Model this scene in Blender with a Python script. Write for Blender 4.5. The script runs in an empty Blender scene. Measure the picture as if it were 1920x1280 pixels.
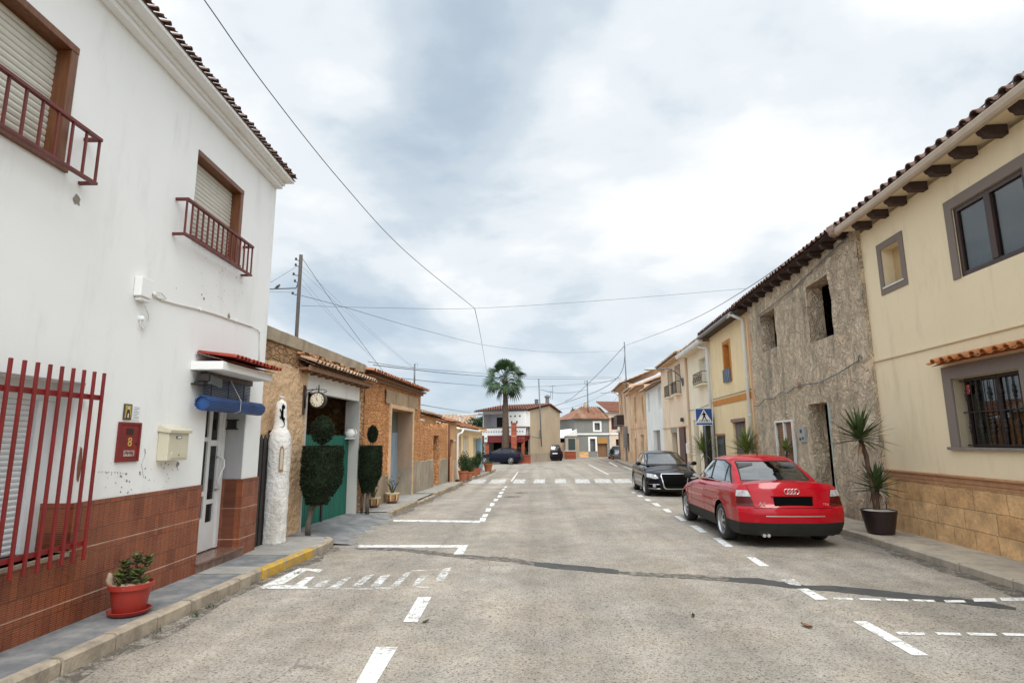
import bpy, bmesh, math, random
from mathutils import Vector, Matrix, noise as mnoise
random.seed(7)
PI = math.pi
rad = math.radians
sc = bpy.context.scene
COL = sc.collection

# ------------------------------------------------------------------ camera
YAW, TH, RO, CH, FPX = rad(2.37), rad(9.78), rad(0.4), 1.65, 1073.0
CR = Matrix.Rotation(YAW, 3, 'Z') @ Matrix.Rotation(PI / 2 + TH, 3, 'X') @ Matrix.Rotation(-RO, 3, 'Z')
cd = bpy.data.cameras.new('camera')
cam = bpy.data.objects.new('camera', cd)
COL.objects.link(cam)
cam.matrix_world = Matrix.Translation((0, 0, CH)) @ CR.to_4x4()
cd.sensor_width = 36.0
cd.lens = FPX / 1920 * 36
cd.clip_start, cd.clip_end = 0.05, 4000
sc.camera = cam

# ------------------------------------------------------------------ light, sky, exposure
SUN_EL, SUN_AZ = rad(52), rad(168)          # azimuth measured from +Y towards +X
sdir = Vector((math.sin(SUN_AZ) * math.cos(SUN_EL), math.cos(SUN_AZ) * math.cos(SUN_EL), math.sin(SUN_EL)))
ld = bpy.data.lights.new('sun', 'SUN')
ld.energy = 1.7
ld.angle = rad(28)
ld.color = (1.0, 0.97, 0.92)
lo = bpy.data.objects.new('sun', ld)
COL.objects.link(lo)
lo.rotation_euler = sdir.to_track_quat('Z', 'Y').to_euler()
sc.view_settings.view_transform = 'Standard'
sc.view_settings.look = 'None'
sc.view_settings.gamma = 1
sc.view_settings.exposure = 0.45
w = bpy.data.worlds.new('World')
sc.world = w
w.use_nodes = True


class NT:
    """tiny node helper"""
    def __init__(s, tree):
        s.t = tree
    def n(s, kind, **kw):
        nd = s.t.nodes.new(kind)
        for k, v in kw.items():
            if k.startswith('_'):
                setattr(nd, k[1:], v)
            else:
                key = int(k[1:]) if (k[0] == 'i' and k[1:].isdigit()) else k.replace('__', ' ')
                if isinstance(v, bpy.types.NodeSocket):
                    s.t.links.new(v, nd.inputs[key])
                else:
                    nd.inputs[key].default_value = v
        return nd
    def math(s, op, a, b=0.0, clamp=False):
        return s.n('ShaderNodeMath', _operation=op, _use_clamp=clamp, i0=a, i1=b).outputs[0]
    def vmul(s, v, m):
        return s.n('ShaderNodeVectorMath', _operation='MULTIPLY', i0=v, i1=m).outputs[0]
    def noise(s, vec, scale, detail=4, rough=.55, dist=0.0):
        return s.n('ShaderNodeTexNoise', Vector=vec, Scale=scale, Detail=detail, Roughness=rough, Distortion=dist).outputs[0]
    def ramp(s, fac, stops, interp='LINEAR'):
        nd = s.n('ShaderNodeValToRGB', Fac=fac)
        cr = nd.color_ramp
        cr.interpolation = interp
        while len(cr.elements) < len(stops):
            cr.elements.new(.5)
        for e, (p, c) in zip(cr.elements, stops):
            e.position = p
            e.color = (c, c, c, 1) if isinstance(c, (int, float)) else (*c, 1)
        return nd.outputs[0]
    def mix(s, fac, a, b, blend='MIX'):
        nd = s.t.nodes.new('ShaderNodeMix')
        nd.data_type = 'RGBA'
        nd.blend_type = blend
        for i, v in ((0, fac), (6, a), (7, b)):
            if isinstance(v, bpy.types.NodeSocket):
                s.t.links.new(v, nd.inputs[i])
            elif i == 0:
                nd.inputs[0].default_value = v
            else:
                nd.inputs[i].default_value = (*v, 1) if len(v) == 3 else v
        return nd.outputs[2]


W = NT(w.node_tree)
for nd in list(w.node_tree.nodes):
    w.node_tree.nodes.remove(nd)
tc = W.n('ShaderNodeTexCoord').outputs['Generated']
sky = W.n('ShaderNodeTexSky', _sky_type='NISHITA', _sun_disc=False, _sun_elevation=SUN_EL, _sun_rotation=SUN_AZ).outputs[0]
sep = W.n('ShaderNodeSeparateXYZ', Vector=tc)
zz = W.math('MAXIMUM', sep.outputs[2], 0.0)
den = W.math('ADD', zz, 0.28)
vec = W.n('ShaderNodeCombineXYZ', X=W.math('DIVIDE', sep.outputs[0], den), Y=W.math('DIVIDE', sep.outputs[1], den), Z=0.0).outputs[0]
vec = W.n('ShaderNodeVectorMath', _operation='ADD', i0=vec, i1=(3.1, 0.75, 0)).outputs[0]
n1 = W.noise(vec, 0.95, 8, .55, .25)
n2 = W.noise(vec, 2.6, 6, .5, .2)
nn = W.math('ADD', W.math('MULTIPLY', n1, .68), W.math('MULTIPLY', n2, .32))
# broad thick and thin banks of the cloud deck, each at its own bearing
for (bx, by, wd_, am) in ((760, 60, .975, .012), (1180, 330, .96, .060), (650, 600, .985, -.050), (1760, 120, .93, .025), (980, 470, .985, -.030), (330, 30, .96, -.02), (1330, 560, .985, -.022), (560, 330, .97, .02)):
    d_ = (CR @ Vector(((bx - 960) / FPX, -(by - 640) / FPX, -1.0))).normalized()
    q_ = W.n('ShaderNodeVectorMath', _operation='DOT_PRODUCT', i0=tc, i1=tuple(d_)).outputs[1]
    bl = W.n('ShaderNodeMapRange', _interpolation_type='SMOOTHSTEP', Value=q_)
    bl.inputs[1].default_value = wd_; bl.inputs[2].default_value = 1.0; bl.inputs[4].default_value = am
    nn = W.math('ADD', nn, bl.outputs[0])
cloud = W.ramp(nn, [(.375, (.44, .53, .62)), (.45, (.56, .64, .71)), (.52, (.73, .78, .82)), (.58, (.86, .88, .90))], 'EASE')
hz = W.ramp(sep.outputs[2], [(0.0, 1.0), (.30, 0.0)])
cloud = W.mix(W.math('MULTIPLY', hz, .55), cloud, (.56, .66, .75))
cover = W.ramp(nn, [(.38, .90), (.50, 1.0)])
# brightness added to the unseen sky behind the camera to light the walls
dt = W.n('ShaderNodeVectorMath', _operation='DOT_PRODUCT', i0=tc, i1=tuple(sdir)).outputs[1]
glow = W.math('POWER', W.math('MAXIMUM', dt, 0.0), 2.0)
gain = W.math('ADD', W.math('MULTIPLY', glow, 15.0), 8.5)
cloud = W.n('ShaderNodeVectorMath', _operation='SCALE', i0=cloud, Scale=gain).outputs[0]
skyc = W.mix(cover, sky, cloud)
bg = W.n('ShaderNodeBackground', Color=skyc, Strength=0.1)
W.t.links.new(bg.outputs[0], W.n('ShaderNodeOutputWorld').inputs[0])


# ------------------------------------------------------------------ photo pixel -> point on a real surface
def gz(y):
    return -0.01 * min(max(y, 0), 50)


def ray(x, y):
    return CR @ Vector(((x - 960) / FPX, -(y - 640) / FPX, -1.0))


def G(x, y, h=0.0):
    d = ray(x, y); z = 0.0
    for _ in range(20):
        t = (z + h - CH) / d.z
        z = gz(t * d.y)
    return Vector((t * d.x, t * d.y, z + h))


def AY(x, y, Y):
    """point seen at pixel x, y at the depth Y"""
    d = ray(x, y)
    return Vector((0, 0, CH)) + d * (Y / d.y)


class Frame:
    """a facade line: u runs away from the camera, n towards the street, z up"""
    def __init__(s, p, q, side):
        s.p = Vector((p[0], p[1])); s.e = (Vector((q[0], q[1])) - s.p).normalized()
        s.nn = Vector((s.e.y, -s.e.x)) * side      # side=1 left row (street on +X)
    def __call__(s, u, n, z):
        c = s.p + s.e * u + s.nn * n
        return Vector((c.x, c.y, z))
    def uz(s, x, y, n=0.0):
        d = ray(x, y); o = s.p + s.nn * n
        t = o.dot(s.nn) / Vector((d.x, d.y)).dot(s.nn)
        P = d * t
        return (Vector((P.x, P.y)) - s.p).dot(s.e), P.z + CH
    def g(s, u):
        return gz((s.p + s.e * u).y)


# ------------------------------------------------------------------ materials
MATS = {}


def new_mat(name):
    m = bpy.data.materials.new(name)
    m.use_nodes = True
    t = m.node_tree
    for nd in list(t.nodes):
        t.nodes.remove(nd)
    N = NT(t)
    N.b = N.n('ShaderNodeBsdfPrincipled')
    N.o = N.n('ShaderNodeOutputMaterial')
    t.links.new(N.b.outputs[0], N.o.inputs[0])
    N.co = N.n('ShaderNodeTexCoord').outputs['Object']
    MATS[name] = m
    return m, N


def setin(N, key, v):
    if isinstance(v, bpy.types.NodeSocket):
        N.t.links.new(v, N.b.inputs[key])
    else:
        N.b.inputs[key].default_value = (*v, 1) if isinstance(v, tuple) and len(v) == 3 else v


def bump(N, h, strength=.5, dist=.01, prev=None):
    nd = N.n('ShaderNodeBump', Strength=strength, Distance=dist, Height=h)
    if prev is not None:
        N.t.links.new(prev, nd.inputs['Normal'])
    return nd.outputs[0]


def mat(name, col, rough=.7, col2=None, vscale=3.0, lo=.35, hi=.65, bs=0.0, bst=.4, bd=.004, metal=0.0, spec=.5, coat=0.0,
        fine=0.0, stretch=(1, 1, 1), dirt=None):
    if name in MATS:
        return MATS[name]
    m, N = new_mat(name)
    co = N.vmul(N.co, stretch)
    c = None
    if col2:
        f = N.ramp(N.noise(co, vscale, 6, .6), [(lo, 0.0), (hi, 1.0)])
        c = N.mix(f, col, col2)
    if fine:
        f = N.noise(co, 90, 3, .6)
        k = N.ramp(f, [(.3, 1 - fine), (.7, 1 + fine)])
        c = N.mix(1.0, c if c is not None else (*col, 1), k, 'MULTIPLY')
    if dirt:                                     # (colour, scale, low, high, amount): grime with a shape of its own
        f = N.math('MULTIPLY', N.ramp(N.noise(N.vmul(N.co, (1, 1, .45)), dirt[1], 7, .7), [(dirt[2], 0.0), (dirt[3], 1.0)]), dirt[4])
        c = N.mix(f, c if c is not None else (*col, 1), dirt[0])
    setin(N, 'Base Color', c if c is not None else (*col, 1))
    rv = N.math('ADD', N.math('MULTIPLY', N.noise(co, 6, 3), .16), rough - .08)
    setin(N, 'Roughness', rv)
    setin(N, 'Metallic', metal)
    setin(N, 'Specular IOR Level', spec)
    if coat:
        setin(N, 'Coat Weight', coat); setin(N, 'Coat Roughness', .04)
    if bs:
        setin(N, 'Normal', bump(N, N.noise(co, bs, 6, .65), bst, bd))
    return m


def yz(N, sy=1, sz=1):
    s = N.n('ShaderNodeSeparateXYZ', Vector=N.co)
    return N.n('ShaderNodeCombineXYZ', X=s.outputs[1], Y=s.outputs[2], Z=0.0).outputs[0], s


def m_plaster(name, col, grime=(.35, .33, .30), stain=(.42, .60), amt=.5, bs=55, bst=.45, bd=.006, big=.06, peel=None):
    m, N = new_mat(name)
    a = N.noise(N.co, .7, 5, .6)
    b = N.noise(N.vmul(N.co, (1, 1, .25)), 3.2, 6, .65)
    c = N.mix(N.ramp(a, [(.35, 0.0), (.65, 1.0)]), tuple(x * (1 + big) for x in col), tuple(x * (1 - big) for x in col))
    f = N.math('MULTIPLY', N.ramp(b, [(stain[0] + .1, 0.0), (stain[1] + .14, 1.0)]), amt)
    c = N.mix(f, c, grime)
    if peel:
        pf = N.ramp(N.noise(N.vmul(N.co, (1, 1, 1)), peel[0], 8, .72, .4), [(peel[1], 0.0), (peel[1] + .012, 1.0)])
        s = N.n('ShaderNodeSeparateXYZ', Vector=N.co)
        zm = N.ramp(N.math('DIVIDE', s.outputs[2], 10.0), peel[3])
        pf = N.math('MULTIPLY', pf, zm)
        c = N.mix(pf, c, peel[2])
    setin(N, 'Base Color', c)
    setin(N, 'Roughness', .9)
    setin(N, 'Specular IOR Level', .25)
    h = N.math('ADD', N.math('MULTIPLY', N.noise(N.co, bs, 5, .6), 1.0), N.math('MULTIPLY', N.noise(N.co, 5, 4, .6), 1.6))
    if peel:
        h = N.math('SUBTRACT', h, N.math('MULTIPLY', pf, 1.2))
    setin(N, 'Normal', bump(N, h, bst, bd))
    return m


def m_asphalt():
    m, N = new_mat('asphalt')
    v = N.n('ShaderNodeTexVoronoi', Vector=N.co, Scale=85.0)
    sp = N.ramp(v.outputs['Color'], [(.05, .55), (.3, .90), (.7, 1.02), (.97, 1.16)])
    hole = N.ramp(N.noise(N.co, 40, 5, .62, .3), [(.37, .40), (.44, 1.0)])
    fine = N.ramp(N.noise(N.co, 140, 2, .5), [(.3, .78), (.7, 1.2)])
    big = N.ramp(N.noise(N.co, .55, 6, .6), [(.3, .78), (.7, 1.12)])
    mid = N.ramp(N.noise(N.co, 3.2, 6, .7), [(.35, .84), (.65, 1.08)])
    # worn wheel tracks run along the street
    tr = N.ramp(N.noise(N.vmul(N.co, (1.3, .04, 1)), 1.3, 3, .5), [(.35, .82), (.65, 1.07)])
    c = N.mix(N.ramp(N.noise(N.co, .9, 5, .6), [(.38, 0.0), (.62, 1.0)]), (.41, .36, .295), (.385, .35, .305))
    for k in (sp, hole, fine, big, mid, tr):
        c = N.mix(1.0, c, k, 'MULTIPLY')
    stain = N.ramp(N.noise(N.co, 2.1, 8, .75, .5), [(.62, 0.0), (.70, .5)])
    c = N.mix(stain, c, (.12, .11, .10))
    # hairline cracks
    cv = N.n('ShaderNodeTexVoronoi', _feature='DISTANCE_TO_EDGE', Vector=N.n('ShaderNodeVectorMath', _operation='ADD', i0=N.co,
             i1=N.vmul(N.n('ShaderNodeTexNoise', Vector=N.co, Scale=2.2, Detail=5.0).outputs[1], (.9, .9, 0))).outputs[0], Scale=.33)
    ck = N.math('MULTIPLY', N.ramp(cv.outputs[0], [(.0, 1.0), (.006, 0.0)]), N.ramp(N.noise(N.co, .8, 3), [(.52, 0.0), (.64, .6)]))
    c = N.mix(ck, c, (.10, .095, .09))
    setin(N, 'Base Color', c)
    setin(N, 'Roughness', .88)
    setin(N, 'Specular IOR Level', .12)
    hh = N.math('ADD', N.math('MULTIPLY', v.outputs['Distance'], -1.2), N.math('MULTIPLY', hole, .6))
    setin(N, 'Normal', bump(N, N.math('SUBTRACT', hh, ck), .7, .006))
    return m


def m_paint_mark(name, col=(.78, .77, .74), wear=(.50, .62)):
    m, N = new_mat(name)
    wv = N.ramp(N.math('ADD', N.math('MULTIPLY', N.noise(N.co, 7, 7, .75, .3), .6), N.math('MULTIPLY', N.noise(N.co, 38, 5, .7), .4)),
                [(wear[0], 0.0), (wear[1], 1.0)])
    k = N.ramp(N.noise(N.co, 60, 3), [(.3, .85), (.7, 1.05)])
    setin(N, 'Base Color', N.mix(1.0, (*col, 1), k, 'MULTIPLY'))
    setin(N, 'Roughness', .75)
    setin(N, 'Normal', bump(N, N.noise(N.co, 80, 4), .5, .004))
    setin(N, 'Alpha', N.math('SUBTRACT', 1.0, wv))
    return m


def m_dado():
    m, N = new_mat('brown_dado_tile')
    v, s = yz(N)
    br = N.n('ShaderNodeTexBrick', Vector=v, Scale=1.0, Color1=(.29, .080, .030, 1), Color2=(.155, .036, .015, 1), Mortar=(.06, .015, .008, 1), _offset=0.0)
    br.inputs['Mortar Size'].default_value = .004
    br.inputs['Brick Width'].default_value = .075
    br.inputs['Row Height'].default_value = .215
    wv = N.n('ShaderNodeTexWave', _bands_direction='Y', Vector=v, Scale=18.0, Distortion=2.2, Detail=3.0)
    wv.inputs['Detail Scale'].default_value = 3.0
    k = N.ramp(wv.outputs[1], [(.1, .42), (.7, 1.30)])
    c = N.mix(1.0, br.outputs[0], k, 'MULTIPLY')
    c = N.mix(N.ramp(N.noise(v, 2.2, 5, .6), [(.35, 0.0), (.7, .65)]), c, (.30, .10, .045))
    # pale joint every second course
    fr = N.math('FRACT', N.math('DIVIDE', N.math('ADD', s.outputs[2], .16), .43))
    jt = N.math('MULTIPLY', N.math('LESS_THAN', fr, .028), N.ramp(N.noise(v, 3.0, 4), [(.3, .3), (.6, .95)]))
    c = N.mix(jt, c, (.50, .33, .24))
    setin(N, 'Base Color', c)
    setin(N, 'Roughness', N.ramp(N.noise(v, 8, 4), [(.3, .30), (.7, .55)]))
    setin(N, 'Normal', bump(N, N.math('ADD', N.math('MULTIPLY', wv.outputs[1], .5), N.math('MULTIPLY', br.outputs[1], -1.5)), .6, .004))
    return m


def m_stone_block(name, c1, c2, mort, bw=.62, rh=.30, seed=0):
    m, N = new_mat(name)
    v, s = yz(N)
    v = N.n('ShaderNodeVectorMath', _operation='ADD', i0=v, i1=N.vmul(N.n('ShaderNodeTexNoise', Vector=v, Scale=3.0, Detail=3.0).outputs[1], (.05, .035, 0))).outputs[0]
    br = N.n('ShaderNodeTexBrick', Vector=v, Scale=1.0, Color1=(*c1, 1), Color2=(*c2, 1), Mortar=(*mort, 1), _offset=.37, _squash=.7, _squash_frequency=3)
    br.inputs['Mortar Size'].default_value = .006
    br.inputs['Mortar Smooth'].default_value = .6
    br.inputs['Brick Width'].default_value = bw
    br.inputs['Row Height'].default_value = rh
    a = N.ramp(N.noise(v, 2.6, 7, .68), [(.30, .58), (.68, 1.34)])
    b = N.ramp(N.noise(v, 19, 6, .7), [(.3, .82), (.7, 1.16)])
    c = N.mix(1.0, N.mix(1.0, br.outputs[0], a, 'MULTIPLY'), b, 'MULTIPLY')
    setin(N, 'Base Color', c)
    setin(N, 'Roughness', .9)
    h = N.math('ADD', N.math('MULTIPLY', br.outputs[1], -1.6), N.math('ADD', N.noise(v, 9, 7, .7), N.math('MULTIPLY', N.noise(v, 60, 4), .35)))
    setin(N, 'Normal', bump(N, h, .8, .02))
    return m


def m_rubble(name, c1, c2, c3, mort, scale=6.5, gap=.07, zs=1.5):
    m, N = new_mat(name)
    wv = N.n('ShaderNodeTexNoise', Vector=N.co, Scale=5.0, Detail=3.0).outputs[1]
    v = N.n('ShaderNodeVectorMath', _operation='ADD', i0=N.vmul(N.co, (1, 1, zs)), i1=N.vmul(wv, (.14, .14, .14))).outputs[0]
    e = N.n('ShaderNodeTexVoronoi', _feature='DISTANCE_TO_EDGE', Vector=v, Scale=scale).outputs[0]
    cc = N.n('ShaderNodeTexVoronoi', Vector=v, Scale=scale).outputs[1]
    g = N.n('ShaderNodeSeparateColor', Color=cc).outputs[0]
    c = N.ramp(g, [(.0, c1), (.5, c2), (1.0, c3)])
    cover = N.ramp(N.noise(N.co, 1.1, 6, .65), [(.42, 0.0), (.56, 1.0)])       # mortar smeared over part of the stones
    mf = N.math('MAXIMUM', N.ramp(e, [(gap * .4, 1.0), (gap, 0.0)]), N.math('MULTIPLY', cover, .75))
    c = N.mix(mf, c, mort)
    k = N.ramp(N.noise(N.co, 14, 7, .72), [(.3, .62), (.7, 1.32)])
    c = N.mix(1.0, c, k, 'MULTIPLY')
    c = N.mix(N.ramp(N.noise(N.vmul(N.co, (1, 1, .3)), 2.0, 6, .7), [(.52, 0.0), (.7, .5)]), c, (.16, .12, .09))
    setin(N, 'Base Color', c)
    setin(N, 'Roughness', .95)
    setin(N, 'Specular IOR Level', .15)
    h = N.math('ADD', N.math('MULTIPLY', N.ramp(e, [(0.0, 0.0), (gap * 1.8, 1.0)]), 1.0), N.math('MULTIPLY', N.noise(N.co, 22, 6, .7), .8))
    setin(N, 'Normal', bump(N, h, 1.0, .03))
    return m


def m_stucco():
    m, N = new_mat('trowelled_grey_render')
    d = N.n('ShaderNodeTexNoise', Vector=N.co, Scale=1.6, Detail=3.0).outputs[1]
    v = N.n('ShaderNodeVectorMath', _operation='ADD', i0=N.vmul(N.co, (1, 1, .75)), i1=N.vmul(d, (1.1, 1.1, 1.1))).outputs[0]
    a = N.noise(v, 2.7, 4, .55, 2.2)
    r = N.math('ABSOLUTE', N.math('SUBTRACT', a, .5))
    ridge = N.ramp(r, [(.0, 1.0), (.10, 0.0)])
    h = N.math('ADD', N.math('MULTIPLY', ridge, 1.1), N.math('MULTIPLY', N.noise(v, 12, 5, .65), .6))
    c = N.mix(N.ramp(N.noise(N.co, .8, 5, .6), [(.35, 0.0), (.65, 1.0)]), (.70, .55, .385), (.55, .43, .30))
    c = N.mix(N.math('MULTIPLY', ridge, .6), c, (.92, .79, .60))
    c = N.mix(N.ramp(N.noise(N.vmul(N.co, (1, 1, .25)), 1.7, 6, .7), [(.5, 0.0), (.68, .55)]), c, (.13, .12, .10))
    s = N.n('ShaderNodeSeparateXYZ', Vector=N.co)
    low = N.math('MULTIPLY', N.ramp(s.outputs[2], [(.35, 1.0), (1.1, 0.0)]), N.ramp(N.noise(N.co, 3, 5, .7), [(.4, .1), (.6, .8)]))
    c = N.mix(low, c, (.36, .24, .17))
    setin(N, 'Base Color', c)
    setin(N, 'Roughness', .92)
    setin(N, 'Specular IOR Level', .2)
    setin(N, 'Normal', bump(N, h, 1.0, .04))
    return m


def m_car_paint(name, col, rough=.25, metal=0.0, coat=.7):
    m, N = new_mat(name)
    f = N.noise(N.co, 1.4, 5, .6)
    setin(N, 'Base Color', N.mix(N.ramp(f, [(.35, 0.0), (.65, 1.0)]), tuple(c * .92 for c in col), tuple(min(1, c * 1.06) for c in col)))
    setin(N, 'Roughness', rough)
    setin(N, 'Metallic', metal)
    setin(N, 'Coat Weight', coat); setin(N, 'Specular IOR Level', .12)
    setin(N, 'Coat Roughness', .03)
    setin(N, 'Normal', bump(N, N.noise(N.co, 2.2, 2, .5), .12, .01))
    return m


def m_glass(name, tint=.35, col=(.75, .82, .82), refl=1.4):
    m, N = new_mat(name)
    N.t.nodes.remove(N.b)
    tr = N.n('ShaderNodeBsdfTransparent', Color=(col[0] * tint, col[1] * tint, col[2] * tint, 1))
    gl = N.n('ShaderNodeBsdfGlossy', Color=(1, 1, 1, 1), Roughness=.015)
    fr = N.n('ShaderNodeFresnel', IOR=1.6)
    f = N.math('ADD', N.math('MULTIPLY', fr.outputs[0], refl), .05, True)
    mx = N.n('ShaderNodeMixShader', Fac=f)
    N.t.links.new(tr.outputs[0], mx.inputs[1]); N.t.links.new(gl.outputs[0], mx.inputs[2])
    N.t.links.new(mx.outputs[0], N.o.inputs[0])
    return m


def m_leaf(name, c1, c2, rough=.5, trans=True):
    m, N = new_mat(name)
    g = N.n('ShaderNodeNewGeometry')
    f = N.ramp(g.outputs['Random Per Island'], [(0.0, 0.0), (1.0, 1.0)])
    c = N.mix(f, c1, c2)
    k = N.ramp(N.noise(N.co, 7, 4), [(.3, .6), (.7, 1.3)])
    setin(N, 'Base Color', N.mix(1.0, c, k, 'MULTIPLY'))
    setin(N, 'Roughness', rough)
    setin(N, 'Specular IOR Level', .35)
    return m


def m_planks(name, col, col2, dirc='Y', scale=4.0):
    """vertical boards or weathered wood grain"""
    m, N = new_mat(name)
    v = N.vmul(N.co, (7, 7, .8))
    f = N.ramp(N.noise(v, 3.0, 7, .7), [(.35, 0.0), (.65, 1.0)])
    c = N.mix(f, col, col2)
    setin(N, 'Base Color', c); setin(N, 'Roughness', .75)
    setin(N, 'Normal', bump(N, N.noise(v, 6, 6, .7), .5, .004))
    return m


def m_clay(name, c1, c2, c3, scale=5.0):
    m, N = new_mat(name)
    g = N.n('ShaderNodeNewGeometry')
    c = N.ramp(g.outputs['Random Per Island'], [(0.0, c1), (.5, c2), (1.0, c3)])
    c = N.mix(N.ramp(N.noise(N.co, scale, 6, .7), [(.4, 0.0), (.65, .7)]), c, tuple(x * .55 for x in c2))
    c = N.mix(N.ramp(N.noise(N.co, 2.0, 7, .75), [(.56, 0.0), (.66, .5)]), c, (.30, .27, .22))
    setin(N, 'Base Color', c); setin(N, 'Roughness', .85)
    setin(N, 'Normal', bump(N, N.noise(N.co, 30, 5, .7), .5, .006))
    return m


ASPH = m_asphalt()
MARK = m_paint_mark('road_paint')
MARKW = m_paint_mark('worn_road_paint', wear=(.40, .56))
PLW = m_plaster('white_render', (.81, .815, .80), grime=(.52, .51, .47), stain=(.44, .60), amt=.28, bs=70, bst=.3, bd=.003, big=.02,
                peel=(4.2, .71, (.42, .38, .33), [(.0, 0.0), (.10, .0), (.115, 1.0), (.16, .9), (.19, 0.0)]))
PLW2 = m_plaster('white_wall_paint', (.82, .82, .80), grime=(.5, .47, .43), amt=.4)
YEL = m_plaster('pale_yellow_render', (.83, .70, .475), grime=(.58, .47, .31), stain=(.42, .58), amt=.4, bs=85, bst=.6, bd=.006, big=.02)
YEL2 = m_plaster('warm_yellow_paint', (.86, .68, .41), grime=(.55, .42, .26), amt=.35, bst=.3)
CRM = m_plaster('cream_paint', (.84, .75, .58), grime=(.5, .43, .33), amt=.4, bst=.3)
PCH = m_plaster('peach_paint', (.82, .66, .49), grime=(.42, .31, .22), amt=.5, bst=.3)
PCH2 = m_plaster('worn_peach_plaster', (.76, .51, .32), grime=(.46, .32, .21), stain=(.36, .52), amt=.8, bst=.8, bd=.02, big=.2)
TAN = m_plaster('tan_trowelled_plaster', (.66, .45, .27), grime=(.46, .31, .19), stain=(.38, .52), amt=.6, bs=9, bst=1.0, bd=.05, big=.1)
TAN2 = m_plaster('beige_gable_render', (.42, .335, .235), grime=(.30, .24, .17), amt=.5)
ORG = m_plaster('orange_tan_plaster', (.55, .32, .15), grime=(.40, .28, .18), stain=(.36, .54), amt=.7, bst=.6, bd=.02, big=.15)
GRYD = m_plaster('grey_cement_dado', (.36, .30, .225), grime=(.20, .17, .135), stain=(.38, .54), amt=.7, bst=.9, bd=.015, big=.15)
CONC = m_plaster('old_concrete', (.38, .31, .22), grime=(.17, .14, .105), stain=(.36, .54), amt=.7, bst=.9, bd=.015, big=.15)
GRAYW = m_plaster('slate_grey_paint', (.20, .20, .185), grime=(.15, .15, .14), amt=.4, bst=.4)
TRIM = m_plaster('taupe_window_surround', (.215, .175, .15), grime=(.17, .14, .12), amt=.3, bs=90, bst=.3, bd=.003, big=.03)
TRIMW = m_plaster('white_trim', (.74, .73, .69), grime=(.5, .48, .44), amt=.3, bst=.2)
OCH = mat('ochre_trim_paint', (.62, .25, .045), .8, (.52, .20, .04), 3, fine=.06)
DADO = m_dado()
SBL = m_stone_block('ochre_stone_cladding', (.70, .44, .215), (.60, .34, .15), (.40, .235, .115), .66, .30)
RUB = m_rubble('orange_rubble_stone', (.56, .23, .085), (.72, .38, .17), (.44, .19, .08), (.60, .28, .12), 6.0, .075)
RUB2 = m_rubble('tan_rubble_stone', (.60, .38, .21), (.44, .25, .13), (.66, .36, .18), (.30, .185, .10), 5.0, .09, 2.0)
STC = m_stucco()
PAVE = m_plaster('pavement_cement', (.345, .33, .295), grime=(.24, .235, .225), stain=(.34, .5), amt=.75, bs=30, bst=.6, bd=.01, big=.12)
PAVER = m_plaster('right_pavement_cement', (.47, .40, .31), grime=(.27, .245, .215), stain=(.34, .5), amt=.7, bs=30, bst=.6, bd=.01, big=.12)
SLATE = m_plaster('slate_pavement', (.16, .165, .17), grime=(.30, .295, .28), stain=(.34, .52), amt=.8, bs=26, bst=.7, bd=.01, big=.15)
KERB = mat('kerb_stone', (.43, .36, .27), .9, (.28, .23, .17), 5, bs=22, bst=.8, bd=.012, dirt=((.16, .14, .12), 6, .5, .7, .7))
KERBY = mat('yellow_kerb_paint', (.58, .35, .03), .7, (.44, .25, .03), 6, bs=22, bst=.6, bd=.01, dirt=((.30, .25, .17), 7, .47, .60, .85))
PATCH = mat('dark_tar', (.045, .046, .045), .8, (.07, .068, .065), 5, bs=70, bst=.7, bd=.006, fine=.2)
DIRT = m_paint_mark('kerb_dirt', col=(.12, .10, .08), wear=(.40, .56))
CRKF = m_paint_mark('faint_seam', col=(.16, .145, .13), wear=(.36, .50))
CRK = mat('cracked_tar', (.085, .075, .065), .9, (.24, .21, .175), 11, lo=.44, hi=.60, bs=30, bst=1, bd=.015)
GROUND = mat('dusty_ground', (.30, .26, .20), .95, (.22, .19, .14), .3, bs=4, bst=.6, bd=.05)
ALU = mat('white_aluminium', (.74, .74, .73), .4, (.68, .68, .67), 4)
SHUT = mat('cream_roller_slats', (.60, .575, .50), .5, (.53, .51, .44), 2.5, dirt=((.30, .28, .22), 5, .60, .72, .5))
SHUTW = mat('white_roller_slats', (.66, .69, .70), .45, (.60, .62, .63), 2.5)
WOOD = mat('varnished_wood', (.19, .068, .022), .45, (.10, .034, .012), 6, stretch=(6, 6, .6), lo=.3, hi=.7)
DWOOD = mat('dark_brown_wood', (.050, .021, .014), .45, (.03, .013, .010), 5, stretch=(5, 5, .6))
BEAM = mat('dark_rafter_wood', (.035, .018, .012), .7, (.06, .03, .02), 6)
OLDW = m_planks('weathered_wood', (.30, .155, .075), (.15, .08, .045))
BLUED = m_planks('peeling_blue_boards', (.16, .25, .34), (.33, .38, .42))
PURP = m_planks('faded_purple_brown_boards', (.15, .105, .11), (.20, .15, .15))
REDM = mat('red_oxide_metal', (.22, .014, .012), .5, (.15, .012, .010), 6, spec=.5)
REDR = mat('brown_red_railing_metal', (.14, .020, .014), .5, (.09, .014, .010), 6)
BLKM = mat('black_iron', (.012, .012, .013), .5, (.03, .022, .018), 8)
GRNP = mat('green_gate_paint', (.007, .135, .092), .55, (.005, .085, .058), 3, stretch=(5, 5, .5))
BLUP = mat('blue_plastic_slats', (.016, .075, .25), .38, (.012, .05, .17), 5)
DKIN = mat('dark_interior', (.012, .010, .010), .9)
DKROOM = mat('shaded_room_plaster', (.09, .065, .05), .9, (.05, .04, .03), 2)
WGLS = m_glass('window_glass', .4, (.7, .8, .82), .55)
CLAY = m_clay('clay_roof_tile', (.42, .17, .08), (.34, .13, .06), (.48, .25, .13))
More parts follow.
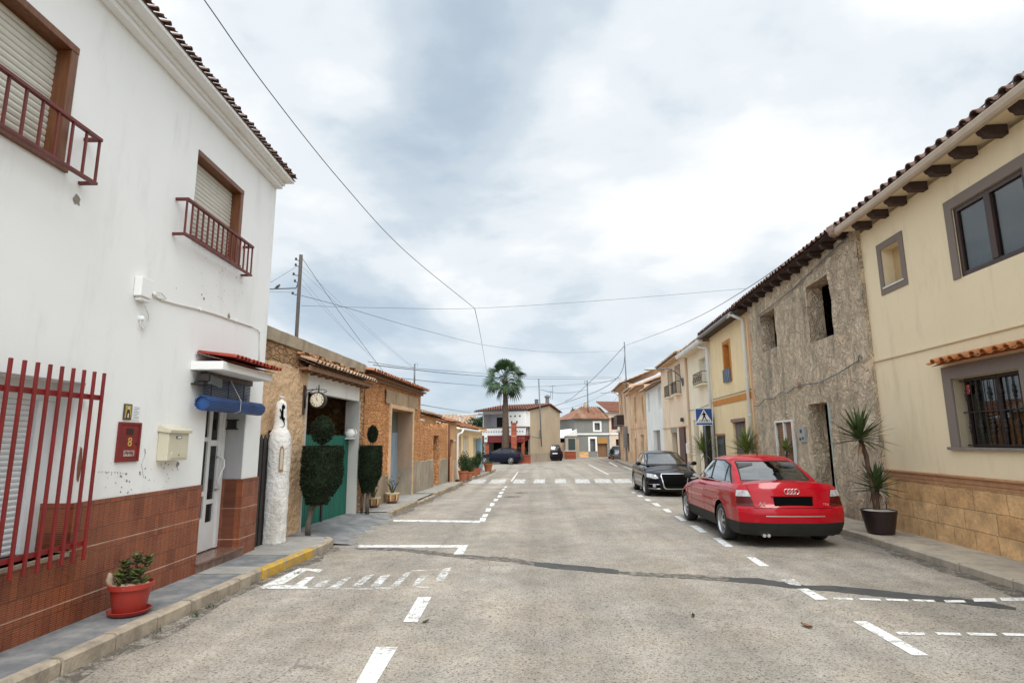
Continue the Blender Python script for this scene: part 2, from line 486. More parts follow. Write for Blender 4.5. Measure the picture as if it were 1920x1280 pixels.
CLAYR = m_clay('red_glazed_tile', (.36, .045, .022), (.28, .035, .018), (.40, .06, .03))
CLAYO = m_clay('orange_clay_tile', (.66, .27, .09), (.58, .22, .07), (.68, .31, .12))
CLAYD = m_clay('dark_weathered_tile', (.16, .085, .06), (.12, .065, .05), (.22, .12, .08))
CLAYP = m_clay('pale_old_tile', (.50, .36, .25), (.44, .28, .18), (.55, .44, .34))
POTR = mat('red_plastic_pot', (.36, .035, .022), .4, (.30, .03, .02), 5)
POTT = mat('terracotta', (.36, .115, .05), .8, (.28, .085, .04), 6, bs=40, bst=.2)
POTB = mat('black_brown_pot', (.018, .010, .011), .4, (.025, .014, .014), 5)
SOIL = mat('soil', (.05, .035, .025), .95, (.09, .065, .045), 20, bs=60, bst=.8, bd=.01)
GRAVW = mat('white_gravel', (.62, .58, .52), .9, (.45, .41, .36), 40, bs=80, bst=.9, bd=.008)
STONE = mat('pebble', (.42, .31, .22), .8, (.30, .22, .16), 6, bs=20, bst=.4)
LEAF1 = m_leaf('dark_leaf', (.016, .038, .010), (.045, .085, .020))
LEAF2 = m_leaf('topiary_leaf', (.004, .008, .003), (.018, .034, .009), .85)
LEAFY = m_leaf('yucca_leaf', (.030, .060, .022), (.10, .14, .045), .4)
LEAFYB = m_leaf('bright_yucca_leaf', (.09, .14, .03), (.22, .26, .07), .4)
LEAFP = m_leaf('palm_leaf', (.010, .028, .009), (.042, .088, .026), .5)
LEAFJ = m_leaf('jade_leaf', (.020, .038, .012), (.11, .12, .03), .35)
LEAFR = m_leaf('reddish_leaf', (.05, .03, .015), (.08, .09, .03), .5)
BARK = mat('bark', (.15, .10, .065), .95, (.075, .05, .035), 9, bs=25, bst=1, bd=.02, stretch=(1, 1, .35))
BARKG = mat('grey_bark', (.17, .135, .105), .95, (.09, .07, .055), 9, bs=25, bst=1, bd=.02, stretch=(1, 1, .3))
PALMB = mat('palm_bark', (.13, .085, .055), .95, (.065, .042, .03), 6, bs=18, bst=1, bd=.04, stretch=(1, 1, 2.2))
WIRE = mat('cable_rubber', (.12, .135, .15), .6)
WIREW = mat('white_cable', (.66, .63, .57), .6)
POLEW = mat('creosoted_pole', (.045, .038, .036), .85, (.09, .075, .065), 5, stretch=(3, 3, .4))
POLEG = mat('galvanised_metal', (.17, .19, .21), .5, (.12, .13, .15), 5, metal=.4)
BEIGEM = mat('beige_metal', (.60, .555, .42), .45, (.54, .50, .38), 4)
GUTT = mat('tan_gutter', (.50, .40, .30), .5, (.42, .33, .24), 3)
GUTW = mat('white_gutter', (.74, .73, .70), .4, (.66, .65, .62), 3)
BRICKR = m_stone_block('red_brick', (.38, .085, .035), (.30, .06, .028), (.36, .22, .16), .24, .07)
MARB = mat('brown_marble', (.22, .12, .085), .25, (.13, .07, .05), 9, fine=.1)
WHT = mat('white_enamel', (.80, .80, .78), .5)
CHROME = mat('chrome', (.88, .88, .88), .30, metal=1.0)
RUBR = mat('tyre_rubber', (.018, .018, .018), .8, (.03, .028, .026), 12, bs=60, bst=.3)
ALLOY = mat('alloy_rim', (.55, .56, .57), .32, (.42, .42, .43), 12, metal=.9)
BPLAS = mat('black_plastic', (.016, .017, .016), .65, (.024, .024, .022), 6, spec=.25)
BLACK = mat('matt_black', (.002, .002, .002), .8, spec=.08)
SEATM = mat('seat_fabric', (.13, .13, .135), .9, (.09, .09, .095), 12)
REDGL = mat('red_lens', (.085, .002, .002), .2, (.05, .001, .001), 9, spec=.4)
CLRGL = mat('clear_lens', (.50, .50, .50), .15, (.22, .22, .23), 14)
BLUSIGN = mat('blue_sign_sheeting', (.012, .075, .30), .45, (.012, .065, .26), 4)


# ------------------------------------------------------------------ mesh building
ORG0 = {}


class MB:
    def __init__(s, tf=None):
        s.v, s.f, s.m = [], [], []
        s.tf = tf or (lambda a, b, c: Vector((a, b, c)))
    def face(s, pts, mi=0):
        k = len(s.v)
        s.v += [s.tf(*p) for p in pts]
        s.f.append(tuple(range(k, k + len(pts)))); s.m.append(mi)
    def mesh(s, pts, faces, mi=0):
        k = len(s.v)
        s.v += [s.tf(*p) for p in pts]
        for f in faces:
            s.f.append(tuple(k + i for i in f)); s.m.append(mi)
        return s
    def box(s, a0, a1, b0, b1, c0, c1, mi=0):
        p = [(a, b, c) for a in (a0, a1) for b in (b0, b1) for c in (c0, c1)]
        return s.mesh(p, [(0, 1, 3, 2), (4, 6, 7, 5), (0, 4, 5, 1), (2, 3, 7, 6), (0, 2, 6, 4), (1, 5, 7, 3)], mi)
    def prism(s, poly, b0, b1, mi=0, axis=1):
        """polygon in (a, c) swept along b"""
        n = len(poly)
        if axis == 1:
            p = [(a, b0, c) for a, c in poly] + [(a, b1, c) for a, c in poly]
        elif axis == 2:
            p = [(a, c, b0) for a, c in poly] + [(a, c, b1) for a, c in poly]
        else:
            p = [(b0, a, c) for a, c in poly] + [(b1, a, c) for a, c in poly]
        f = [tuple(range(n)), tuple(range(n, 2 * n))] + [(i, (i + 1) % n, n + (i + 1) % n, n + i) for i in range(n)]
        return s.mesh(p, f, mi)
    def tube(s, pts, r, seg=6, mi=0, cap=True):
        pts = [Vector(p) for p in pts]
        rr = r if isinstance(r, (list, tuple)) else [r] * len(pts)
        P, F = [], []
        up0 = None
        for i, p in enumerate(pts):
            d = (pts[min(i + 1, len(pts) - 1)] - pts[max(i - 1, 0)]).normalized()
            up = Vector((0, 0, 1)) if abs(d.z) < .9 else Vector((1, 0, 0))
            if up0 is not None:
                up = up0
            a = d.cross(up).normalized(); b = a.cross(d).normalized(); up0 = b
            for k in range(seg):
                t = 2 * PI * k / seg
                P.append(p + (a * math.cos(t) + b * math.sin(t)) * rr[i])
        for i in range(len(pts) - 1):
            for k in range(seg):
                k2 = (k + 1) % seg
                F.append((i * seg + k, i * seg + k2, (i + 1) * seg + k2, (i + 1) * seg + k))
        if cap:
            F.append(tuple(range(seg))); F.append(tuple(range((len(pts) - 1) * seg, len(pts) * seg)))
        return s.mesh([tuple(p) for p in P], F, mi)
    def lathe(s, c, prof, seg=20, mi=0, axis='z', jit=0.0, cap=True):
        P, F = [], []
        for r, h in prof:
            for k in range(seg):
                t = 2 * PI * k / seg
                q = r * (1 + random.uniform(-jit, jit))
                x, y = q * math.cos(t), q * math.sin(t)
                P.append({'z': (c[0] + x, c[1] + y, c[2] + h), 'y': (c[0] + x, c[1] + h, c[2] + y), 'x': (c[0] + h, c[1] + x, c[2] + y)}[axis])
        n = len(prof)
        for i in range(n - 1):
            for k in range(seg):
                k2 = (k + 1) % seg
                F.append((i * seg + k, i * seg + k2, (i + 1) * seg + k2, (i + 1) * seg + k))
        if cap:
            F.append(tuple(range(seg))); F.append(tuple(range((n - 1) * seg, n * seg)))
        return s.mesh(P, F, mi)
    def build(s, name, mats, parent=None, origin=None, smooth=False, bev=0.0, merge=False):
        me = bpy.data.meshes.new(name)
        if not isinstance(mats, (list, tuple)):
            mats = [mats]
        if parent is not None:
            o0 = ORG0.get(parent.name, Vector((0, 0, 0)))
        else:
            o0 = Vector(origin) if origin is not None else Vector((0, 0, 0))
        me.from_pydata([tuple(p - o0) for p in s.v], [], s.f)
        for q in mats:
            me.materials.append(q)
        me.polygons.foreach_set('material_index', s.m)
        bm = bmesh.new(); bm.from_mesh(me)
        if merge:
            bmesh.ops.remove_doubles(bm, verts=bm.verts, dist=1e-4)
        bmesh.ops.recalc_face_normals(bm, faces=bm.faces)
        if bev:
            ed = [e for e in bm.edges if len(e.link_faces) == 2 and e.calc_face_angle(0) > .6]
            bmesh.ops.bevel(bm, geom=ed, offset=bev, segments=2, affect='EDGES', profile=.6, clamp_overlap=True)
        bm.to_mesh(me); bm.free()
        if smooth:
            me.shade_smooth() if smooth is True else me.shade_smooth()
            if smooth is not True:
                try:
                    me.set_sharp_from_angle(angle=rad(smooth))
                except Exception:
                    pass
        o = bpy.data.objects.new(name, me)
        COL.objects.link(o)
        if parent is not None:
            o.parent = parent
        else:
            o.location = o0
        ORG0[o.name] = o0
        return o


def tag(o, label, cat, group=None, kind=None):
    if label:
        o['label'] = label
    if cat:
        o['category'] = cat
    if group:
        o['group'] = group
    if kind:
        o['kind'] = kind
    return o


def thing(name, label, cat, loc, group=None):
    o = bpy.data.objects.new(name, None)
    COL.objects.link(o)
    o.empty_display_size = .2
    o.location = loc
    ORG0[o.name] = Vector(loc)
    return tag(o, label, cat, group)


def struct(o):
    o['kind'] = 'structure'
    return o


def kids(o):
    return [c for c in COL.objects if c.parent == o]


def copy_tree(o, parent=None):
    c = o.copy()
    COL.objects.link(c)
    c.parent = parent
    ORG0[c.name] = Vector(o.location)
    for ch in kids(o):
        copy_tree(ch, c)
    return c


def text_mesh(name, body, size, m, M4, parent, depth=.002, sx=1.0):
    cu = bpy.data.curves.new(name, 'FONT')
    cu.body = body; cu.size = size; cu.extrude = depth
    cu.align_x = 'CENTER'; cu.align_y = 'CENTER'
    tmp = bpy.data.objects.new('tmp_text', cu)
    COL.objects.link(tmp)
    dg = bpy.context.evaluated_depsgraph_get()
    me = bpy.data.meshes.new_from_object(tmp.evaluated_get(dg))
    bpy.data.objects.remove(tmp)
    me.transform(M4 @ Matrix.Diagonal((sx, 1, 1, 1)))
    o0 = ORG0.get(parent.name, Vector((0, 0, 0)))
    me.transform(Matrix.Translation(-o0))
    me.materials.clear(); me.materials.append(m)
    o = bpy.data.objects.new(name, me); COL.objects.link(o); o.parent = parent
    ORG0[o.name] = o0
    return o


def cells(a0, a1, cuts, step):
    xs = sorted({round(a0, 4), round(a1, 4)} | {round(c, 4) for c in cuts if a0 < c < a1})
    if not step:
        return xs
    out = [xs[0]]
    for p, q in zip(xs, xs[1:]):
        k = max(1, int(round((q - p) / step)))
        out += [p + (q - p) * (i + 1) / k for i in range(k)]
    return out


def wall(mb, u0, u1, z0, z1, holes=(), depth=.25, n=0.0, mi=0, step=0, disp=None, ztop=None, rmi=None):
    """front sheet with openings and their reveals; disp(u, z) pushes it outwards"""
    us = cells(u0, u1, [h[0] for h in holes] + [h[1] for h in holes], step)
    zs = cells(z0, z1, [h[2] for h in holes] + [h[3] for h in holes], step)
    dd = disp or (lambda u, z: 0.0)
    top = ztop or (lambda u: z1)
    def Z(u, z):
        return z if z < z1 - 1e-6 else top(u)
    idx, P = {}, []
    def vid(i, j):
        if (i, j) not in idx:
            u, z = us[i], zs[j]
            idx[(i, j)] = len(P); P.append((u, n + dd(u, z), Z(u, z)))
        return idx[(i, j)]
    def inh(u, z):
        return any(a < u < b and c < z < d for a, b, c, d in holes)
    F = []
    for i in range(len(us) - 1):
        for j in range(len(zs) - 1):
            if not inh((us[i] + us[i + 1]) / 2, (zs[j] + zs[j + 1]) / 2):
                F.append((vid(i, j), vid(i + 1, j), vid(i + 1, j + 1), vid(i, j + 1)))
    mb.mesh(P, F, mi)
    r = mi if rmi is None else rmi
    for a, b, c, d in holes:
        dp = depth
        A = [i for i in range(len(us)) if a - 1e-4 <= us[i] <= b + 1e-4]
        B = [j for j in range(len(zs)) if c - 1e-4 <= zs[j] <= d + 1e-4]
        def q(i, j):
            return (us[i], n + dd(us[i], zs[j]), zs[j])
        for i, k in zip(A, A[1:]):
            for j in (B[0], B[-1]):
                p1, p2 = q(i, j), q(k, j)
                mb.face([p1, p2, (p2[0], n - dp, p2[2]), (p1[0], n - dp, p1[2])], r)
        for j, k in zip(B, B[1:]):
            for i in (A[0], A[-1]):
                p1, p2 = q(i, j), q(i, k)
                mb.face([p1, p2, (p2[0], n - dp, p2[2]), (p1[0], n - dp, p1[2])], r)


def shell(mb, u0, u1, z0, z1, D, mi=0, n=0.0, top=True):
    """the other three walls and a flat top"""
    mb.face([(u0, n, z0), (u0, n, z1), (u0, n - D, z1), (u0, n - D, z0)], mi)
    mb.face([(u1, n, z0), (u1, n, z1), (u1, n - D, z1), (u1, n - D, z0)], mi)
    mb.face([(u0, n - D, z0), (u0, n - D, z1), (u1, n - D, z1), (u1, n - D, z0)], mi)
    if top:
        mb.face([(u0, n, z1), (u0, n - D, z1), (u1, n - D, z1), (u1, n, z1)], mi)


def tiles(mb, u0, u1, n0, n1, z0, z1, pitch=.21, row=.38, r=.075, mi=0, thick=.014, jit=.012, sag=0.0):
    """barrel tiles laid from the eave (n0, z0) up to (n1, z1): every tile a tapered half pipe, pans between"""
    L = math.hypot(n1 - n0, z1 - z0)
    dn, dz = (n1 - n0) / L, (z1 - z0) / L
    nn_, nz = -dz, dn
    if nz < 0:
        nn_, nz = -nn_, -nz
    k = max(1, int(round((u1 - u0) / pitch)))
    pt = (u1 - u0) / k
    rows = max(1, int(math.ceil(L / row)))
    mb.mesh([(u0, n0, z0), (u1, n0, z0), (u1, n1, z1), (u0, n1, z1)], [(0, 1, 2, 3)], mi)
    for j in range(rows):
        s0 = j * L / rows; s1 = min(L, s0 + L / rows + .05)
        for i in range(k):
            cu = u0 + (i + .5) * pt + random.uniform(-jit, jit)
            for kind in (0, 1):
                c = cu + (pt / 2 if kind else 0)
                if kind and c > u1:
                    continue
                P = []
                off = random.uniform(-.012, .012)
                for (s, rr, lift) in ((s0 + off, r, .035 + (.012 if not kind else 0)), (s1, r * .82, .015)):
                    for t in range(6):
                        a = PI * t / 5
                        x = math.cos(a) * rr * (1.0 if not kind else 1.05)
                        hgt = (math.sin(a) * rr + .012) if not kind else (-math.sin(a) * rr * .55 + .035)
                        hgt += lift
                        P.append((c + x, n0 + dn * s + nn_ * hgt, z0 + dz * s + nz * hgt))
                F = [(t, t + 1, 7 + t, 6 + t) for t in range(5)]
                mb.mesh(P, F, mi)
                if j == 0:                       # tile thickness shows at the eave
                    Q = []
                    for t in range(6):
                        a = PI * t / 5
                        rr = r - thick
                        x = math.cos(a) * rr
                        hgt = ((math.sin(a) * rr + .012) if not kind else (-math.sin(a) * rr * .55 + .035)) + (.047 if not kind else .035)
                        Q.append((c + x, n0 + dn * (s0 + off) + nn_ * hgt, z0 + dz * (s0 + off) + nz * hgt))
                    mb.mesh(P[:6] + Q, [(t, t + 1, 7 + t, 6 + t) for t in range(5)], mi)


def louvre(mb, u0, u1, z0, z1, n, h=.045, mi=0):
    """curved roller shutter slats"""
    k = int(round((z1 - z0) / h)); hh = (z1 - z0) / k
    for i in range(k):
        z = z0 + i * hh
        P = []
        for t, o in ((0, 0), (.15, .006), (.5, .011), (.85, .006), (.93, .0), (1.0, -.006)):
            P += [(u0, n + o, z + hh * t), (u1, n + o, z + hh * t)]
        mb.mesh(P, [(2 * a, 2 * a + 1, 2 * a + 3, 2 * a + 2) for a in range(5)], mi)


def leaf_quads(mb, c, r, n, size, mi=0, shell_=.55, flat=0.0, aspect=.5):
    """leaf sized faces through an ellipsoid volume"""
    for _ in range(n):
        while True:
            p = Vector((random.uniform(-1, 1), random.uniform(-1, 1), random.uniform(-1, 1)))
            if shell_ ** 2 < p.length_squared <= 1:
                break
        q = Vector((c[0] + p.x * r[0], c[1] + p.y * r[1], c[2] + p.z * r[2]))
        d = (p.normalized() + Vector((random.gauss(0, .5), random.gauss(0, .5), random.gauss(0, .5) + .2))).normalized()
        s = size * random.uniform(.6, 1.3)
        a = d * s
        b = d.cross(Vector((random.gauss(0, 1), random.gauss(0, 1), random.gauss(0, 1)))).normalized() * s * aspect * .5
        mb.mesh([tuple(q), tuple(q + a * .5 + b), tuple(q + a), tuple(q + a * .5 - b)], [(0, 1, 2, 3)], mi)


def blade(mb, base, d, length, width, droop=.3, seg=4, mi=0):
    """one stiff sword leaf"""
    d = Vector(d).normalized()
    side = d.cross(Vector((0, 0, 1)))
    side = side.normalized() if side.length > .01 else Vector((1, 0, 0))
    P = []
    p = Vector(base)
    for i in range(seg + 1):
        t = i / seg
        wd = width * (1 - t ** 1.8) * (.55 + min(t * 2.2, .45)) if i < seg else 0.0008
        up = side.cross(d).normalized() * wd * .3
        P += [tuple(p - side * wd + up), tuple(p), tuple(p + side * wd + up)]
        d = (d + Vector((0, 0, -droop / seg))).normalized()
        p = p + d * length / seg
    F = []
    for i in range(seg):
        a = i * 3
        F += [(a, a + 1, a + 4, a + 3), (a + 1, a + 2, a + 5, a + 4)]
    mb.mesh(P, F, mi)


def rosette(mb, c, n, length, width, mi=0, lowest=-.22):
    for i in range(n):
        az = i * 2.39996 + random.uniform(-.2, .2)
        el = lowest + (1.45 - lowest) * (i / n) ** .8
        el += random.uniform(-.1, .1)
        d = (math.cos(az) * math.cos(el), math.sin(az) * math.cos(el), math.sin(el))
        blade(mb, (c[0] + d[0] * .03, c[1] + d[1] * .03, c[2] + i / n * .12), d, length * random.uniform(.8, 1.1), width, .18 if el > .2 else .22, 5, mi)
# ------------------------------------------------------------------ ground, road, pavements
ROW_L = Frame((-4.16, 4.59), (-4.35, 8.98), 1)      # white house
ROW_S = Frame((-4.55, 9.2), (-3.95, 25.6), 1)       # stone houses
ROW_R = Frame((6.45, 8.3), (9.05, 62.5), -1)        # right row


def sheet(mb, xs, ys, dz):
    P = [(x, y, gz(y) + dz) for y in ys for x in xs]
    n = len(xs)
    mb.mesh(P, [(j * n + i, j * n + i + 1, (j + 1) * n + i + 1, (j + 1) * n + i) for j in range(len(ys) - 1) for i in range(n - 1)])


mb = MB(); sheet(mb, [-900, -60, 60, 900], [-900, -20, 0, 50, 120, 900], -.03)
struct(mb.build('ground', GROUND))
mb = MB(); sheet(mb, [-45, -20, 0, 20, 45], [-20, 0, 25, 50, 90, 115], 0)
struct(mb.build('road', ASPH))


def pave(mb, ys, kx, inner, h, mi=0):
    """raised slab between the kerb line kx(y) and x = inner"""
    for (y0, y1) in zip(ys, ys[1:]):
        a, b = kx(y0), kx(y1)
        P = [(a, y0, gz(y0) + h), (b, y1, gz(y1) + h), (inner, y1, gz(y1) + h), (inner, y0, gz(y0) + h)]
        mb.mesh(P, [(0, 1, 2, 3)], mi)


def kerb(mb, y0, y1, kx, h, wd, sgn, mi=0, ln=.5, yel=None):
    y = y0
    while y < y1 - .05:
        e = min(y1, y + ln * random.uniform(.9, 1.1))
        j = random.uniform(-.012, .012); hz_ = random.uniform(-.008, .006)
        a, b = kx(y + .008) + j, kx(e - .008) + j
        m_ = 1 if (yel and yel[0] <= (y + e) / 2 <= yel[1]) else mi
        t0, t1 = gz(y) + h + hz_, gz(e) + h + hz_
        P = []
        for (x, yy, t) in ((a, y + .008, t0), (b, e - .008, t1)):
            P += [(x, yy, gz(yy) - .02), (x, yy, t - .02), (x - sgn * .02, yy, t), (x - sgn * wd, yy, t), (x - sgn * wd, yy, gz(yy) - .02)]
        mb.mesh(P, [(0, 1, 6, 5), (1, 2, 7, 6), (2, 3, 8, 7), (3, 4, 9, 8), (0, 1, 2, 3, 4), (5, 6, 7, 8, 9)], m_)
        y = e


def kl(y):
    if y < 7.4: return -3.53
    if y < 9.7: return -3.53 + (y - 7.4) * .06
    return -3.39 - (y - 9.7) ** 2 * .8


def kl2(y):
    return -3.52 + (y - 14.1) * .0205


def kl3(y):
    return -3.55 + (y - 27.3) * .09 if y < 33 else -3.04 + (y - 33) * .03


def kr(y):
    return 5.44 + (y - 7) * .06 if y < 11.4 else 5.70 + (y - 11.4) * .048


mb = MB()
pave(mb, [-9, 0, 7.3], lambda y: kl(y) - .11, -6, .118, 0)
pave(mb, [7.3, 7.75], lambda y: kl(y) - .11, -6, .121, 1)
pave(mb, [7.75, 8.55], lambda y: kl(y) - .11, -6, .118, 0)
pave(mb, [8.55, 9.7, 10.0, 10.25], lambda y: kl(y) - .11, -6, .121, 1)
# sunken apron of cement in front of the green gate
AP = []
ny = 24
for i in range(ny + 1):
    y = 10.1 + 4.1 * i / ny
    edge = -3.42 + .10 * math.sin(i * 1.7) + random.uniform(-.05, .05) + (.25 if i < 3 else 0)
    for (x, h) in ((-6, .10), (-4.4, .10), (-3.9, .055), (edge - .06, .02), (edge, .004)):
        AP.append((x, y, gz(y) + h + random.uniform(-.003, .003) * (h > .01)))
mb.mesh(AP, [(j * 5 + i, j * 5 + i + 1, (j + 1) * 5 + i + 1, (j + 1) * 5 + i) for j in range(ny) for i in range(4)], 2)
mb.face([(-6, 10.25, gz(10.25) + .121), (kl(10.25) - .11, 10.25, gz(10.25) + .121), (kl(10.25) - .11, 10.25, -.12), (-6, 10.25, -.12)], 1)
pave(mb, [14.1, 17], lambda y: kl2(y) - .11, -6, .12, 1)
pave(mb, [17, 17.4, 19.2, 19.6], lambda y: kl2(y) - .11, -6, .105, 1)
pave(mb, [19.6, 25.8], lambda y: kl2(y) - .11, -6, .12, 1)
mb.face([(-6, 14.1, -.04), (kl2(14.1) - .05, 14.1, -.04), (kl2(14.1) - .05, 14.1, -.2), (-6, 14.1, -.2)], 1)
mb.face([(-6, 25.8, -.13), (kl2(25.8), 25.8, -.13), (kl2(25.8), 25.8, -.3), (-6, 25.8, -.3)], 1)
pave(mb, [27.3, 30, 33, 40], lambda y: kl3(y) - .11, -6, .12, 1)
pl = struct(mb.build('pavement_left', [SLATE, PAVE, SLATE]))
mb = MB()
kerb(mb, -9, 10.2, kl, .13, .11, 1, yel=(7.5, 9.3))
kerb(mb, 14.1, 17.0, kl2, .13, .11, 1, 2)
kerb(mb, 17.0, 19.6, kl2, .07, .12, 1, 2)
kerb(mb, 19.6, 25.8, kl2, .13, .11, 1, 2)
kerb(mb, 27.3, 40, kl3, .13, .11, 1)
kerb_l = mb.build('kerb', [KERB, KERBY, CONC], pl)
# rounded end stone of the kerb
mb = MB()
pave(mb, [-9, 0, 7, 11.4, 30, 50, 61], lambda y: kr(y) + .15, 12, .10, 0)
mb.face([(12, 61, -.38), (kr(61), 61, -.38), (kr(61), 61, -.6), (12, 61, -.6)], 0)
pr = struct(mb.build('pavement_right', [PAVER]))
mb = MB(); kerb(mb, -9, 61, kr, .105, .15, -1, 0, ln=.9)
mb.build('kerb', [PAVER], pr)


def gp(x, y, dz):
    p = G(x, y)
    return (p.x, p.y, gz(p.y) + dz)


def mark(mb, pts, dz=.005, mi=0):
    mb.face([gp(x, y, dz) for x, y in pts], mi)


mb = MB()
# broken line left of the lane
mark(mb, [(705, 1213), (746, 1213), (706, 1280), (668, 1280)])
mark(mb, [(668, 1280.4), (706, 1280.4), (655, 1365), (610, 1365)])
mark(mb, [(784, 1119), (809, 1119), (783, 1166), (756, 1166)])
# bay corner, far side
mark(mb, [(672, 1021.5), (878, 1021.5), (875, 1026.5), (672, 1026)])
mark(mb, [(860, 1027), (875, 1027), (868, 1039), (850, 1039)])
mark(mb, [(736, 974), (902, 976), (900, 979.5), (738, 977.5)])
for a in ((1100, 1133, 265, 282), (1113, 1142, 248, 262), (1127, 1156, 222, 238), (1147, 1172, 198, 213), (1163, 1188, 180, 190), (1181, 1205, 163, 173),
          (1188, 1212, 148, 157), (1200, 1219, 135, 142), (1211, 1228, 124, 130)):
    x0, x1, y0, y1 = 440 + a[0] / 2.4, 440 + a[1] / 2.4, 860 + a[2] / 2.4, 860 + a[3] / 2.4
    mark(mb, [(x0 + 2.2, y0), (x1, y0), (x1 - 3, y1), (x0, y1)])
mark(mb, [(957, 902), (960.5, 902), (972, 884), (970.5, 884)])
# dashes beside the parked cars
Z8 = lambda x, y: (1160 + x / 4, 780 + y / 4)
for a in ((93, 118, 135, 566, 577, 104), (135, 170, 190, 590, 605, 150), (190, 225, 250, 619, 636, 212), (245, 290, 322, 652, 676, 284),
          (328, 372, 402, 695, 721, 362), (415, 465, 512, 748, 785, 468), (530, 588, 668, 820, 871, 612), (705, 768, 860, 915, 979, 800)):
    x0, x1, x2, y0, y1, x3 = a
    mark(mb, [Z8(x0, y0), Z8(x1, y0), Z8(x2, y1), Z8(x3, y1)])
Z2 = lambda x, y: (1240 + x / 2.824, 960 + y / 2.824)
mark(mb, [Z2(450, 237), Z2(492, 237), Z2(572, 286), Z2(520, 286)])
mark(mb, [Z2(722, 405), Z2(775, 405), Z2(885, 464), Z2(815, 464)])
mark(mb, [Z2(1015, 578), Z2(1088, 578), Z2(1417, 759), Z2(1330, 759)])
for a, b in ((905, 1022), (1042, 1166), (1184, 1312), (1326, 1455)):
    mark(mb, [Z2(a, 452 + (a - 905) * .022), Z2(b - 12, 453 + (b - 905) * .022), Z2(b, 464 + (b - 905) * .022), Z2(a + 14, 462 + (a - 905) * .022)])
for a, b, c, d in ((1495, 1600, 466, 478), (1645, 1765, 456, 474), (1790, 2000, 453, 471), (2030, 2200, 452, 470)):
    mark(mb, [Z2(a, c), Z2(b, c), Z2(b + 16, d), Z2(a + 14, d)])
for a, b in ((1236, 1390), (1446, 1580), (1614, 1770), (1800, 1960), (2000, 2160)):
    mark(mb, [Z2(a, 633 + (a - 1236) * .012), Z2(b, 638 + (b - 1390) * .012), Z2(b + 12, 652 + (b - 1390) * .012), Z2(a + 22, 648 + (a - 1236) * .012)])
# far bay lines
Z3 = lambda x, y: (1100 + x / 16, 800 + y / 16)
mark(mb, [(1102, 870.5), (1104.5, 870.5), (1143, 889.5), (1139.5, 889.5)])
mark(mb, [Z3(650, 1060), Z3(720, 1060), Z3(950, 1190), Z3(890, 1190)])
mark(mb, [Z3(1080, 1180), Z3(1130, 1180), Z3(1390, 1290), Z3(1330, 1290)])
rd = struct(mb.build('road_marking', MARK))
mb = MB()
for x0, x1 in ((881, 910), (919, 948), (963, 984), (1001, 1022), (1040, 1061), (1078, 1105), (1115, 1145), (1151, 1183)):
    sl = (x0 - 1010) * .045
    yt = 898.6 - (x0 - 880) * .004
    mark(mb, [(x0 - sl * .6 + 2, yt), (x1 - sl * .6, yt), (x1 + sl * .6, yt + 7.5), (x0 + sl * .6 - 1, yt + 7.5)])
struct(mb.build('zebra_crossing', m_paint_mark('zebra_paint', wear=(.43, .60))))
# painted letter shapes, half worn away
Z1 = lambda x, y: (480 + x / 4.8, 1040 + y / 4.8)
mb = MB()
mark(mb, [Z1(35, 292), Z1(395, 118), Z1(455, 140), Z1(250, 262)])
mark(mb, [Z1(395, 118), Z1(605, 132), Z1(560, 160), Z1(455, 140)])
mark(mb, [Z1(325, 286), Z1(455, 202), Z1(528, 197), Z1(415, 292)], .006)
mark(mb, [Z1(35, 293), Z1(250, 270), Z1(460, 287), Z1(470, 309), Z1(60, 307)], .0065)
struct(mb.build('road_lettering', MARK))
mb = MB()
for q in ([(505, 292), (585, 240), (672, 222), (612, 290)], [(635, 305), (790, 210), (862, 198), (745, 300)], [(858, 282), (990, 185), (1066, 176), (935, 287)],
          [(1030, 286), (1120, 190), (1216, 174), (1112, 286)], [(1060, 292), (1170, 290), (1245, 300), (1200, 311), (1080, 308)],
          [(1205, 286), (1345, 162), (1402, 154), (1280, 286)], [(1395, 292), (1470, 192), (1560, 178), (1455, 276)], [(1440, 280), (1585, 290), (1560, 303), (1430, 298)],
          [(1605, 242), (1680, 130), (1765, 110), (1690, 238)], [(470, 300), (1050, 304), (1050, 312), (470, 309)], [(1400, 140), (1650, 128), (1640, 138), (1400, 150)]):
    mark(mb, [Z1(*p) for p in q], .0055)
mark(mb, [Z2(630, 358), Z2(705, 355), Z2(742, 390), Z2(680, 384)])
mark(mb, [Z2(425, 226), Z2(475, 226), Z2(490, 236), Z2(450, 234)])
struct(mb.build('worn_lettering', m_paint_mark('very_worn_paint', wear=(.42, .58))))


# repaired trench across the street: solid tar in places, cracked filling elsewhere
def strip(mb, pts, mi, dz=.008, jag=1.0, sub=6):
    P = []
    for (a, b) in zip(pts, pts[1:]):
        for k in range(sub):
            t = k / sub
            P.append(tuple(a[i] + (b[i] - a[i]) * t for i in range(3)))
    P.append(pts[-1])
    top, bot = [], []
    for x, y, h in P:
        h *= .72
        j1, j2 = random.uniform(-.6, .6) * jag, random.uniform(-.6, .6) * jag
        top.append(gp(x, y - h / 2 + j1, dz)); bot.append(gp(x, y + h / 2 + j2, dz))
    n = len(top)
    mb.mesh(top + bot, [(i, i + 1, n + i + 1, n + i) for i in range(n - 1)], mi)


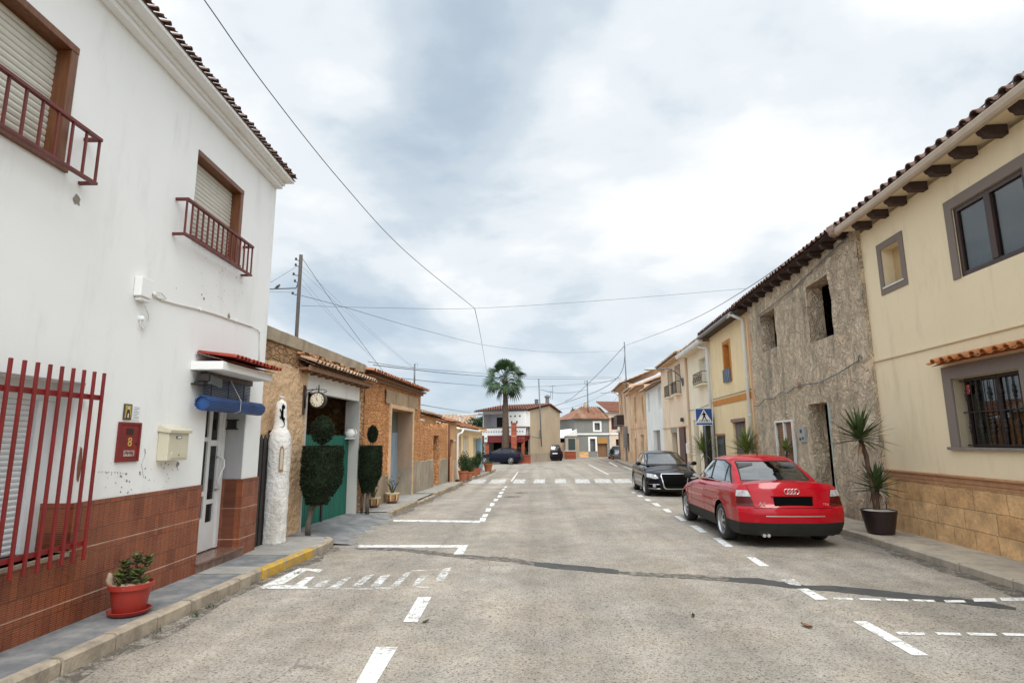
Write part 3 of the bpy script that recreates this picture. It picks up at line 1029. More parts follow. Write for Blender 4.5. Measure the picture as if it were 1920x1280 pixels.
mb = MB()
strip(mb, [(664, 1028, 2), (700, 1029, 5), (760, 1031, 6), (800, 1035, 9), (850, 1041, 9), (900, 1045, 9), (950, 1049, 12), (1004, 1056, 10)], 1, .0032, 1.6)
strip(mb, [(1002, 1057, 10), (1040, 1061, 13), (1100, 1066, 13), (1160, 1072, 11)], 0, .0038, .7)
strip(mb, [(1158, 1073, 7), (1200, 1076, 9), (1250, 1078, 10), (1310, 1082, 12), (1372, 1086, 12)], 1, .0032, 1.6)
strip(mb, [(1366, 1086, 10), (1420, 1089, 15), (1480, 1097, 13), (1510, 1101, 10), (1560, 1103, 15), (1640, 1111, 17), (1720, 1119, 14), (1800, 1126, 14), (1860, 1134, 14), (1905, 1141, 6)], 0, .0038, .8)
strip(mb, [(672, 1025, 1.2), (760, 1029, 2), (860, 1040, 2)], 1, .0042, .8)
struct(mb.build('tar_strip', [PATCH, CRK]))
mb = MB()
strip(mb, [(1052, 880, .8), (1061, 914, 1.0), (1072, 985, 1.6), (1094, 1093, 3), (1112, 1165, 4), (1127, 1235, 5), (1140, 1290, 6)], 0, .0025, 1.2)
struct(mb.build('road_seam', CRKF))

# sunk iron covers
proto = None
for (x, y, r_) in ((961, 931, .27), (978, 923.5, .24), (1027, 877.5, .30), (1023, 1180, 0)):
    if not r_:
        continue
    p = G(x, y)
    mb = MB()
    mb.lathe((p.x, p.y, p.z), [(0.01, .008), (r_, .008), (r_ + .02, .004), (r_ + .02, -.02)], 24)
    mb.lathe((p.x, p.y, p.z), [(r_ * .35, .012), (r_ * .8, .012), (r_ * .8, .0)], 24)
    o = mb.build('manhole_cover', CRK, origin=p)
    tag(o, {931: 'dark round iron cover nearest the camera, left of the lane seam', 923.5: 'dark round iron cover just beyond the nearer one before the zebra crossing',
            877.5: 'flat dark iron cover far off in the open end of the street'}[y], 'manhole cover', 'iron covers sunk in the road')
# grit and dirt collected against the kerbs
for kx, y0_, y1_, s_, wd_ in ((kl, -8, 10.0, 1, .22), (kl2, 14.2, 25.7, 1, .22), (kl3, 27.4, 39, 1, .2), (kr, -8, 60, -1, .26)):
    mb = MB(); n_ = int((y1_ - y0_) / .4)
    P = []
    for i in range(n_ + 1):
        y = y0_ + (y1_ - y0_) * i / n_
        P += [(kx(y) - s_ * .01, y, gz(y) + .004), (kx(y) + s_ * wd_ * random.uniform(.35, 1.2), y, gz(y) + .0035)]
    mb.mesh(P, [(2 * i, 2 * i + 1, 2 * i + 3, 2 * i + 2) for i in range(n_)])
    struct(mb.build('road_dirt', DIRT))
# curled dry leaf and small litter on the asphalt
for (x, y, s, lab) in ((1513, 1176, .07, 'dry brown leaf lying on the asphalt right of the lane'), (1300, 1156, .05, 'dark flat scrap lying on the asphalt before the tar strip'),
                       (798, 1167, .045, 'small dark leaf beside the nearer centre dash')):
    p = G(x, y); mb = MB()
    a = random.uniform(0, 3)
    P = [(p.x + s * t * math.cos(a) + s * .35 * w_ * math.sin(a) * (1 - t * t), p.y + s * t * math.sin(a) - s * .35 * w_ * math.cos(a) * (1 - t * t), p.z + .006 + s * .35 * (abs(w_) + t * t * .5) * .8)
         for t in (-1, -.5, 0, .5, 1) for w_ in (-1, 0, 1)]
    mb.mesh(P, [(i * 3 + j, i * 3 + j + 1, i * 3 + j + 4, i * 3 + j + 3) for i in range(4) for j in range(2)])
    tag(mb.build('fallen_leaf', LEAFR if s < .07 else OLDW, origin=p), lab, 'leaf', 'leaves blown onto the road')
p = G(285, 1143, .12); mb = MB()
blade(mb, (p.x - .06, p.y, p.z + .012), (1, .1, .05), .12, .022, .1)
tag(mb.build('fallen_leaf', LEAFYB, origin=p), 'yellow green leaf fallen beside the red plant pot', 'leaf')
# weeds in the kerb joint
mb = MB()
p = G(405, 1148)
for (x, y, k) in ((370, 1154, 26), (395, 1140, 14), (480, 1095, 8), (560, 1075, 10), (300, 1185, 8), (812, 930, 10), (735, 971, 8)):
    q = G(x, y)
    for _ in range(k):
        a = random.uniform(0, 6.28)
        blade(mb, (q.x - .02 + random.uniform(-.03, .03), q.y + random.uniform(-.07, .07), q.z), (math.cos(a) * .5, math.sin(a) * .5, 1), random.uniform(.03, .08), .004, .8, 3)
tag(mb.build('weed_tufts', LEAF1), 'tiny green weeds growing from the kerb joint', 'weeds', kind='stuff')
# ------------------------------------------------------------------ left row: the white house
L = ROW_L
hw = thing('white_house', 'tall white rendered house with brown tiled base and red railings at the left edge', 'house', (-4.25, 6.9, 0))
W1 = (-1.75, -.03, 4.05, 5.22); W2 = (2.0, 3.24, 4.17, 5.32); W3 = (-1.75, .56, .70, 2.2); DR = (2.72, 3.84, .16, 2.34)
mb = MB(L)
wall(mb, -9, 4.36, -.5, 5.93, [W1, W2, W3, DR], .36)
shell(mb, -9, 4.36, -.5, 5.93, 8)
mb.build('wall', PLW, hw)
# grey reveal panel of the doorway
mb = MB(L)
mb.box(3.835, 3.839, -.35, -.01, 1.12, 2.3)
mb.build('door_reveal_panel', m_plaster('grey_reveal', (.42, .42, .42), amt=.2), hw)
mb = MB(L)
mb.box(3.80, 3.832, -.25, -.13, 1.84, 1.97)
mb.box(3.79, 3.834, -.27, -.10, 1.835, 1.85); mb.box(3.79, 3.834, -.27, -.10, 1.965, 1.98)
mb.build('wall_lamp', BLKM, hw)
# tiled base, 2 cm proud, running into the reveals
mb = MB(L)
for a, b, c in ((-9, -1.75, 1.12), (-1.75, .56, .68), (.56, 2.72, 1.12)):
    mb.box(a, b, 0.0, .02, -.5, c)
mb.box(2.72, 2.74, -.35, 0.0, .16, 1.12)
mb.box(.54, .56, -.34, 0.0, .70, 1.12)
mb.build('tiled_base', DADO, hw)
mb = MB(L)
mb.box(3.84, 4.38, 0, .02, -.5, 1.12)
mb.box(3.82, 3.84, -.35, 0.0, .16, 1.12)
mb.box(4.362, 4.38, -1.5, 0.0, -.5, 1.12)
mb.build('tiled_base', DADO, hw)
# stepped cornice
mb = MB(L)
mb.box(-9, 4.375, 0, .10, 5.87, 5.93); mb.box(-9, 4.40, -.3, .13, 5.931, 5.985); mb.box(-9, 4.43, -.3, .27, 5.986, 6.04)
mb.build('cornice', PLW, hw, bev=.012)
mb = MB(L); tiles(mb, -9, 4.45, .29, -4.2, 6.035, 7.3, .2, .4, .034)
mb.build('roof', CLAYD, hw)
# window joinery
def shutter_window(nm, H, m_f, lintel=.07, jamb=.085, back=.13):
    a, b, c, d = H
    mb = MB(L)
    mb.box(a, b, -back - .03, .015, d - lintel, d); mb.box(b - jamb, b - .002, -back - .03, .012, c, d - lintel - .002); mb.box(a, a + .02, -back - .03, -back + .01, c, d - lintel - .002)
    f = mb.build(nm, m_f, hw, bev=.006)
    mb = MB(L); louvre(mb, a + .02, b - jamb, c + .02, d - lintel, -back, .06)
    mb.build('roller_shutter', SHUT, f)
    mb = MB(L); mb.box(a + .01, b + .03, -.2, .03, c - .035, c + .015)
    mb.build('sill', WOOD, f, bev=.004)
    return f
for H in (W1, W2):
    shutter_window('window_frame', H, WOOD)
# red balcony rails
def rail(u0, u1, z0, z1, step, n=.14):
    mb = MB(L)
    for z, t in ((z1, .016), (z0, .014)):
        mb.box(u0, u1, n - .02, n + .02, z - t, z + t)
        for u in (u0, u1 - .035):
            mb.box(u, u + .035, 0.0, n - .021, z - t, z + t)
    k = int(round((u1 - u0) / step))
    for i in range(k + 1):
        u = u0 + (u1 - u0 - .025) * i / k
        mb.box(u, u + .019, n - .010, n + .010, z0 + .014, z1 - .016)
    mb.build('balcony_rail', REDR, hw, bev=.003)
rail(1.62, 3.37, 4.06, 4.49, .125)
rail(-2.1, .19, 4.0, 4.43, .16)
# lower window: roller shutter deep in the reveal and a red grille on stand-off bars
mb = MB(L)
a, b, c, d = W3
mb.box(a, b, -.345, -.26, 2.03, 2.2, 0)
mb.box(.40, .56, -.345, -.27, .70, 2.028, 0); mb.box(.33, .40, -.30, -.235, .72, 2.028, 0)
fr_ = mb.build('window_frame', mat('white_pvc', (.70, .72, .73), .35), hw, bev=.004)
mb = MB(L); louvre(mb, a, .33, .72, 2.03, -.27, .047)
mb.build('roller_shutter', SHUTW, fr_)
mb = MB(L); mb.box(a, b, -.34, .03, .665, .70); mb.build('sill', mat('beige_stone_sill', (.36, .29, .22), .7, (.28, .22, .17), 8), fr_, bev=.004)
mb = MB(L)
n_ = .15
mb.box(-2.0, .54, n_ - .018, n_ + .012, 2.04, 2.085); mb.box(-2.0, .54, n_ - .018, n_ + .012, .76, .80)
for u in (-1.6, .49):
    for z in (2.05, .765):
        mb.box(u, u + .03, 0, n_ - .02, z, z + .03)
u = .545
while u > -2:
    mb.box(u - .024, u, n_ + .014, n_ + .036, .64, 2.29)
    u -= .126
mb.build('window_grille', REDM, hw, bev=.003)
# peeled plaster around the grille
def blotch(mb, fr, u, z, r, n=.003, k=11, sx=1.0, mi=0):
    P = []
    for i in range(k):
        t = 2 * PI * i / k
        q = r * random.uniform(.45, 1.15)
        P.append((u + q * sx * math.cos(t), n, z + q * math.sin(t)))
    fr_n = len(P)
    mb.mesh([(u, n + .0005, z)] + P, [(0, 1 + i, 1 + (i + 1) % fr_n) for i in range(fr_n)], mi)
mb = MB(L)
for (x, y, r) in ((142, 376, .06), (429, 592, .05), (382, 560, .022), (378, 552, .015), (443, 520, .012), (333, 870, .035), (262, 885, .016), (272, 878, .012), (310, 868, .012),
                  (420, 545, .01), (452, 530, .012), (405, 535, .008), (455, 520, .008), (330, 540, .01), (415, 560, .01)):
    u, z = L.uz(x, y); blotch(mb, L, u, z, r)
for i in range(40):
    u, z = L.uz(random.gauss(420, 26), random.gauss(530, 22)); blotch(mb, L, u, z, random.uniform(.003, .009))
for i in range(34):
    u, z = L.uz(random.uniform(195, 330), random.gauss(895, 14))
    if z > 1.14: blotch(mb, L, u, z, random.uniform(.004, .016))
for pts in ([(185, 884), (215, 885), (240, 888)], [(268, 893), (265, 870), (272, 850), (271, 840)], [(333, 880), (329, 868)]):
    P = [L.uz(x, y) for x, y in pts]
    for (p, q) in zip(P, P[1:]):
        for t in range(5):
            blotch(mb, L, p[0] + (q[0] - p[0]) * t / 5, p[1] + (q[1] - p[1]) * t / 5, .009, .003, 6)
pp_ = mb.build('peeled_patches', mat('bare_cement', (.30, .27, .23), .95, (.20, .18, .15), 20), hw); pp_['kind'] = 'stuff'
mb = MB(L)
mb.mesh([(.575, .004, 1.62), (.60, .004, 1.60), (.62, .004, 1.45), (.60, .004, 1.30), (.575, .004, 1.32), (.562, .004, 1.45)], [(0, 1, 2, 3, 4, 5)])
mb.build('rust_stain', mat('rusty_patch', (.16, .05, .03), .9, (.25, .12, .07), 15), hw)
# front door: white aluminium with dark panes
mb = MB(L)
nd = -.33
mb.box(2.74, 2.80, nd, nd + .06, .18, 2.33); mb.box(3.74, 3.815, nd, nd + .06, .18, 2.33); mb.box(2.80, 3.74, nd, nd + .06, 2.26, 2.33)
dfr = mb.build('door_frame', ALU, hw, bev=.004)
mb = MB(L)
panes = [(2.88, 3.12, 1.00, 2.18), (2.88, 3.12, .62, .94), (3.20, 3.38, 1.72, 2.18), (3.20, 3.38, .98, 1.66), (3.20, 3.38, .62, .92), (3.46, 3.66, .86, 1.60), (3.46, 3.66, 1.68, 2.18), (3.46, 3.66, .55, .80)]
wall(mb, 2.80, 3.74, .18, 2.26, panes, .03, nd + .035)
mb.box(2.80, 3.74, nd - .02, nd + .002, .18, .54)
dr = mb.build('door', ALU, hw)
mb = MB(L)
for q in panes:
    mb.box(q[0], q[1], nd - .005, nd + .012, q[2], q[3])
mb.build('door_pane', mat('dark_door_glass', (.012, .014, .014), .12), dr)
mb = MB(L)
mb.tube([(3.66, nd + .04, .98), (3.66, nd + .10, .99), (3.56, nd + .12, 1.10), (3.60, nd + .13, 1.22), (3.69, nd + .13, 1.30), (3.69, nd + .12, 1.40), (3.64, nd + .10, 1.44), (3.64, nd + .04, 1.44)], .016, 8)
mb.build('door_handle', ALU, dr, smooth=True)
mb = MB(L)
mb.box(2.70, 3.95, -.34, .055, .135, .165); mb.box(2.70, 3.95, 0, .035, -.1, .134)
mb.build('doorstep', MARB, hw, bev=.004)
# canopy with one course of red tiles
mb = MB(L); mb.box(2.25, 3.74, 0, .40, 2.535, 2.64)
cn = mb.build('door_canopy', PLW, hw, bev=.008)
mb = MB(L); tiles(mb, 2.33, 3.82, .49, -.0, 2.642, 2.74, .115, .6, .044)
mb.build('canopy_tile', CLAYR, cn)
# rolled blue slat blind hanging under the canopy
bl = thing('slat_blind', 'blue slatted sun blind half rolled up over the white front door', 'blind', L(3.3, .12, 2.4))
mb = MB(L)
mb.lathe((2.30, .17, 2.13), [(.088, 0), (.084, .01), (.084, 1.56), (.088, 1.57)], 22, 0, 'x')
for i in range(26):
    t = 2 * PI * i / 26
    mb.tube([(2.27 + .01 * math.sin(i * 2.1), .17 + .088 * math.cos(t), 2.13 + .084 * math.sin(t)), (3.88 + .01 * math.sin(i * 1.3), .17 + .088 * math.cos(t), 2.13 + .084 * math.sin(t))], .010, 5)
mb.build('blind_roll', BLUP, bl, smooth=40)
mb = MB(L)
z = 2.22
while z < 2.46:
    mb.box(2.42, 3.70, .09, .10, z, z + .016); z += .021
for u in (2.6, 3.05, 3.5):
    mb.box(u, u + .006, .086, .104, 2.21, 2.46)
mb.build('blind_slats', mat('dark_blue_slats', (.012, .03, .07), .5), bl)
mb = MB(L); mb.box(2.40, 3.72, .06, .12, 2.462, 2.53); mb.build('blind_headrail', DWOOD, bl)
mb = MB(L); mb.tube([(3.05, .125, 2.47), (3.06, .275, 2.20), (3.06, .272, 2.06), (3.05, .2, 2.03)], .004, 5); mb.build('blind_cord', WIREW, bl)
# floodlight
fl = thing('floodlight', 'black floodlight with a glass face beside the door canopy', 'lamp', L(2.62, .1, 2.40))
mb = MB(L); mb.box(2.28, 2.42, .003, .16, 2.355, 2.375); mb.box(2.32, 2.36, .02, .14, 2.375, 2.40); mb.box(2.31, 2.42, .06, .20, 2.40, 2.49); mb.build('lamp_body', BLKM, fl, bev=.006)
mb = MB(L); mb.mesh([(2.36, .21, 2.48), (2.55, .26, 2.44), (2.55, .26, 2.33), (2.36, .21, 2.37), (2.36, .17, 2.48), (2.55, .21, 2.44), (2.55, .21, 2.33), (2.36, .17, 2.37)],
     [(0, 1, 2, 3), (4, 5, 6, 7), (0, 1, 5, 4), (1, 2, 6, 5), (2, 3, 7, 6), (3, 0, 4, 7)]); mb.build('lamp_glass', mat('grey_lamp_glass', (.10, .11, .11), .15), fl)
# mailbox
mx = thing('mailbox', 'cream metal mailbox with a sloping lid on the white wall', 'mailbox', L(1.95, 0, 1.65))
mb = MB(L); mb.box(1.73, 2.13, .003, .125, 1.45, 1.77); mb.build('mailbox_body', BEIGEM, mx, bev=.008)
mb = MB(L); mb.prism([(.0, 1.84), (.0, 1.775), (.15, 1.755), (.155, 1.79), (.02, 1.845)], 1.71, 2.15, axis=0)
mb.build('mailbox_lid', BEIGEM, mx, bev=.004)
mb = MB(L); mb.box(1.87, 1.98, .126, .130, 1.695, 1.725, 0); mb.box(1.89, 1.96, .131, .133, 1.702, 1.718, 1); mb.build('name_slot', [POLEG, WHT], mx)
mb = MB(L); mb.prism([(1.79, 1.475), (1.79, 1.53), (1.81, 1.55), (2.06, 1.55), (2.08, 1.53), (2.08, 1.475)], .126, .132); mb.lathe((1.93, .133, 1.512), [(.011, 0), (.011, .006)], 10, 1, 'y')
mb.build('mailbox_door', [BEIGEM, BLKM], mx, bev=.002)
# red meter cabinet, number 8
cb = thing('meter_cabinet', 'dark red meter cabinet with the number 8 set in the white wall', 'cabinet', L(1.22, 0, 1.66))
mb = MB(L)
mb.box(1.05, 1.075, .002, .022, 1.46, 1.86); mb.box(1.375, 1.40, .002, .022, 1.46, 1.86); mb.box(1.075, 1.375, .002, .022, 1.835, 1.86); mb.box(1.075, 1.375, .002, .022, 1.46, 1.485)
mb.build('cabinet_frame', REDM, cb, bev=.002)
mb = MB(L); mb.box(1.076, 1.374, .002, .014, 1.486, 1.834); mb.build('cabinet_door', REDM, cb)
mb = MB(L)
for i in range(5):
    mb.box(1.17, 1.28, .015, .019, 1.735 + i * .013, 1.742 + i * .013)
mb.build('cabinet_vent', BLKM, cb)
mb = MB(L); mb.box(1.335, 1.345, .015, .024, 1.63, 1.65); mb.build('cabinet_lock', BLKM, cb)
e3 = Vector((L.e.x, L.e.y, 0)); n3 = Vector((L.nn.x, L.nn.y, 0))
def facing(fr, u, n, z, flip=False):
    e = Vector((fr.e.x, fr.e.y, 0)) * (-1 if flip else 1); nn_ = Vector((fr.nn.x, fr.nn.y, 0))
    M3 = Matrix((e, Vector((0, 0, 1)), nn_)).transposed()
    return Matrix.Translation(fr(u, n, z)) @ M3.to_4x4()
text_mesh('house_number', '8', .13, mat('gold_number', (.60, .36, .10), .5), facing(L, 1.235, .017, 1.655), cb)
mb = MB(L); mb.box(1.155, 1.32, .016, .018, 1.515, 1.575, 0)
for i in range(7):
    a = 1.17 + i * .02
    mb.box(a, a + .012, .0181, .0192, 1.525 + random.uniform(0, .015), 1.55 + random.uniform(0, .015), 1)
mb.build('cabinet_sticker', [mat('pale_sticker', (.50, .44, .40), .6, (.35, .12, .10), 22), BLKM], cb)
# picture tile and printed notice
pt = thing('picture_tile', 'small glazed tile with a robed figure on yellow, above the red cabinet', 'tile', L(1.17, 0, 1.97))
mb = MB(L); mb.box(1.105, 1.225, .002, .012, 1.885, 2.045); mb.build('tile_base', mat('dark_tile_edge', (.06, .06, .04), .3), pt)
mb = MB(L)
mb.prism([(1.12, 1.90), (1.21, 1.90), (1.21, 2.03), (1.12, 2.03)], .0125, .0135, 0)
mb.prism([(1.135, 1.90), (1.20, 1.90), (1.192, 1.96), (1.18, 1.99), (1.155, 1.99), (1.143, 1.96)], .014, .015, 1)
mb.prism([(1.155, 1.905), (1.18, 1.905), (1.176, 1.95), (1.160, 1.95)], .0155, .0165, 2)
mb.lathe((1.167, .016, 2.003), [(.014, 0), (.014, .001)], 10, 2, 'y')
mb.build('tile_picture', [mat('tile_yellow', (.55, .40, .10), .25, (.35, .28, .08), 14), mat('tile_black', (.03, .03, .03), .3), mat('tile_pale', (.62, .55, .42), .3)], pt)
nt = thing('wall_notice', 'small white printed notice next to the picture tile', 'notice', L(1.31, 0, 1.96))
mb = MB(L); mb.box(1.25, 1.365, .002, .006, 1.885, 2.035); mb.build('notice_panel', WHT, nt)
mb = MB(L)
for i in range(8):
    mb.box(1.262, 1.35 - (.03 if i % 3 == 2 else 0), .0065, .0072, 2.015 - i * .016, 2.019 - i * .016)
mb.build('notice_text', mat('blue_grey_print', (.15, .19, .30), .6), nt)
# junction boxes and surface cable
jb = thing('junction_box', 'white plastic junction box high on the white wall, cable looping below it', 'junction box', L(1.16, 0, 3.27))
mb = MB(L); mb.box(1.06, 1.25, .002, .085, 3.17, 3.38); mb.box(1.09, 1.24, .004, .07, 3.13, 3.168); mb.build('box_body', WHT, jb, bev=.01)
mb = MB(L); mb.lathe((1.21, .0, 2.955), [(.03, .002), (.03, .03), (.02, .05)], 10, 0, 'y'); mb.build('cable_clamp', WHT, jb)
mb = MB(L); mb.tube([(1.17, .04, 3.14), (1.22, .05, 3.06), (1.30, .03, 3.02), (1.33, .02, 2.97), (1.31, .02, 2.90), (1.24, .02, 2.85), (1.19, .02, 2.87), (1.20, .02, 2.94)], .006, 6)
mb.build('loose_cable', WIREW, jb, smooth=True)
wc = thing('wall_cable', 'white cable clipped across the upper white wall and down to the door canopy', 'cable', L(2.6, 0, 3.3))
cabpx = [(283, 549), (300, 562), (330, 570), (372, 580), (400, 588), (440, 602), (470, 612), (485, 620), (485, 650), (484, 684)]
P = [L.uz(x, y) for x, y in cabpx]
mb = MB(L); mb.tube([(u, .012, z) for u, z in P], .007, 6); mb.tube([(u, .010, z - .012) for u, z in P[:7]], .005, 6)
mb.tube([(1.30, .02, 3.30), (1.36, .03, 3.24), (1.47, .02, 3.24), (1.60, .02, 3.27), (1.5, .02, 3.31), (1.42, .02, 3.30)], .006, 6)
mb.build('cable_run', WIREW, wc, smooth=True)
mb = MB(L)
for x, y in ((374, 580), (441, 601), (485, 621), (485, 683), (288, 551)):
    u, z = L.uz(x, y); mb.box(u - .015, u + .015, .002, .03, z - .018, z + .018)
mb.build('cable_clip', WHT, wc, bev=.004)

# red pot with a jade plant
p0 = G(237, 1152, .12)
pp = thing('potted_jade_plant', 'red plastic pot with saucer, pebbles and a dark jade plant by the tiled wall', 'potted plant', (p0.x, p0.y + .03, p0.z))
cx, cy, cz = p0.x, p0.y + .03, p0.z
mb = MB(); mb.lathe((cx, cy, cz), [(.13, .0), (.165, .012), (.185, .045), (.178, .048), (.155, .02), (.05, .018)], 32); mb.build('saucer', POTR, pp, smooth=50)
mb = MB(); mb.lathe((cx, cy, cz + .02), [(.128, 0), (.135, .01), (.168, .215), (.19, .22), (.192, .262), (.18, .265), (.172, .235), (.02, .23)], 36); mb.build('pot', POTR, pp, smooth=50)
mb = MB()
for i in range(46):
    a = random.uniform(0, 6.28); q = .155 * math.sqrt(random.random()); r_ = random.uniform(.012, .032)
    mb.lathe((cx + q * math.cos(a), cy + q * math.sin(a), cz + .262), [(.001, -r_ * .6), (r_ * .8, -r_ * .4), (r_ * 1.2, 0), (r_ * .8, r_ * .5), (.001, r_ * .7)], 8, 0, jit=.12, cap=False)
mb.tube([(cx - .15, cy - .06, cz + .26), (cx - .17, cy - .07, cz + .32), (cx - .18, cy - .06, cz + .38)], [.03, .035, .015], 8)
mb.build('pebbles', STONE, pp, smooth=60)
mb = MB()
br = [((0, 0, .24), (.02, .01, .40), (.03, 0, .52)), ((.01, 0, .33), (.09, .02, .40), (.12, .03, .50)), ((0, 0, .30), (-.08, 0, .37), (-.10, .01, .45)), ((0, 0, .28), (.05, -.04, .33), (.10, -.06, .37)), ((0, 0, .28), (-.04, -.05, .32), (-.07, -.08, .35))]
for b in br:
    mb.tube([(cx + x, cy + y, cz + z) for x, y, z in b], [.016, .012, .007], 7)
mb.build('stem', BARK, pp, smooth=True)
mb = MB()
def fatleaf(c, d, s, mi=0):
    d = Vector(d).normalized(); sd = d.cross(Vector((.1, .2, 1))).normalized(); up = sd.cross(d)
    c = Vector(c); P = []
    ring = [(0, 0), (.35, .32), (.7, .36), (1.0, .12), (1.0, -.12), (.7, -.36), (.35, -.32)]
    for t in (1, -1):
        P += [tuple(c + d * a * s + sd * b * s + up * (t * .035 * s + (a * a * .15) * s)) for a, b in ring]
    P += [tuple(c + d * .55 * s + up * .09 * s), tuple(c + d * .55 * s - up * .04 * s)]
    n = 7
    F = [(i, (i + 1) % n, 2 * n) for i in range(n)] + [(n + i, n + (i + 1) % n, 2 * n + 1) for i in range(n)] + [(i, (i + 1) % n, n + (i + 1) % n, n + i) for i in range(n)]
    mb.mesh(P, F, mi)
for b in br:
    for t in (.45, .7, .85, 1.0):
        q0, q1 = (b[1], b[2]) if t > .5 else (b[0], b[1])
        tt = (t - .5) * 2 if t > .5 else t * 2
        c = [q0[i] + (q1[i] - q0[i]) * tt for i in range(3)]
        for k in range(5):
            a = k * 1.257 + t * 9 + random.uniform(-.4, .4)
            fatleaf((cx + c[0], cy + c[1], cz + c[2]), (math.cos(a), math.sin(a), random.uniform(-.1, .7)), random.uniform(.045, .085))
for k in range(26):
    a = random.uniform(0, 6.28); q = random.uniform(.05, .13)
    fatleaf((cx + q * math.cos(a), cy + q * math.sin(a), cz + .28), (math.cos(a), math.sin(a), random.uniform(.2, 1.2)), random.uniform(.04, .10))
mb.build('leaves', LEAFJ, pp, smooth=True)

# ------------------------------------------------------------------ left row: stone houses
S = ROW_S
def rough(seed, amp, fq=4.0, amp2=0.0):
    def f(u, z):
        a = mnoise.noise(Vector((u * fq, z * fq, seed))) * amp
        if amp2:
            a += mnoise.noise(Vector((u * fq * 3, z * fq * 3, seed + 9))) * amp2
        return a
    return f
sh = thing('gateway_house', 'low stone house with concrete coping, tiled canopy and green gate next to the white house', 'house', S(2.5, 0, 0))
GT = (1.78, 4.76, -.2, 2.98)
mb = MB(S)
wall(mb, -.25, 5.2, -.6, 3.42, [GT], .32, step=.09, disp=rough(1, .025, 5, .012))
shell(mb, -.25, 5.2, -.6, 3.42, 6)
mb.build('wall', RUB2, sh, merge=True, smooth=30)
mb = MB(S)
wall(mb, -.25, 1.76, -.55, 3.02, [], .1, .035, step=.07, disp=rough(3, .016, 6, .012), ztop=lambda u: 3.02 + .05 * mnoise.noise(Vector((u * 3, 1, 2))))
mb.mesh([(1.76, .03, -.55), (1.76, -.02, -.55), (1.76, -.02, 3.0), (1.76, .03, 3.0)], [(0, 1, 2, 3)])
mb.build('plaster_patch', TAN, sh, merge=True, smooth=30)
mb = MB(S)
us = [(-.25 + i * .25) for i in range(int(5.9 / .25) + 1)]
P = []
for u in us:
    zb = 3.36 + .04 * mnoise.noise(Vector((u * 2, 7, 0))); zt = 3.58 - .02 * (u / 5) + .012 * mnoise.noise(Vector((u * 3, 3, 0)))
    if u > 5.1: zt -= (u - 5.1) * .35
    P += [(u, .05, zb), (u, .06, zt), (u, -.35, zt + .02), (u, -.35, zb)]
mb.mesh(P, [(4 * i + j, 4 * i + (j + 1) % 4, 4 * i + 4 + (j + 1) % 4, 4 * i + 4 + j) for i in range(len(us) - 1) for j in range(4)] + [(0, 1, 2, 3), tuple(len(P) - 4 + k for k in range(4))])
mb.build('coping', CONC, sh, smooth=30)
# loose stones showing over the canopy
mb = MB(S)
for i in range(120):
    u = random.uniform(1.3, 5.2); z = random.uniform(3.02, 3.36)
    a, b = random.uniform(.05, .12), random.uniform(.025, .05)
    mb.lathe((u, .02, z), [(.001, -.03), (a, 0.0), (a * .8, .03), (.001, .045)], 7, 0, 'y', .25, False)
    for k in range(len(mb.v) - 28, len(mb.v)):
        mb.v[k].z = z + (mb.v[k].z - z) * b / a
mb.build('rubble_stone', m_clay('loose_stone', (.50, .26, .12), (.42, .20, .09), (.56, .38, .24)), sh)
mb = MB(S)
mb.box(1.35, 5.0, 0, .24, 2.99, 3.04); mb.box(1.32, 5.02, .24, .28, 2.97, 3.07)
for i in range(10):
    u = 1.5 + i * .37; mb.box(u, u + .07, .0, .23, 2.94, 2.989)
cnp = mb.build('gate_canopy', OLDW, sh, bev=.004)
mb = MB(S); tiles(mb, 1.32, 5.04, .34, -.0, 3.075, 3.22, .19, .5, .06); mb.build('canopy_tile', CLAYP, cnp)
mb = MB(S); mb.box(1.78, 4.76, -.12, .028, 2.62, 2.978); mb.box(4.5, 4.53, .029, .033, 2.64, 2.9); mb.build('lintel', TRIMW, sh, bev=.01)
m_plaster('grey_white_jamb', (.50, .49, .46), amt=.5)
for a, b in ((4.745, 4.80), (1.74, 1.79)):
    mb = MB(S); mb.box(a, b, -.30, .045, -.2, 2.618); mb.build('gate_jamb', MATS['grey_white_jamb'], sh)
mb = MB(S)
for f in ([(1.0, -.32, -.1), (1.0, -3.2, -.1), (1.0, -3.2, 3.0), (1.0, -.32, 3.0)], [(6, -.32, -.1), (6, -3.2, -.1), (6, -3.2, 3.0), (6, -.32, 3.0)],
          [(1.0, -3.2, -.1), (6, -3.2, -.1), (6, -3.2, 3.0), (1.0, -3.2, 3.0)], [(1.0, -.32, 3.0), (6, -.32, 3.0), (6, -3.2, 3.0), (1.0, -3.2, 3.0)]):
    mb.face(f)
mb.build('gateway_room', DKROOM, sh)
# corrugated green gate leaves
def gate_leaf(u0, u1):
    mb = MB(S)
    k = int((u1 - u0) / .03)
    P = []
    for i in range(k + 1):
        u = u0 + (u1 - u0) * i / k
        o = -.20 + (.014 if (i // 2) % 2 else 0)
        zt = 1.78 + (.012 if (i // 2) % 2 else -.004) + random.uniform(-.006, .006)
        P += [(u, o, -.04), (u, o, zt), (u, o - .012, -.04), (u, o - .012, zt)]
    mb.mesh(P, [(4 * i, 4 * i + 1, 4 * i + 5, 4 * i + 4) for i in range(k)] + [(4 * i + 2, 4 * i + 3, 4 * i + 7, 4 * i + 6) for i in range(k)] + [(4 * i + 1, 4 * i + 3, 4 * i + 7, 4 * i + 5) for i in range(k)])
    mb.build('gate_leaf', GRNP, sh)
gate_leaf(1.80, 3.18); gate_leaf(3.30, 4.72)
mb = MB(S); mb.box(3.20, 3.28, -.25, -.16, -.08, 1.72); mb.box(1.84, 4.7, -.215, -.20, -.08, -.035); mb.build('gate_post', BLKM, sh)
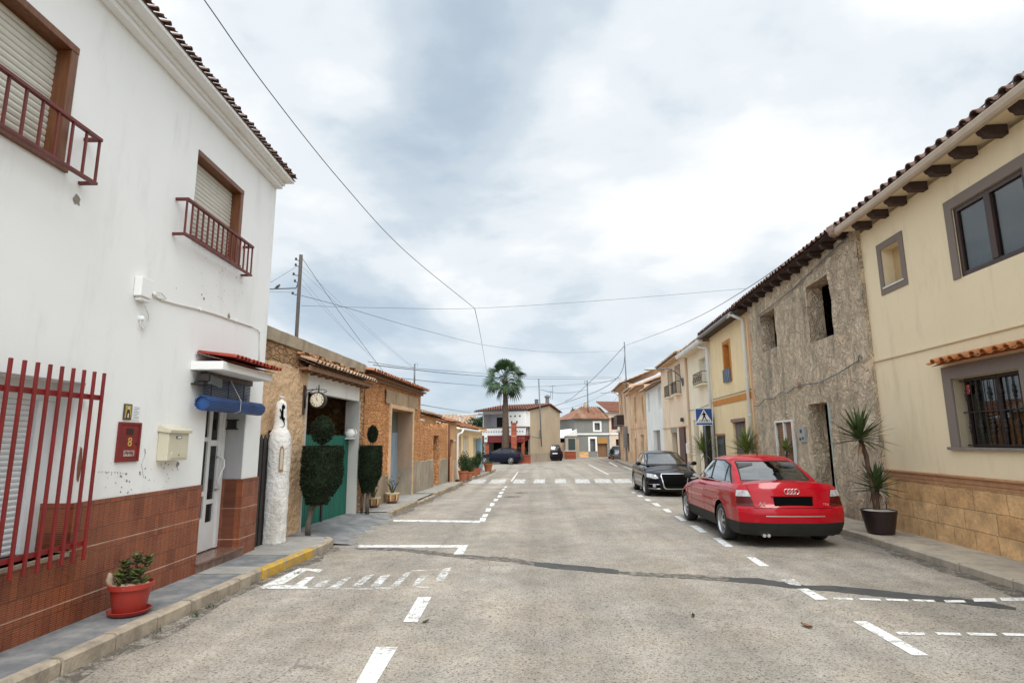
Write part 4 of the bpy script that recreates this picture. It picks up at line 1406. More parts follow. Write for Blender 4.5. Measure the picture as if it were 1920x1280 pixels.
# side gate by the white house
sg = thing('side_gate', 'narrow black metal gate with pointed bars between white house and white pillar', 'gate', S(.2, -.1, -.05))
mb = MB(S)
mb.box(-.30, .30, .075, .095, -.06, 1.62)
for i in range(5):
    u = -.25 + i * .125
    mb.prism([(u - .045, -.06), (u + .045, -.06), (u + .045, 1.70), (u, 1.77), (u - .045, 1.70)], .097, .115)
mb.build('gate_panel', BLKM, sg)
mb = MB(S); mb.box(.30, .36, .06, .12, -.06, 1.84); mb.build('gate_post', BLKM, sg)
# whitewashed bottle-shaped pillar with lizard
pc = S(.40, .21, gz(9.6) + .12)
pil = thing('white_pillar', 'whitewashed lumpy bottle-shaped pillar with a narrow neck beside the green gate', 'pillar', pc)
mb = MB()
prof = [(.275, 0), (.272, .02)] + [(.262 + .006 * math.sin(i * 1.9), .1 + i * .11) for i in range(15)] + [(.255, 1.72), (.235, 1.80), (.19, 1.87), (.15, 1.91), (.138, 2.0), (.128, 2.15), (.118, 2.32), (.10, 2.37), (.06, 2.39), (.04, 2.41), (.035, 2.44), (.062, 2.45), (.062, 2.47), (.01, 2.48)]
mb.lathe(tuple(pc), prof, 30, 0)
for k, v in enumerate(mb.v):
    v.z = pc.z + (v.z - pc.z) * .965
    d = Vector((v.x - pc.x, v.y - pc.y)) * .74; r_ = d.length
    s_ = 1 + .05 * mnoise.noise(v * 3.2) + .015 * mnoise.noise(v * 9)
    v.x, v.y = pc.x + d.x * s_, pc.y + d.y * s_
mb.build('pillar_body', m_plaster('lumpy_whitewash', (.72, .70, .66), grime=(.36, .31, .25), stain=(.40, .56), amt=.8, bs=16, bst=1.0, bd=.03, big=.1), pil, smooth=True)
def on_pillar(az, z, r=.27):
    r *= .745
    return (pc.x + r * math.cos(az), pc.y + r * math.sin(az), pc.z + z * .965)
AZ = rad(-52)
mb = MB()
P = []
for k in range(10):
    a = PI * k / 9
    P.append((AZ + .17 * math.cos(a), 1.52 + .10 * math.sin(a)))
P = [(AZ + .17, 1.18)] + P + [(AZ - .17, 1.18)]
mb.mesh([on_pillar(a, z, .283) for a, z in P] + [on_pillar(AZ, 1.4, .288)], [(i, (i + 1) % len(P), len(P)) for i in range(len(P))])
mb.build('niche_frame', mat('brown_niche', (.30, .17, .09), .8), pil)
mb = MB()
P2 = [(AZ + (a - AZ) * .6, 1.4 + (z - 1.4) * .8) for a, z in P]
mb.mesh([on_pillar(a, z, .289) for a, z in P2] + [on_pillar(AZ, 1.4, .292)], [(i, (i + 1) % len(P2), len(P2)) for i in range(len(P2))])
mb.build('niche_panel', mat('pale_niche', (.52, .45, .36), .8), pil)
lz = thing('lizard_ornament', 'black metal lizard ornament fixed on the neck of the white pillar', 'ornament', on_pillar(AZ, 2.1, .13))
mb = MB()
def lp(da, z): return on_pillar(AZ + da, z, .142 if z < 2.25 else .132)
mb.tube([lp(.05, 2.34), lp(.03, 2.29), lp(0, 2.25), lp(-.05, 2.20), lp(-.03, 2.12), lp(.08, 2.07), lp(.25, 2.04), lp(.40, 2.0), lp(.35, 1.95), lp(.1, 1.93), lp(-.25, 1.94)],
        [.006, .022, .013, .022, .024, .016, .011, .009, .008, .007, .004], 8)
for a0, z0, a1, z1, a2, z2 in ((0, 2.24, .30, 2.26, .34, 2.31), (-.05, 2.22, -.32, 2.20, -.40, 2.25), (.05, 2.10, .30, 2.10, .38, 2.06), (0, 2.11, -.25, 2.08, -.35, 2.12)):
    mb.tube([lp(a0, z0), lp(a1, z1), lp(a2, z2)], [.010, .008, .010], 6)
mb.build('lizard', BLACK, lz, smooth=True)
# station style clock on a bracket
ck0 = S(1.66, .33, 2.43)
ck = thing('hanging_clock', 'round black double faced clock with roman numerals on a scrolled bracket', 'clock', ck0)
FY = (S.e.x, S.e.y)
mb = MB(S)
cu, cn_, cz_ = 1.62, .33, 2.43
mb.lathe((cu - .05, cn_, cz_), [(.10, -.01), (.150, -.01), (.155, 0), (.155, .10), (.150, .11), (.10, .11)], 36, 0, 'x'); mb.build('clock_case', BLKM, ck, smooth=40)
mb = MB(S)
mb.lathe((cu - .062, cn_, cz_), [(.001, 0), (.128, 0)], 36, 0, 'x', cap=False); mb.build('clock_face', mat('ivory_dial', (.66, .62, .50), .5), ck)
mb = MB(S)
for k in range(12):
    a = 2 * PI * k / 12
    nb = (2, 1, 2, 3, 2, 1, 2, 3, 4, 2, 1, 2)[k]
    for j in range(nb):
        o = (j - (nb - 1) / 2) * .011
        ca, sa = math.cos(a), math.sin(a)
        q = [(-.003 + o, .086), (.003 + o, .086), (.003 + o, .118), (-.003 + o, .118)]
        mb.mesh([(cu - .064, cn_ + x * ca + y * sa, cz_ - x * sa + y * ca) for x, y in q], [(0, 1, 2, 3)])
for a, ln, wd in ((rad(-32), .06, .007), (rad(-12), .095, .005)):
    ca, sa = math.cos(a), math.sin(a)
    mb.mesh([(cu - .066, cn_ + x * ca + y * sa, cz_ - x * sa + y * ca) for x, y in ((-wd, -.02), (wd, -.02), (.001, ln), (-.001, ln))], [(0, 1, 2, 3)])
mb.build('clock_hands', BLACK, ck)
mb = MB(S)
mb.tube([(1.62, .07, 2.28), (1.62, .07, 2.68)], .018, 8)
mb.tube([(1.62, .06, 2.62), (1.62, .2, 2.635), (1.62, .44, 2.63), (1.62, .49, 2.60), (1.62, .47, 2.575), (1.62, .43, 2.585)], .009, 6)
mb.tube([(1.62, .33, 2.585), (1.62, .33, 2.70), (1.62, .33, 2.73)], [.012, .012, .004], 8)
mb.tube([(1.62, .07, 2.45), (1.62, .11, 2.56), (1.62, .2, 2.62), (1.62, .3, 2.65), (1.62, .28, 2.69)], .007, 6)
mb.build('clock_bracket', BLKM, ck, smooth=True)
mb = MB(S); mb.box(1.58, 1.66, .036, .058, 2.16, 2.72); mb.build('clock_backplate', mat('rusty_plate', (.06, .028, .02), .7), ck)
# hanging wicker basket lamp and white jug seen in the gateway
hb = thing('wicker_basket', 'wicker basket hanging in the dark gateway behind the clock', 'basket', S(5.3, -.9, 2.4))
mb = MB(S); mb.lathe((5.3, -.75, 2.30), [(.08, 0), (.13, .05), (.16, .17), (.15, .18), (.12, .06)], 18, cap=False); mb.build('basket', mat('wicker', (.24, .15, .07), .8, bs=60, bst=.8), hb, smooth=True)
mb = MB(S); mb.tube([(5.3, -.90, 2.48), (5.3, -.87, 2.63), (5.3, -.75, 2.70), (5.3, -.63, 2.63), (5.3, -.60, 2.48)], .008, 6); mb.tube([(5.3, -.75, 2.70), (5.3, -.75, 2.97)], .004, 5); mb.build('basket_handle', mat('wicker'+'_dark', (.12, .08, .04), .8), hb)
jg = thing('white_jug', 'round white jug standing on a shelf at the right end of the green gate', 'jug', S(4.6, -.12, 1.74))
mb = MB(S); mb.lathe((4.60, -.12, 1.74), [(.06, 0), (.11, .03), (.13, .09), (.115, .14), (.08, .17), (.09, .20), (.075, .20), (.06, .16)], 20); mb.tube([(4.60, .0, 1.77), (4.60, .05, 1.84), (4.60, .03, 1.91), (4.60, -.04, 1.90)], .012, 6)
mb.build('jug', WHT, jg, smooth=True)
mb = MB(S); mb.box(4.48, 4.744, -.20, -.03, 1.705, 1.738); mb.build('jug_shelf', PLW2, jg)

# stone house with the blue door
sb = thing('rubble_house', 'orange rubble stone house with tiled eave and deep doorway with peeling blue door', 'house', S(8, 0, 0))
SD = (7.50, 10.02, -.35, 2.60)
mb = MB(S)
wall(mb, 5.2, 11.2, -.9, 3.28, [SD], .5, .01, step=.1, disp=rough(5, .03, 5, .016))
shell(mb, 5.2, 11.2, -.9, 3.28, 6)
mb.build('wall', RUB, sb, merge=True, smooth=30)
def ragdado(u0, u1, zt, m_, par, nm='cement_base', n=.05, hole=None, amp=.06):
    mb = MB(S)
    wall(mb, u0, u1, -.9, zt, hole or [], .05, n, step=.12, disp=rough(8, .012, 4), ztop=lambda u: zt + amp * mnoise.noise(Vector((u * 2.3, 5, 1))))
    mb.mesh([(u0, n, -.9), (u0, 0, -.9), (u0, 0, zt), (u0, n, zt)], [(0, 1, 2, 3)])
    us_ = [u0 + (u1 - u0) * i / 30 for i in range(31)]
    mb.mesh([(u, n + .0, zt + amp * mnoise.noise(Vector((u * 2.3, 5, 1)))) for u in us_] + [(u, 0, zt + .02 + amp * mnoise.noise(Vector((u * 2.3, 5, 1)))) for u in us_], [(i, i + 1, 32 + i, 31 + i) for i in range(30)])
    mb.build(nm, m_, par, merge=True, smooth=30)
ragdado(5.25, 7.42, .70, m_plaster('tan_grey_dado', (.38, .29, .20), grime=(.22, .17, .13), stain=(.38, .52), amt=.7, bst=.9, bd=.02, big=.2), sb)
ragdado(10.08, 11.2, .95, GRYD, sb)
mb = MB(S)
mb.box(7.36, 7.50, .0, .065, -.4, 2.72); mb.box(10.02, 10.16, .0, .065, -.4, 2.72); mb.box(7.50, 10.02, .0, .065, 2.60, 2.72)
mb.build('door_surround', TAN, sb, bev=.015)
mb = MB(S); wall(mb, 6.9, 10.7, 2.72, 3.12, [], .1, .045, step=.1, disp=rough(12, .02, 6, .01)); mb.build('plaster_patch', CONC if False else m_plaster('ochre_grey_patch', (.44, .32, .20), grime=(.30, .20, .12), stain=(.38, .54), amt=.8, bst=1, bd=.03, big=.2), sb, merge=True, smooth=30)
mb = MB(S); mb.box(10.0, 10.018, -.47, .04, .80, 2.6); mb.build('door_reveal', m_plaster('tan_reveal', (.36, .25, .17), grime=(.24, .16, .11), amt=.6, bst=.7, bd=.012), sb)
mb = MB(S); mb.box(9.985, 10.016, -.47, .05, -.3, .80); mb.build('reveal_base', GRYD, sb)
mb = MB(S)
u = 7.5
while u < 10.0:
    mb.box(u, min(u + .115, 10.0), -.50, -.46 + random.uniform(0, .006), -.3, 1.93); u += .12
dd_ = mb.build('door', BLUED, sb)
mb = MB(S)
u = 7.5
while u < 10.0:
    mb.box(u, min(u + .155, 10.0), -.50, -.475 + random.uniform(0, .006), 1.94, 2.6); u += .16
mb.build('door_top_panel', m_planks('grey_green_boards', (.16, .17, .15), (.10, .11, .09)), dd_)
mb = MB(S)
mb.box(5.1, 11.25, -.2, .20, 3.305, 3.345); mb.box(5.1, 11.25, -.2, .10, 3.23, 3.304)
mb.build('eave_course', OLDW, sb, bev=.006)
mb = MB(S); tiles(mb, 5.0, 11.35, .28, -4, 3.355, 4.30, .2, .4, .07); mb.build('roof', CLAY, sb)

# ruined low wall with a narrow door
rw = thing('ruined_wall', 'ragged low rubble wall with grey cement base and a narrow brown door', 'wall', S(13.7, 0, -.1))
RD = (13.5, 14.5, -.4, 1.86)
mb = MB(S)
tp = lambda u: 2.27 + .13 * mnoise.noise(Vector((u * 1.6, 3, 5))) + .07 * mnoise.noise(Vector((u * 5, 1, 5)))
wall(mb, 11.2, 16.3, -.9, 2.2, [RD], .35, .0, step=.1, disp=rough(15, .03, 5, .02), ztop=tp)
us_ = [11.2 + 5.1 * i / 51 for i in range(52)]
mb.mesh([(u, 0, tp(u)) for u in us_] + [(u, -.35, tp(u) - .05) for u in us_] + [(u, -.35, -.9) for u in us_], [(i, i + 1, 53 + i, 52 + i) for i in range(51)] + [(52 + i, 53 + i, 105 + i, 104 + i) for i in range(51)])
mb.build('wall', RUB, rw, merge=True, smooth=30)
ragdado(11.2, 13.4, .92, GRYD, rw); ragdado(14.6, 16.25, .88, GRYD, rw)
mb = MB(S)
for i in range(8):
    mb.box(13.5 + i * .125, 13.5 + i * .125 + .118, -.30, -.26, -.4, 1.86)
mb.build('door', OLDW, rw)

# tan house behind the low wall
th = thing('tan_roofed_house', 'beige plastered low house with old tiled roof behind the ragged wall', 'house', S(14, -1, 0))
mb = MB(S); wall(mb, 11.25, 16.35, -.9, 2.66, [], .2, -.5); shell(mb, 11.25, 16.35, -.9, 2.66, 5, n=-.5)
mb.build('wall', ORG, th)
mb = MB(S); mb.box(11.25, 13.6, -.49, -.40, 2.42, 2.50); mb.build('ledge', TRIMW, th)
mb = MB(S); tiles(mb, 11.3, 16.6, -.3, -4.0, 2.68, 3.75, .2, .4, .07); mb.build('roof', CLAYP, th)

# orange house strip
oh = thing('orange_house', 'narrow orange tan house front with a dark red downpipe', 'house', S(17.3, 0, -.15))
mb = MB(S); wall(mb, 16.35, 18.6, -1, 2.42, [(16.9, 17.7, 0.9, 1.7)], .2, .02); shell(mb, 16.35, 18.6, -1, 2.42, 5, n=.02); mb.build('wall', ORG, oh)
mb = MB(S); mb.box(16.9, 17.7, -.16, -.10, .9, 1.7); mb.build('window_shutter', OLDW, oh)
mb = MB(S); mb.tube([(16.45, .07, -.2), (16.45, .07, 2.35)], .04, 8); mb.build('downpipe', mat('oxide_pipe', (.13, .03, .02), .6), oh, smooth=True)
mb = MB(S); tiles(mb, 16.4, 18.7, .2, -3.8, 2.44, 3.55, .2, .4, .07); mb.build('roof', CLAY, oh)
mb = MB(S); mb.box(17.6, 18.55, .021, .055, -1, .75); mb.box(17.6, 18.55, .021, .05, 1.62, 1.70); mb.build('wall_band', m_plaster('peach_band', (.62, .42, .28)), oh)

# low yellow house
yh = thing('low_yellow_house', 'low pale yellow house with white gutter and doors behind the terracotta pots', 'house', S(23, 0, -.25))
HY = [(18.95, 19.8, -.4, 1.85), (20.7, 22.2, -.4, 1.82), (24.3, 25.3, -.4, 1.72), (26.7, 27.4, .8, 1.85)]
mb = MB(S); wall(mb, 18.6, 28.2, -1, 2.22, HY, .22, .0); shell(mb, 18.6, 28.2, -1, 2.22, 5.5); mb.build('wall', YEL2, yh)
mb = MB(S)
for a, b in ((19.82, 20.68), (22.22, 24.28), (25.32, 28.22)):
    mb.box(a, b, .0, .02, -1, .55)
mb.build('tiled_base', mat('brown_tile', (.10, .05, .035), .5, (.07, .03, .02), 9), yh)
mb = MB(S)
for a, b, c, d in HY[:3]:
    mb.box(a - .1, a, .0, .03, c, d + .1); mb.box(b, b + .1, .0, .03, c, d + .1); mb.box(a, b, .0, .03, d, d + .1)
mb.build('door_surround', m_plaster('orange_surround', (.66, .44, .24)), yh)
mb = MB(S); mb.box(18.95, 19.8, -.2, -.15, -.4, 1.85); mb.build('door', OLDW, yh)
mb = MB(S); louvre(mb, 20.7, 22.2, -.4, 1.82, -.14, .09); mb.build('door_blind', SHUTW, yh)
mb = MB(S); mb.box(24.3, 25.3, -.2, -.16, -.4, 1.72); mb.build('door', BLACK, yh)
mb = MB(S); mb.box(25.28, 25.33, .03, .36, -.3, 1.78); mb.build('open_door_leaf', mat('pale_blue_door', (.22, .36, .45), .5, (.16, .27, .35), 4), yh)
mb = MB(S); mb.box(26.7, 27.4, -.18, -.14, .8, 1.85); mb.build('window_pane', mat('dark_pane', (.03, .035, .04), .15), yh)
mb = MB(S); mb.tube([(18.9, .30, 2.20), (25.4, .30, 2.16)], .06, 8); mb.tube([(18.9, .30, 2.18), (18.7, .25, 2.02), (18.5, .10, 1.95), (18.42, .10, 1.8), (18.42, .10, -.12)], .05, 8); mb.build('gutter', GUTW, yh, smooth=40)
mb = MB(S); tiles(mb, 18.75, 28.5, .26, -3.6, 2.25, 3.35, .2, .4, .07); mb.build('roof', CLAY, yh)
mb = MB(S); mb.box(24.5, 28.6, .0, .42, 2.19, 2.27); mb.build('eave_slab', YEL2, yh, bev=.02)


# ------------------------------------------------------------------ topiary trees
def topiary(px, lab, trunk, crown, ball, stems):
    base = G(*px, .1)
    t = thing('topiary_tree', lab, 'tree', base, 'clipped trees by the gate')
    for tr in trunk:
        mb = MB(); mb.tube([(base.x + a, base.y + b, base.z + c) for a, b, c, r in tr], [r for a, b, c, r in tr], 9)
        mb.build('trunk', BARKG, t, smooth=True)
    mb = MB()
    for q in stems:
        mb.tube([(base.x + crown[0] + q[0], base.y + q[1], base.z + crown[3] - .1), (base.x + ball[0] + q[2], base.y, base.z + ball[1] - ball[2] * .6)], .013, 6)
    mb.build('upper_stems', BARKG, t, smooth=True)
    mb = MB()
    cx_, hw_, z0, z1 = crown
    # rounded flat-topped cup, wider at the top, cut on a slant below
    def inside(x, y, z):
        k = (z - z0) / (z1 - z0)
        if not 0 <= k <= 1: return False
        r = hw_ * min(1.0, .50 + 1.35 * k) * (1.0 if k < .93 else .965) * (1 + .05 * mnoise.noise(Vector((x * 7, y * 7, z * 7))))
        return math.hypot(x + hw_ * .42 * max(0, .45 - k), y) < r
    cnt = 0
    while cnt < 9500:
        x, y, z = random.uniform(-hw_, hw_), random.uniform(-hw_, hw_), random.uniform(z0, z1)
        if not inside(x, y, z): continue
        if inside(x * 1.14, y * 1.14, z) and z0 + .05 < z < z1 - .035: continue
        cnt += 1
        q = Vector((base.x + cx_ + x, base.y + y, base.z + z))
        d = Vector((x + random.gauss(0, .15), y + random.gauss(0, .15), (z - (z0 + z1) / 2) * .6 + random.gauss(0, .2))).normalized()
        s = random.uniform(.016, .042)
        b = d.cross(Vector((random.gauss(0, 1), random.gauss(0, 1), random.gauss(0, 1)))).normalized() * s * .35
        mb.mesh([tuple(q - b), tuple(q + d * s), tuple(q + b)], [(0, 1, 2)])
    # opaque twiggy core
    prof = [(.01, z0 + .04)] + [(hw_ * .90 * min(1.0, .50 + 1.35 * (k / 8)), z0 + .04 + (z1 - z0 - .07) * k / 8) for k in range(9)] + [(.01, z1 - .03)]
    n0_ = len(mb.v)
    mb.lathe((base.x + cx_, base.y, base.z), prof, 20, 0)
    for v in mb.v[n0_:]:
        k = (v.z - base.z - z0) / (z1 - z0); v.x += -hw_ * .42 * max(0, .45 - k) + .02 * mnoise.noise(v * 9)
    mb.build('crown', LEAF2, t)
    mb = MB()
    leaf_quads(mb, (base.x + ball[0], base.y, base.z + ball[1]), (ball[2], ball[2], ball[3]), 2600, .035, shell_=.72)
    mb.lathe((base.x + ball[0], base.y, base.z + ball[1]), [(.01, -ball[3] * .85), (ball[2] * .6, -ball[3] * .6), (ball[2] * .85, 0), (ball[2] * .6, ball[3] * .6), (.01, ball[3] * .85)], 14, 0, jit=.06)
    mb.build('top_ball', LEAF2, t)


topiary((577, 1001), 'nearer, broader clipped tree with dark cup-shaped crown in front of the green gate',
        [[(0, 0, -.05, .055), (.0, 0, .15, .045), (.03, 0, .35, .040), (.05, .02, .50, .05), (.09, 0, .75, .04)], [(.05, 0, .42, .03), (.14, .03, .52, .035), (.2, .02, .68, .02)]],
        (.21, .37, .53, 1.57), (.18, 1.87, .20, .26), [(-.03, 0, -.02), (.02, .02, .02), (.0, -.02, .05), (.05, 0, -.04)])
topiary((686, 961), 'farther, smaller clipped tree with twin stems by the orange stone wall',
        [[(.03, 0, -.05, .05), (.02, 0, .3, .04), (.06, 0, .7, .04)], [(-.12, .05, -.05, .03), (-.1, .03, .4, .03), (0, 0, .75, .03)]],
        (.07, .275, .48, 1.57), (.10, 1.86, .115, .20), [(-.02, 0, -.02), (.03, .02, .02)])


# ------------------------------------------------------------------ pots on the left pavement
def shrub_pot(x, y, z, r, h, lab, grp, fh, fr_, mpot=None, leaf=None, n=1900, kind='bush', nm='potted_shrub'):
    t = thing(nm, lab, 'potted plant', (x, y, z), grp)
    mb = MB(); mb.lathe((x, y, z), [(r * .72, 0), (r * .95, h * .8), (r * 1.08, h * .82), (r * 1.1, h), (r * .98, h), (r * .9, h * .88), (.01, h * .86)], 22); mb.build('pot', mpot or POTT, t, smooth=50)
    mb = MB()
    for k in range(7):
        a = random.uniform(0, 6.28); q = random.uniform(.1, .6) * fr_
        mb.tube([(x, y, z + h * .85), (x + q * .4 * math.cos(a), y + q * .4 * math.sin(a), z + h + fh * .4), (x + q * math.cos(a), y + q * math.sin(a), z + h + fh * .8)], [.012, .008, .004], 5)
    mb.build('stem', BARK, t)
    mb = MB()
    if kind == 'bush':
        for k in range(9):
            a = random.uniform(0, 6.28); q = random.uniform(0, .55) * fr_
            leaf_quads(mb, (x + q * math.cos(a), y + q * math.sin(a), z + h + fh * random.uniform(.25, .75)), (fr_ * .55, fr_ * .55, fh * .32), n // 9, .065, shell_=.1)
    else:
        for k in range(60):
            a = random.uniform(0, 6.28)
            blade(mb, (x, y, z + h * .9), (math.cos(a), math.sin(a), random.uniform(.2, 1.6)), fh * random.uniform(.7, 1.2), .012, 1.2, 5)
    mb.build('foliage', leaf or LEAF1, t)
    return t


gp_ = 'terracotta pots along the low yellow house'
def zp(x, y): return gz(y) + .12
for x, y, r, h, fh, fr_, lab in ((-3.42, 27.0, .22, .42, .85, .36, 'largest terracotta pot with a tall dark shrub, nearest the white downpipe'),
                                 (-3.33, 28.7, .17, .32, .70, .30, 'small terracotta pot with a dense dark shrub, second from the white downpipe'),
                                 (-3.30, 30.8, .19, .40, .60, .30, 'terracotta pot with a rounded leafy shrub, third from the white downpipe'),
                                 (-3.26, 32.2, .17, .36, .95, .26, 'terracotta pot with a slim upright dark plant against the blue door leaf')):
    shrub_pot(x, y, zp(x, y), r, h, lab, gp_, fh, fr_)
shrub_pot(-3.03, 36.2, zp(0, 36.2), .27, .48, 'terracotta pot with drooping fern-like leaves at the very end of the kerb', gp_, .5, .4, kind='fern', leaf=LEAFYB)
# patterned pots with cactus and dry succulent
def pattern_pot(px, s, lab, fol):
    b = G(*px, .12)
    t = thing('potted_cactus', lab, 'potted plant', b, 'cream patterned pots beside the farther clipped tree')
    x, y, z = b
    mb = MB()
    mb.lathe((x, y, z), [(.10 * s, 0), (.15 * s, .06 * s), (.175 * s, .15 * s), (.17 * s, .22 * s), (.185 * s, .25 * s), (.165 * s, .26 * s), (.15 * s, .23 * s), (.01, .225 * s)], 26)
    for k in range(len(mb.m)):
        zz_ = sum((mb.v[i].z for i in mb.f[k])) / len(mb.f[k]) - z
        ring = int(k % 26)
        if .06 * s < zz_ < .20 * s:
            mb.m[k] = 1 if ring % 4 in (0, 1) else (2 if ring % 4 == 2 else 0)
        if zz_ < .04 * s: mb.m[k] = 2
    mb.build('pot', [mat('cream_glaze', (.56, .46, .30), .4), mat('ochre_glaze', (.38, .19, .06), .4), mat('brown_glaze', (.13, .055, .03), .4)], t, smooth=50)
    mb = MB()
    for k in range(fol):
        a = random.uniform(0, 6.28); h_ = random.uniform(.15, .42); q = random.uniform(.05, .22)
        p1 = (x + q * .5 * math.cos(a), y + q * .5 * math.sin(a), z + .22 * s + h_ * .6); p2 = (x + q * math.cos(a), y + q * math.sin(a), z + .22 * s + h_)
        mb.tube([(x, y, z + .2 * s), p1, p2], [.014, .012, .010], 6)
        rosette(mb, p2, 9, .055, .010)
    mb.build('cactus_arms', LEAFR, t)
pattern_pot((700, 951), 1.0, 'cream patterned pot with spiny dark plant, just right of the clipped tree', 9)
pattern_pot((735, 943), 1.1, 'cream patterned pot with leggy succulent at the foot of the blue doorway', 10)
q = G(718, 940, .12); mb = MB()
for k in range(120):
    a = random.uniform(0, 6.28)
    blade(mb, (q.x + random.gauss(-.1, .08), q.y + random.gauss(.2, .12), q.z), (math.cos(a) * .5, math.sin(a) * .5, 1), random.uniform(.1, .32), .007, .8, 3)
tag(mb.build('dry_weeds', LEAFR, origin=q), 'dry brown and green weeds growing between the two patterned pots', 'weeds', kind='stuff')
# ------------------------------------------------------------------ right row
R = ROW_R


def house(name, lab, uc, cat='house'):
    return thing(name, lab, cat, R(uc, 0, 0))


def surround(mb, H, w_, n1=.02, n0=0.0, bottom=True, mi=0):
    a, b, c, d = H
    mb.box(a - w_, a, n0, n1, c - (w_ if bottom else 0), d + w_, mi); mb.box(b, b + w_, n0, n1, c - (w_ if bottom else 0), d + w_, mi)
    mb.box(a, b, n0, n1, d, d + w_, mi)
    if bottom:
        mb.box(a, b, n0, n1, c - w_, c, mi)


# --- big pale yellow house
by = house('yellow_house', 'big pale yellow house with stone cladding, rafters and barred window at the right edge', 1)
U0, U1 = -9.5, 3.14
B1 = (-1.05, .36, 4.03, 5.12); B2 = (1.80, 2.38, 4.42, 5.14); B3 = (-.48, .88, 1.50, 2.54)
mb = MB(R)
wall(mb, U0, U1, 1.0, 5.72, [B1, B2, B3], .22)
shell(mb, U0, U1, -.6, 5.72, 8)
mb.build('wall', YEL, by)
mb = MB(R); wall(mb, U0, U1, -.6, .98, [], .1, .035, step=.12, disp=rough(21, .010, 3, .006))
mb.mesh([(U1, .035, -.6), (U1, .035, .98), (U1, 0, .98), (U1, 0, -.6)], [(0, 1, 2, 3)]); mb.build('stone_cladding', SBL, by, merge=True, smooth=30)
mb = MB(R); mb.box(U0, U1 + .015, 0, .045, .90, .955); mb.box(U0, U1 + .02, 0, .055, .956, 1.035); mb.box(U0, U1 + .03, 0, .085, 1.036, 1.07); mb.build('cladding_ledge', mat('orange_stone_ledge', (.50, .26, .13), .8, (.38, .19, .09), 8, bs=25, bst=.5), by, bev=.008)
mb = MB(R); mb.tube([(U0, .012, 3.10), (U1, .012, 3.10)], .018, 6); mb.build('string_line', YEL, by, smooth=True)
mb = MB(R); surround(mb, B1, .16, .022, bottom=False); mb.build('window_surround', TRIM, by)
mb = MB(R); mb.box(1.64, 2.54, 0.001, .016, 4.33, 5.26)
# niche with its own outline
mb = MB(R); surround(mb, B2, .13, .018); mb.build('niche_surround', TRIM, by)
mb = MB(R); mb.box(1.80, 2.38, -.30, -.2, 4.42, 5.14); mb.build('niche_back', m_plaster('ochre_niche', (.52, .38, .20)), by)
mb = MB(R); mb.box(1.76, 2.42, -.2, .03, 4.395, 4.42); mb.build('niche_sill', TRIMW, by)
mb = MB(R); surround(mb, B3, .20, .035, bottom=False); mb.build('window_surround', TRIM, by, bev=.004)
mb = MB(R); mb.box(-.75, 1.14, -.2, .06, 1.455, 1.50); mb.build('window_sill', mat('grey_stone_sill', (.24, .21, .18), .6, (.17, .15, .13), 9), by, bev=.004)
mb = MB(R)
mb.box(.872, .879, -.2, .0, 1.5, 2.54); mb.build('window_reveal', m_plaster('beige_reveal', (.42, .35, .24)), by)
# upper window: brown frame, two panes
def brown_window(H, back, nm='window_frame', mull=True):
    a, b, c, d = H
    fw = .075
    mb = MB(R)
    mb.box(a, a + fw, -back, -back + .06, c, d); mb.box(b - fw, b, -back, -back + .06, c, d); mb.box(a + fw, b - fw, -back, -back + .06, c, c + fw); mb.box(a + fw, b - fw, -back, -back + .06, d - fw, d)
    m_ = (a + b) / 2
    if mull:
        mb.box(m_ - .06, m_ + .06, -back - .002, -back + .07, c + fw, d - fw)
    f = mb.build(nm, DWOOD, by, bev=.006)
    for (p, q) in ((a + fw, m_ - .06), (m_ + .06, b - fw)):
        mb = MB(R); mb.box(p, q, -back + .02, -back + .028, c + fw, d - fw); mb.build('pane', WGLS, f)
    return f
brown_window(B1, .07)
mb = MB(R)
mb.box(-1.05, .36, -2.5, -2.48, 3.6, 5.6)
mb.build('room_back', mat('pane_reflection_blue', (.05, .085, .115), .9), by)  # dark blue painted in for the tint of the reflecting panes
mb = MB(R)
for (a, b) in ((.16, .30), (-.36, -.22)):
    for k in range(6):
        mb.box(a + k * .024, a + k * .024 + .016, -.20 + .012 * (k % 2), -.19 + .012 * (k % 2), 4.1, 5.05)
mb.build('curtain', mat('grey_curtain', (.30, .34, .36), .9), by)
# lower window: dark glazing behind an iron grille
mb = MB(R)
a, b, c, d = B3
mb.box(a, a + .05, -.21, -.16, c, d); mb.box(b - .05, b, -.21, -.16, c, d); mb.box(a + .05, b - .05, -.21, -.16, d - .05, d); mb.box(a + .05, b - .05, -.21, -.16, c, c + .04); mb.box(.17, .23, -.21, -.155, c + .04, d - .05)
wf = mb.build('window_frame', DWOOD, by, bev=.004)
mb = MB(R); mb.box(a + .05, b - .05, -.195, -.185, c + .04, d - .05); mb.build('pane', WGLS, wf)
mb = MB(R); mb.box(.30, b, -.32, -.30, c, d); mb.box(a, .30, -.9, -.88, c - .3, d + .3, 1); mb.build('window_curtain', [mat('tan_curtain', (.30, .245, .17), .9), DKIN], by)
mb = MB(R)
u = a + .06
k = 0
while u < b - .02:
    mb.tube([(u, -.09, c + .02), (u, -.09, d - .01)], .0085, 6)
    if k % 2 == 0:
        for zc in (1.80, 2.28):
            mb.lathe((u, -.09, zc), [(.009, -.10), (.020, -.06), (.011, -.045), (.026, 0), (.011, .045), (.020, .06), (.009, .10)], 8)
    u += .118; k += 1
for z in (c + .03, 2.02, d - .04):
    mb.box(a, b, -.097, -.083, z - .007, z + .007)
mb.build('window_grille', BLKM, by, smooth=40)
mb = MB(R); mb.box(.76, .83, -.15, -.148, 2.30, 2.44); mb.build('alarm_sticker', mat('red_sticker', (.55, .05, .04), .5, (.65, .45, .4), 40, lo=.55, hi=.6), wf)
